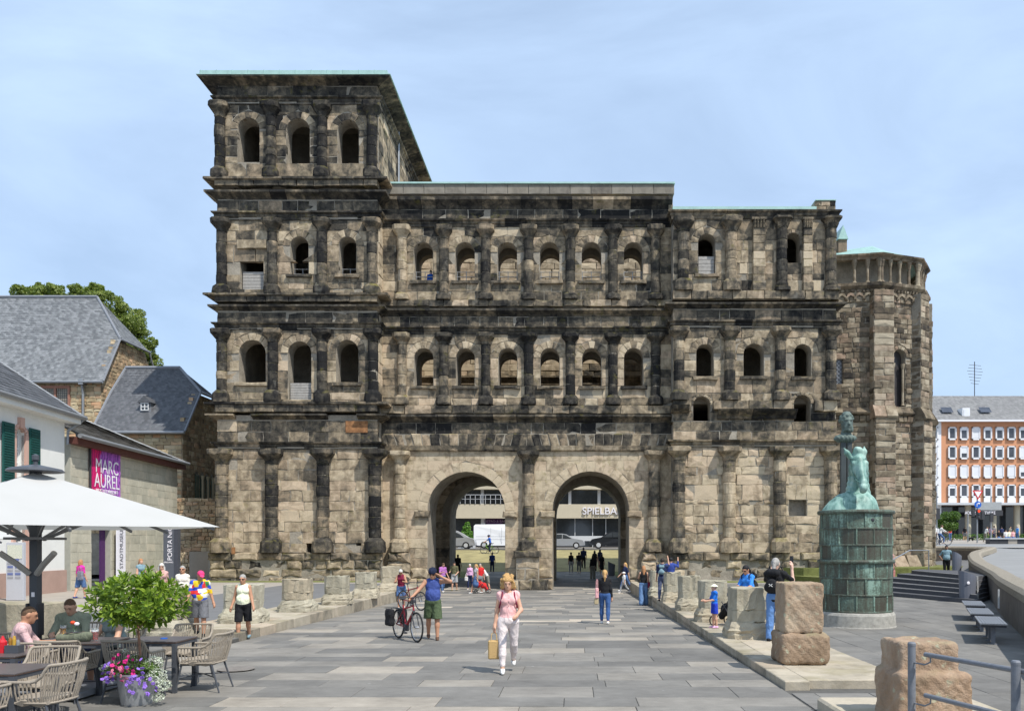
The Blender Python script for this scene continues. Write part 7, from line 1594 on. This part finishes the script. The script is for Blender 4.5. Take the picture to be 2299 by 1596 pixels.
for k in range(14): b = MB(); b.box(k*.85+.01, k*.85+.84, 0, .8, 0, .448); b.build('panel', MCONC if k % 3 == 2 else MDARK, t)
B = (px(2122, 88), 88, uz(88)); t = thing('leafy_bush', 'loose green bush behind the traffic light near the apse', 'bush', B); V, Fq, r_ = leafcloud(None, [cl_(*q, 88, B, 0) for q in ((2108, 1165, 12), (2125, 1160, 14), (2142, 1158, 13), (2118, 1178, 14), (2136, 1180, 14))], 2600, .14, 9); link('foliage', mesh_from('foliage', V, Fq, m_leaf('bush_leaf', (.05, .11, .02), (.14, .22, .05)), rnd=r_), t); b = MB(); [b.tube([(q, 0, 0), (q*1.6, 0, 1.3), (q*2, 0, 2.2)], [.04, .03, .01], 5) for q in (-.8, 0, .7)]; b.build('stems', MBARK, t)
t = thing('planting_strip', 'strip of low green plants along the arcade', 'plants', (px(2130, 100), 100, uz(100))); V, Fq, r_ = leafcloud(None, [(x, 0, .3, .7) for x in np.arange(0, 16, .7)], 2500, .12, 10); link('foliage', mesh_from('foliage', V, Fq, m_leaf('bush_leaf', (.05, .11, .02), (.14, .22, .05)), rnd=r_), t); b = MB(); b.box(-.5, 16, -.6, .6, 0, .12); b.build('soil_bed', MJ, t)
t = thing('spruce_bush', 'bright green bush in a planter box by the dark shop beyond the left gateway', 'bush', (px(1048, 90), 90, 1.8)); V, Fq, r_ = leafcloud(None, [(0, 0, .9, .85), (0, 0, 1.6, .65), (0, 0, 2.2, .45), (.1, 0, 2.7, .25)], 1500, .12, 12); link('foliage', mesh_from('foliage', V, Fq, m_leaf('fresh_leaf', (.06, .16, .02), (.18, .34, .05)), rnd=r_), t); b = MB(); b.box(-.9, .9, -.5, .5, 0, .6); b.build('planter_box', MALU, t)
t = thing('dog', 'small dark dog beside the woman in black near the traffic lights', 'dog', (px(2180, 93), 93, uz(93)), 0)
blob('body', [cone((-.25, 0, .38), (.2, 0, .4), .11, .12), cone((.2, 0, .42), (.36, 0, .56), .08, .07), cone((.36, 0, .56), (.5, 0, .52), .075, .04), cone((-.3, 0, .42), (-.42, 0, .6), .03, .015)]+[cone((x, y, .36), (x+.02, y, .02), .045, .03) for x in (-.22, .18) for y in (-.07, .07)]+[cone((.34, y, .6), (.33, y, .7), .03, .01) for y in (-.05, .05)], .025, cl('black'), t, .05)
# ================================================================ cafe
MROPE = plain('taupe_rope', (.34, .29, .23), .85, .15, 40., bs=.5); MTOP = plain('dark_table_laminate', (.10, .085, .082), .35, .06, 3., spec=.5); MFR = plain('anthracite_frame', (.07, .075, .085), .45, .06, 6.)
def make_chair(label):
    t = thing('rope_armchair', label, 'chair', (0, 0, 0), 0, 'rope armchairs at the cafe tables')
    for sx_, y0, y1 in ((-1, -.22, -.30), (1, -.22, -.30), (-1, .2, .33), (1, .2, .33)): b = MB(); b.tube([(sx_*.23, y0, .43), (sx_*.27, y1, 0)], [.016, .012], 8); b.build('leg', MFR, t)
    b = MB(); b.tube([(-.23, -.22, .40), (.23, -.22, .40), (.23, .2, .40), (-.23, .2, .40), (-.23, -.22, .40)], .013, 6); b.tube([(-.25, -.25, .22), (0, 0, .24), (.25, .27, .22)], .009, 5); b.tube([(.25, -.25, .22), (0, 0, .24), (-.25, .27, .22)], .009, 5); b.build('under_frame', MFR, t)
    b = MB(); loft(b, [(.24, .24, .41, .75), (.27, .26, .425, .75), (.27, .26, .455, .75), (.24, .24, .47, .7)], 20); b.build('seat', MROPE, t)
    n = 41; lo, hi = [], []
    for i in range(n):
        s = i/(n-1)*2-1; a = abs(s)
        if a > .55: k = (a-.55)/.45; x, y = .28, .17-.42*k
        else: th = s/.55*math.pi/2; x, y = .28*abs(math.sin(th))**.7, .17+.13*math.cos(th)
        x = math.copysign(x, s) if s else 0; bk = 1-min(1, max(0, (a-.42)/.22)); zz = .66+.19*(bk*bk*(3-2*bk))
        lo.append((x*.92, y*.95, .43)); hi.append((x*1.06, y*1.0+.085*bk, zz))
    lo = np.array(lo); hi = np.array(hi); b = MB()
    for i in range(0, n): m_ = (lo[i]+hi[i])/2*A(1.03, 1.03, 1); b.tube([lo[i], m_, hi[i]], .0085, 5)
    b.build('woven_cords', MROPE, t, kind='stuff'); b = MB(); b.tube(hi, .017, 8); b.build('top_rail', MROPE, t); b = MB(); b.tube(lo, .016, 6); b.build('lower_rail', MROPE, t); return t
ch0 = make_chair('rope armchair nearest the camera, pulled up to the right of the front table')
seats = [(-5.93, 9.22, -95, None), (-5.50, 12.25, -88, 'rope armchair standing alone right of the table beside the kerb'), (-7.02, 11.45, 182, 'rope armchair seen from behind in front of the man in sage green'), (-6.13, 11.5, 176, 'rope armchair seen from behind the trunk of the potted tree'), (-6.18, 13.2, 5, 'rope armchair behind the empty table near the potted tree'),
         (-7.32, 13.35, 12, 'rope armchair on which the woman behind the potted tree sits'), (-8.05, 13.45, 4, 'rope armchair on which the man in sage green sits'), (-8.15, 11.75, 62, 'rope armchair of the man in the dusty pink shirt'), (-6.55, 10.2, 8, 'rope armchair behind the front table, only its back showing above it'), (-7.15, 10.5, -4, 'rope armchair left of the parasol pole among the front tables'), (-6.35, 8.6, 176, 'rope armchair cut by the bottom left corner of the picture')]
for i, (x, y, r, lb) in enumerate(seats):
    c = ch0 if i == 0 else copy_tree(ch0); c.location = (x, y, 0); c.rotation_euler = (0, 0, math.radians(r))
    if lb: c['label'] = lb
def table(label, x0, x1, y0, y1):
    t = thing('cafe_table', label, 'table', ((x0+x1)/2, (y0+y1)/2, 0), 0, 'dark cafe tables'); a, b_ = (x1-x0)/2, (y1-y0)/2
    b = MB(); b.box(-a, a, -b_, b_, .735, .752, bev=.003); b.build('table_top', MTOP, t); b = MB(); b.box(-a+.01, a-.01, -b_+.01, b_-.01, .725, .734); b.build('table_edge', plain('thin_wood_edge', (.3, .16, .1), .5), t)
    b = MB(); [b.bar((sx*(a-.03), -b_+.03, .70), (sx*(a-.03), b_-.03, .70), .03, .045) for sx in (-1, 1)]; [b.bar((-a+.03, sy*(b_-.03), .70), (a-.03, sy*(b_-.03), .70), .03, .045) for sy in (-1, 1)]; b.build('apron', MFR, t)
    for sx in (-1, 1):
        for sy in (-1, 1): b = MB(); b.box(sx*(a-.035)-.03, sx*(a-.035)+.03, sy*(b_-.035)-.03, sy*(b_-.035)+.03, 0, .72); b.build('leg', MFR, t)
    return t
table('dark cafe table in the bottom left corner of the picture', -7.7, -6.08, 8.95, 9.75); table('dark cafe table with drinks where the two men and the woman sit', -7.85, -6.75, 11.75, 12.55)
table('empty dark cafe table between the potted tree trunk and the lone armchair', -6.58, -5.77, 11.95, 12.65); table('dark cafe table at the left edge holding condiments', -8.5, -7.02, 10.35, 11.05)
def glass(label, x, y, z, col, fill, h=.16, r=.034):
    t = thing('beer_glass', label, 'glass', (x, y, z)); gm = mat('clear_glass', lambda g: g.n('OutputMaterial', {'Surface': g.n('BsdfPrincipled', {'Base Color': (.9, .95, .95), 'Roughness': .02, 'Transmission Weight': .9, 'IOR': 1.3}).outputs[0]}))
    b = MB(); b.lathe([(r*.8, 0), (r*.85, .01), (r, h)], seg=14, cap=False); b.lathe([(r*.8, 0), (r*.78, .004)], seg=14); b.build('glass_body', gm, t); b = MB(); b.lathe([(r*.74, .012), (r*.9, h*fill)], seg=14); b.build('drink', plain('drink_'+col, dict(amber=(.55, .25, .02), red=(.35, .02, .01))[col], .2), t); b = MB(); b.lathe([(r*.9, h*fill), (r*.9, h*fill+.02)], seg=14); b.build('foam', MTW, t)
glass('tall glass of amber beer in front of the man in sage green', px(142, 12.3), 12.3, .753, 'amber', .8, .2, .04); glass('glass of red drink beside the hand of the woman behind the potted tree', px(213, 12.1), 12.1, .753, 'red', .7, .18, .05)
t = thing('flower_vase', 'small glass vase with a red and a white flower on the cafe table', 'vase', (px(168, 12.2), 12.2, .753)); b = MB(); b.lathe([(.04, 0), (.05, .05), (.02, .12), (.022, .14)], seg=12); b.build('vase_body', mat('clear_glass', None), t)
for x, z, m_ in ((-.03, .25, plain('red_petal', (.7, .08, .03))), (.03, .23, MTW)): b = MB(); b.ball((x, 0, z), (.035, .035, .028), 10, 6); b.build('flower', m_, t); b = MB(); b.tube([(0, 0, .05), (x, 0, z)], .004, 4); b.build('stem', plain('stem_green', (.08, .15, .04)), t)
t = thing('shoulder_bag', 'dark green canvas bag lying on the cafe table in front of the man', 'bag', (px(166, 11.95), 11.95, .753)); blob('bag_body', [cone((-.2, 0, .05), (.18, .02, .06), .06, .07), cone((.05, 0, .06), (.22, 0, .1), .06, .04)], .014, cl('army'), t, .04); b = MB(); b.tube([(-.2, 0, .09), (0, -.05, .14), (.2, 0, .12)], .008, 5); b.build('bag_zip', MDARK, t)
t = thing('ketchup_bottle', 'red sauce bottle on the condiment table at the left edge', 'bottle', (px(6, 10.7), 10.7, .753)); b = MB(); b.lathe([(.05, 0), (.052, .14), (.03, .17), (.01, .22)], seg=14); b.build('bottle_body', plain('red_plastic', (.55, .02, .03), .35), t)
t = thing('condiment_holder', 'dark condiment holder with napkins and small bottles beside the red bottle', 'condiment holder', (px(32, 10.7), 10.7, .753)); b = MB(); b.box(-.09, .09, -.06, .06, 0, .1); b.build('holder', MFR, t)
for x, h, c_ in ((-.05, .2, (.3, .15, .03)), (0, .22, (.5, .3, .05)), (.05, .17, (.25, .25, .25))): b = MB(); b.lathe([(.022, .01), (.022, h*.8), (.012, h)], (x, 0, 0), 10); b.build('small_bottle', plain('bottle_%d' % (h*100), c_, .3), t)
b = MB(); b.prism([(.05*math.cos(a), .05*math.sin(a)) for a in np.linspace(0, 6.28, 17)[:-1]], T(0, 0, 0), .012); t = tag(b.build('ashtray', MBLU, None, loc=(px(368, 12.3), 12.3, .753)), 'small blue ashtray on the empty cafe table near the potted tree', 'ashtray')
# seated guests
sg_ = fab('sage_shirt', (.30, .335, .25)); 
person('broad man in sage green t-shirt with cropped hair sitting behind the cafe table', -7.97, 13.2, 0, 1.80, 8, False, 1.4, leg=((80, 85), (78, 80)), arm=((30, 14, 62, 40), (34, 14, 60, 46)), lean=12, head=(26, 0), top=sg_, sleeve=.5, bot='navy', blen=.5, wide=.03, shoe='black', hair=('brown', 'crop'), vox=.014, detail=True, sit=.50, skin=SKIN)
person('man in dusty pink t-shirt at the left end of the cafe table, seen from behind', -7.93, 11.72, 0, 1.72, 118, False, 1.2, leg=((80, 85), (78, 80)), arm=((30, 14, 60, 30), (34, 14, 60, 36)), lean=10, head=(14, 10), top=fab('dusty_pink_shirt', (.60, .40, .40)), sleeve=.45, bot='navy', blen=.5, shoe='black', hair=('brown', 'crop'), vox=.014, detail=True, sit=.48, skin=SKIN2)
person('woman in grey-green sleeveless top sitting behind the potted tree with her arm on the table', -7.22, 13.05, 0, 1.68, -18, True, 1.2, leg=((78, 80), (74, 76)), arm=((34, 12, 56, 50), (26, 12, 60, 20)), lean=10, head=(16, -10), top=fab('grey_green_top', (.22, .27, .26)), sleeve=.12, bot='black', blen=.4, shoe='black', hair=('brown', 'bob'), vox=.014, detail=True, sit=.48, skin=SKIN)
# parasols
MCAN = mat('cream_canvas', lambda g: (lambda p: g.n('OutputMaterial', {'Surface': g.n('MixShader', {0: .22, 1: g.n('BsdfDiffuse', {'Color': g.mix(g.noise(p, 1.5, 3.), (.50, .495, .47), (.57, .56, .54))}).outputs[0], 2: g.n('BsdfTranslucent', {'Color': (.8, .78, .7)}).outputs[0]}).outputs[0]}))(g.pos()))
MALG = plain('grey_arm', (.16, .16, .165), .45, .06, 5.)
def parasol(label, x, y, Lc_, zc, za, pole_, rot=0.):
    t = thing('square_parasol', label, 'parasol', (x, y, 0), rot, 'large cream parasols'); n = 10; cs = [(0, -Lc_), (Lc_, 0), (0, Lc_), (-Lc_, 0)]
    for k in range(4):
        a, b_ = A(*cs[k], 0), A(*cs[(k+1) % 4], 0); V = []; Fc = []
        for i in range(n+1):
            r = i/n
            for j in range(n+1):
                s = j/n; e = (a*(1-s)+b_*s)*r; sag = -.10*math.sin(math.pi*s)*r*r*0-.0; z = za-(za-zc)*r+(-.04*math.sin(math.pi*s)*math.sin(math.pi*r*.9)); inw = 1-.035*math.sin(math.pi*s)*r; V.append((e[0]*inw, e[1]*inw, z))
        Fc = [(i*(n+1)+j, i*(n+1)+j+1, (i+1)*(n+1)+j+1, (i+1)*(n+1)+j) for i in range(n) for j in range(n)]; link('canopy_panel', mesh_from('canopy_panel', V, Fc, MCAN, smooth=True), t)
    b = MB(); b.lathe([(.01, .28), (.05, .26), (.05, .19), (.03, .16), (.03, .12), (.36, .05), (.40, .01), (.36, 0)], (0, 0, za+.0), 20); b.build('top_cap', MFR, t)
    b = MB(); b.box(-.06, .06, -.06, .06, 0, za); b.build('pole', MFR, t); zh = zc-.18
    b = MB(); b.box(-.3, .3, -.3, .3, zh-.02, zh+.02); b.build('hub', MALG, t)
    for k in range(8):
        th = k*math.pi/4-math.pi/2; Lk = Lc_ if k % 2 == 0 else Lc_/math.sqrt(2); e = A(math.cos(th), math.sin(th)); q = e*Lk*.97; b = MB(); b.bar((*(e*.1), za-.14), (*q, zc-.03-(.05 if k % 2 else 0)), .03, .045); rb = b.build('rib', MALG, t)
        m_ = e*Lk*.52; zm = za-(za-zc)*.52-.05; b = MB(); b.bar((*(e*.12), zh-.02), (*m_, zm-.02), .028, .04); b.build('strut', MALG, rb)
    for sx in (-1, 1): b = MB(); b.tube([(sx*.05, -.05, zh-.55), (sx*.2, -.12, zh-.4), (sx*.42, -.2, zh-.22)], .045, 8); b.build('crank_arm', plain('worn_tube', (.35, .33, .3), .6), t)
    b = MB(); b.box(-.10, -.065, -.1, .06, .75, 1.25, bev=.01); b.box(.065, .10, -.1, .06, .75, 1.25, bev=.01); b.build('heater_box', MDARK, t); b = MB(); b.box(-.025, .025, -.065, -.061, 1.35, 1.42); b.build('sticker', MTW, t); return t
pr = parasol('large cream square parasol over the cafe tables on a dark square pole', px(80, 12.8), 12.8, 2.86, 2.43, 3.28, .12)
b = MB(); b.box(.25, 1.55, -1.55, -.4, .03, .12, bev=.01); b.build('base_plate', plain('galvanised_plate', (.33, .35, .38), .4, .12, 5., metal=.5), pr)
parasol('second cream parasol cut off by the left edge of the picture', px(-225, 17.6), 17.6, 2.65, 2.28, 3.1, .12)
# planter with small tree
PX_, PY_ = px(307, 11.15), 11.15
po = thing('flower_planter', 'galvanised bucket planter with pink, violet and white trailing flowers around a small tree', 'planter', (PX_, PY_, 0)); b = MB(); b.lathe([(.185, 0), (.19, .015), (.25, .40), (.262, .41), (.262, .43), (.245, .43), (.23, .38)], seg=32); b.build('zinc_pot', plain('zinc_pot', (.38, .39, .40), .42, .22, 4., metal=.55), po); b = MB(); b.lathe([(.23, .37), (.22, .375)], seg=24); b.build('soil', MJ, po)
def sprigs(name, cs, n, size, m, seed, par):
    V, Fq, r_ = leafcloud(None, cs, n, size, seed); link(name, mesh_from(name, V, Fq, m, rnd=r_), par, kind='stuff')
sprigs('green_foliage', [(0, -.05, .50, .2), (-.2, -.1, .46, .14), (.2, -.1, .46, .15), (-.32, -.1, .42, .09)], 1500, .022, m_leaf('bedding_leaf', (.05, .11, .02), (.16, .24, .05)), 1, po)
sprigs('white_foliage', [(.33, -.12, .40, .13), (.42, -.12, .28, .10), (.36, -.14, .12, .08), (.25, -.02, .56, .12), (-.36, -.1, .50, .08), (-.10, .0, .62, .05), (-.15, 0, .72, .04)], 1400, .014, m_leaf('silver_leaf', (.5, .54, .42), (.75, .76, .68), .15), 2, po)
fl = [('violet_flower', (.30, .16, .62), [(.12, -.2, .50, .13), (.2, -.22, .42, .1), (-.24, -.16, .50, .10), (.12, -.28, .30, .09), (-.3, -.15, .40, .07), (.3, -.2, .25, .08)], 60), ('magenta_flower', (.62, .02, .20), [(-.10, -.15, .56, .13), (-.05, -.22, .48, .12)], 26), ('pink_flower', (.7, .22, .32), [(-.1, -.24, .43, .1)], 10)]
r_ = np.random.RandomState(8)
for nm, c_, cs, n in fl:
    b = MB(); 
    for j in range(5): a = j*1.2566; b.ball((.013*math.cos(a), 0, .013*math.sin(a)), (.011, .004, .011), 6, 4)
    me = b.build(nm, plain(nm, c_, .6, .15, 30.), po); first = True
    for i in range(n):
        q = cs[r_.randint(len(cs))]; d = r_.randn(3); d[1] = -abs(d[1])*.7; d /= np.linalg.norm(d); o = me if first else link(nm, me.data, po); first = False
        o.location = tuple(A(*q[:3])+d*q[3]*1.1); o.rotation_euler = (r_.randn()*.5, 0, r_.randn()*.6); s_ = r_.uniform(.8, 1.4); o.scale = (s_,)*3
sm = thing('potted_tree', 'small round-headed glossy leaved tree growing in the galvanised planter', 'tree', (PX_+.03, PY_, .4)); b = MB(); b.tube([(0, 0, 0), (.015, 0, .3), (-.01, 0, .6), (0, 0, .95)], [.021, .018, .018, .014], 8)
for k in range(9): a = k*2.4; b.tube([(0, 0, .62+.03*k), (.18*math.cos(a), .18*math.sin(a), .85+.03*k), (.4*math.cos(a), .4*math.sin(a), .95+.05*math.sin(k))], [.009, .006, .003], 5)
b.build('trunk', plain('reddish_bark', (.25, .14, .09), .8, .2, 20.), sm)
GLF = mat('glossy_leaf', lambda g: g.n('OutputMaterial', {'Surface': g.n('MixShader', {0: .3, 1: g.n('BsdfPrincipled', {'Base Color': g.mix(g.n('ObjectInfo').outputs['Random'], (.07, .14, .015), (.30, .40, .05)), 'Roughness': .3, 'Specular IOR Level': .5}).outputs[0], 2: g.n('BsdfTranslucent', {'Color': (.28, .42, .05)}).outputs[0]}).outputs[0]}))
def leafmesh(L_, w): V = [(0, 0, 0), (w*.6, L_*.3, .008), (w, L_*.6, .006), (0, L_, -.012), (-w, L_*.6, .006), (-w*.6, L_*.3, .008), (0, L_*.35, -.006), (0, L_*.65, -.008)]; return V, [(0, 1, 6), (1, 2, 7, 6), (2, 3, 7), (3, 4, 7), (4, 5, 6, 7), (5, 0, 6)]
lv, lfc = leafmesh(.105, .024); lme = mesh_from('leaf', lv, lfc, GLF); r_ = np.random.RandomState(21); AL = []
tips = []
for i in range(235):
    d = r_.randn(3); d /= np.linalg.norm(d); rr = r_.uniform(.62, 1.04)+.09*math.sin(5*math.atan2(d[1], d[0])+3*d[2]); c = A(0, 0, .99)+d*A(.60, .60, .42)*rr*(1 if d[2] > -.5 else .85); tips.append((c, d))
for c, d in tips:
    ax = d+A(0, 0, .55)+r_.randn(3)*.2; ax /= np.linalg.norm(ax)
    for k in range(9):
        ph = k*2.4; pr_ = np.cross(ax, A(0, 0, 1.)+r_.randn(3)*.1); pr_ /= np.linalg.norm(pr_); q_ = np.cross(ax, pr_); rad = pr_*math.cos(ph)+q_*math.sin(ph)
        ydir = ax*(.35+.07*k)+rad*(.95-.06*k); ydir /= np.linalg.norm(ydir); zdir = ax-ydir*(ax@ydir)+r_.randn(3)*.12; zdir -= ydir*(zdir@ydir); zdir /= np.linalg.norm(zdir); AL.append((c-ax*.012*(9-k), np.cross(ydir, zdir), ydir, zdir, r_.uniform(.75, 1.2)))
order = sorted(range(len(AL)), key=lambda i: AL[i][0][1]-.2*AL[i][0][2]); bb = MB()
rest_v, rest_f, rest_r = [], [], []
for n_, i in enumerate(order):
    p, xd, yd, zd, s_ = AL[i]
    if n_ < 300: o = link('leaf', lme, sm); o.matrix_local = Matrix(((xd[0]*s_, yd[0]*s_, zd[0]*s_, p[0]), (xd[1]*s_, yd[1]*s_, zd[1]*s_, p[1]), (xd[2]*s_, yd[2]*s_, zd[2]*s_, p[2]), (0, 0, 0, 1)))
    else: rest_v.append(np.array(lv)@np.stack([xd, yd, zd])*s_+p)
nb = len(rest_v); fv = np.concatenate(rest_v); fq = [tuple(q+8*k for q in f_) for k in range(nb) for f_ in lfc]
GL2 = m_leaf('glossy_leaf_mass', (.07, .14, .015), (.30, .40, .05)); link('leaf_mass', mesh_from('leaf_mass', fv, fq, GL2, rnd=np.repeat(r_.rand(nb), 8)), sm, kind='stuff')
b = MB(); b.lathe([(.31, 0), (.31, .006)], seg=28); mh = b.build('manhole_cover', plain('brown_iron', (.20, .18, .16), .8, .25, 9., bs=.5), None, loc=(px(530, 14.3), 14.3, .003)); tag(mh, 'round brown iron manhole cover in the paving right of the armchairs', 'manhole cover')
# ================================================================ bicycles, pushchairs
MTY = plain('tyre_rubber', (.025, .025, .025), .8); MSP = plain('spoke_steel', (.5, .5, .5), .3, .02, 3., metal=.8)
def bicycle(label, x, y, z, ang, col, pannier=False, r=.35, small=False, group=None):
    """front wheel towards local +x"""
    t = thing('bicycle', label, 'bicycle', (x, y, z), ang, group); wb = 1.08; fw, rw = A(wb/2, 0, r), A(-wb/2, 0, r)
    for c in (fw, rw):
        b = MB(); b.tube([c+A(r*.95*math.cos(a), 0, r*.95*math.sin(a)) for a in np.linspace(0, 2*math.pi, 29)], .021, 8, cap=False); wh = b.build('wheel', MTY, t)
        b = MB(); b.tube([c+A(r*.87*math.cos(a), 0, r*.87*math.sin(a)) for a in np.linspace(0, 2*math.pi, 29)], .011, 6, cap=False); b.build('rim', MSP, wh); b = MB(); b.tube([c-A(0, .05, 0), c+A(0, .05, 0)], .025, 8)
        for k in range(18 if not small else 8): a = k*2*math.pi/(18 if not small else 8); b.tube([c+A(0, .02*(-1)**k, 0), c+A(r*.87*math.cos(a), 0, r*.87*math.sin(a))], .0018 if not small else .004, 4)
        b.build('spokes', MSP, wh)
    m_ = plain('bike_frame_'+col, dict(red=(.25, .02, .03), black=(.03, .03, .03), silver=(.4, .4, .42), green=(.2, .4, .05))[col], .35); bb_ = A(-.08, 0, .30); st_ = A(-.25, 0, .82); ht, hb = A(.33, 0, .86), A(.37, 0, .70)
    b = MB(); b.tube([bb_, st_], .019, 8); b.tube([bb_, hb], .034, 8); b.tube([st_-A(-.02, 0, .1), ht-A(0, 0, .03)], .02, 8); b.tube([hb, ht], .022, 8)
    for sy in (-.05, .05): b.tube([rw+A(0, sy, 0), bb_+A(0, sy*.6, 0)], .011, 6); b.tube([rw+A(0, sy, 0), st_-A(-.02, 0, .12)], .010, 6)
    b.build('frame', m_, t); b = MB(); b.tube([hb+A(0, 0, .02), hb+A(.015, 0, -.04)], .03, 8)
    for sy in (-.06, .06): b.tube([hb+A(.02, sy, -.04), fw+A(0, sy, 0)], .014, 6)
    b.build('fork', MDARK, t); b = MB(); b.tube([ht, ht+A(-.03, 0, .16)], .016, 8); b.tube([ht+A(-.10, -.31, .19), ht+A(-.03, -.12, .17), ht+A(-.02, 0, .165), ht+A(-.03, .12, .17), ht+A(-.10, .31, .19)], .013, 8); b.build('handlebar', MDARK, t)
    b = MB(); b.tube([st_, st_+A(-.03, 0, .12)], .014, 6); b.ball(st_+A(-.04, 0, .15), (.14, .075, .03), 10, 6); b.build('saddle', MDARK, t)
    b = MB(); b.box(bb_[0]-.05, bb_[0]+.11, -.05, .05, .22, .38, bev=.02); b.tube([bb_+A(0, -.07, 0), bb_+A(.13, -.08, -.1)], .012, 6); b.tube([bb_+A(0, .07, 0), bb_+A(-.13, .08, .1)], .012, 6); b.box(bb_[0]+.10, bb_[0]+.20, -.05, -.11, .17, .2); b.box(bb_[0]-.20, bb_[0]-.1, .05, .11, .38, .41); b.build('motor_and_pedals', MDARK, t)
    b = MB(); b.tube([st_-A(0, 0, .1), A(-.85, 0, .72)], .01, 6)
    for sy in (-.06, .06): b.tube([A(-.35, sy, .72), A(-.85, sy, .72), rw+A(0, sy, 0)], .007, 5)
    b.build('rear_rack', MDARK, t)
    if pannier:
        for sy in (-.16, .16): blob('pannier_bag', [rbox((-.68, sy, .50), (.16, .075, .21), .05)], .016, cl('black'), t, 0, lambda P: .006*np.sin(P[..., 2]*30))
        b = MB(); b.box(ht[0]+.02, ht[0]+.1, -.04, .04, .9, .98, bev=.01); b.build('lamp', MDARK, t)
    return t
pf, pr2 = A(px(936, 19.0), 19.0), A(px(894, 19.9), 19.9); mid = (pf+pr2)/2; bicycle('dark red electric bicycle with black panniers pushed by the man in blue', mid[0], mid[1], gz(19.4), math.atan2(*(pf-pr2)[::-1]), 'red', True)
bicycle('bicycle held by the woman in burgundy, partly hidden behind the pushed one', px(925, 30.6), 30.6, gz(30.6), -.75, 'red')
bk = bicycle('green and black bicycle being ridden across the lawn beyond the left gateway', px(1099, 77), 77, 1.33, math.pi, 'green', small=True)
person('cyclist in bright blue shirt riding beyond the left gateway', px(1101, 77), 77, 1.33, 1.72, -90, False, top='blue', bot='navy', sit=.95, leg=((40, 60), (10, 20)), arm=((50, 8, 10, 0), (50, 8, 10, 0)), lean=14, hair=('black', 'short'), hat=('navy', 'helmet'), vox=.04)
bicycle('black bicycle ridden by the person in pale top behind the apse', px(2113, 69), 69, uz(69), 0, 'black', small=True)
person('cyclist in pale top and blue trousers beside the corner of the apse', px(2110, 69), 69, uz(69), 1.72, 90, True, top='white', sleeve=.8, bot='denim', sit=.92, leg=((45, 50), (10, 20)), arm=((50, 8, 10, 0), (50, 8, 10, 0)), lean=16, hair=('brown', 'short'), vox=.04)
bicycle('pale bicycle parked in front of the pharmacy arcade', px(2172, 110), 110, uz(110), 0, 'silver', small=True); bicycle('dark bicycle leaning among the people at the crossing', px(2244, 87), 87, uz(87), .3, 'black', small=True)
def pushchair(label, x, y, z, rz, col):
    t = thing('pushchair', label, 'pushchair', (x, y, z), rz); b = MB()
    for sy in (-.22, .22): b.tube([(.35, sy, .12), (-.05, sy, .55), (-.42, sy, 1.02)], .013, 6); b.tube([(-.32, sy, .12), (.1, sy, .62)], .013, 6)
    b.tube([(-.42, -.22, 1.02), (-.42, .22, 1.02)], .016, 6); b.build('frame', MDARK, t)
    for x_ in (.36, -.34):
        for sy in (-.26, .26): b = MB(); b.tube([(x_+.11*math.cos(a), sy, .12+.11*math.sin(a)) for a in np.linspace(0, 6.283, 17)], .018, 6); b.lathe([(.02, -.01), (.02, .01)], (x_, sy, .12), 6); b.build('wheel', MTY, t)
    blob('seat_pod', [cone((.12, 0, .42), (-.12, 0, .45), .16, .16), cone((-.12, 0, .5), (-.26, 0, .8), .17, .12), cone((.2, 0, .35), (.3, 0, .22), .1, .08)], .025, col, t, .05); blob('hood', [ell((-.16, 0, .78), (.22, .2, .2))], .025, cl('grey'), t, 0, None, lambda P: .03-(P[..., 2]-.72)); return t
pushchair('black pushchair between the boy and the large grey pedestal', px(1640, 20.9), 20.9, .1, 2.2, cl('black')); pushchair('pushchair with red child and green frame in the left gateway', px(1081, 44.6), 44.6, gz(44.6), .3, cl('red'))
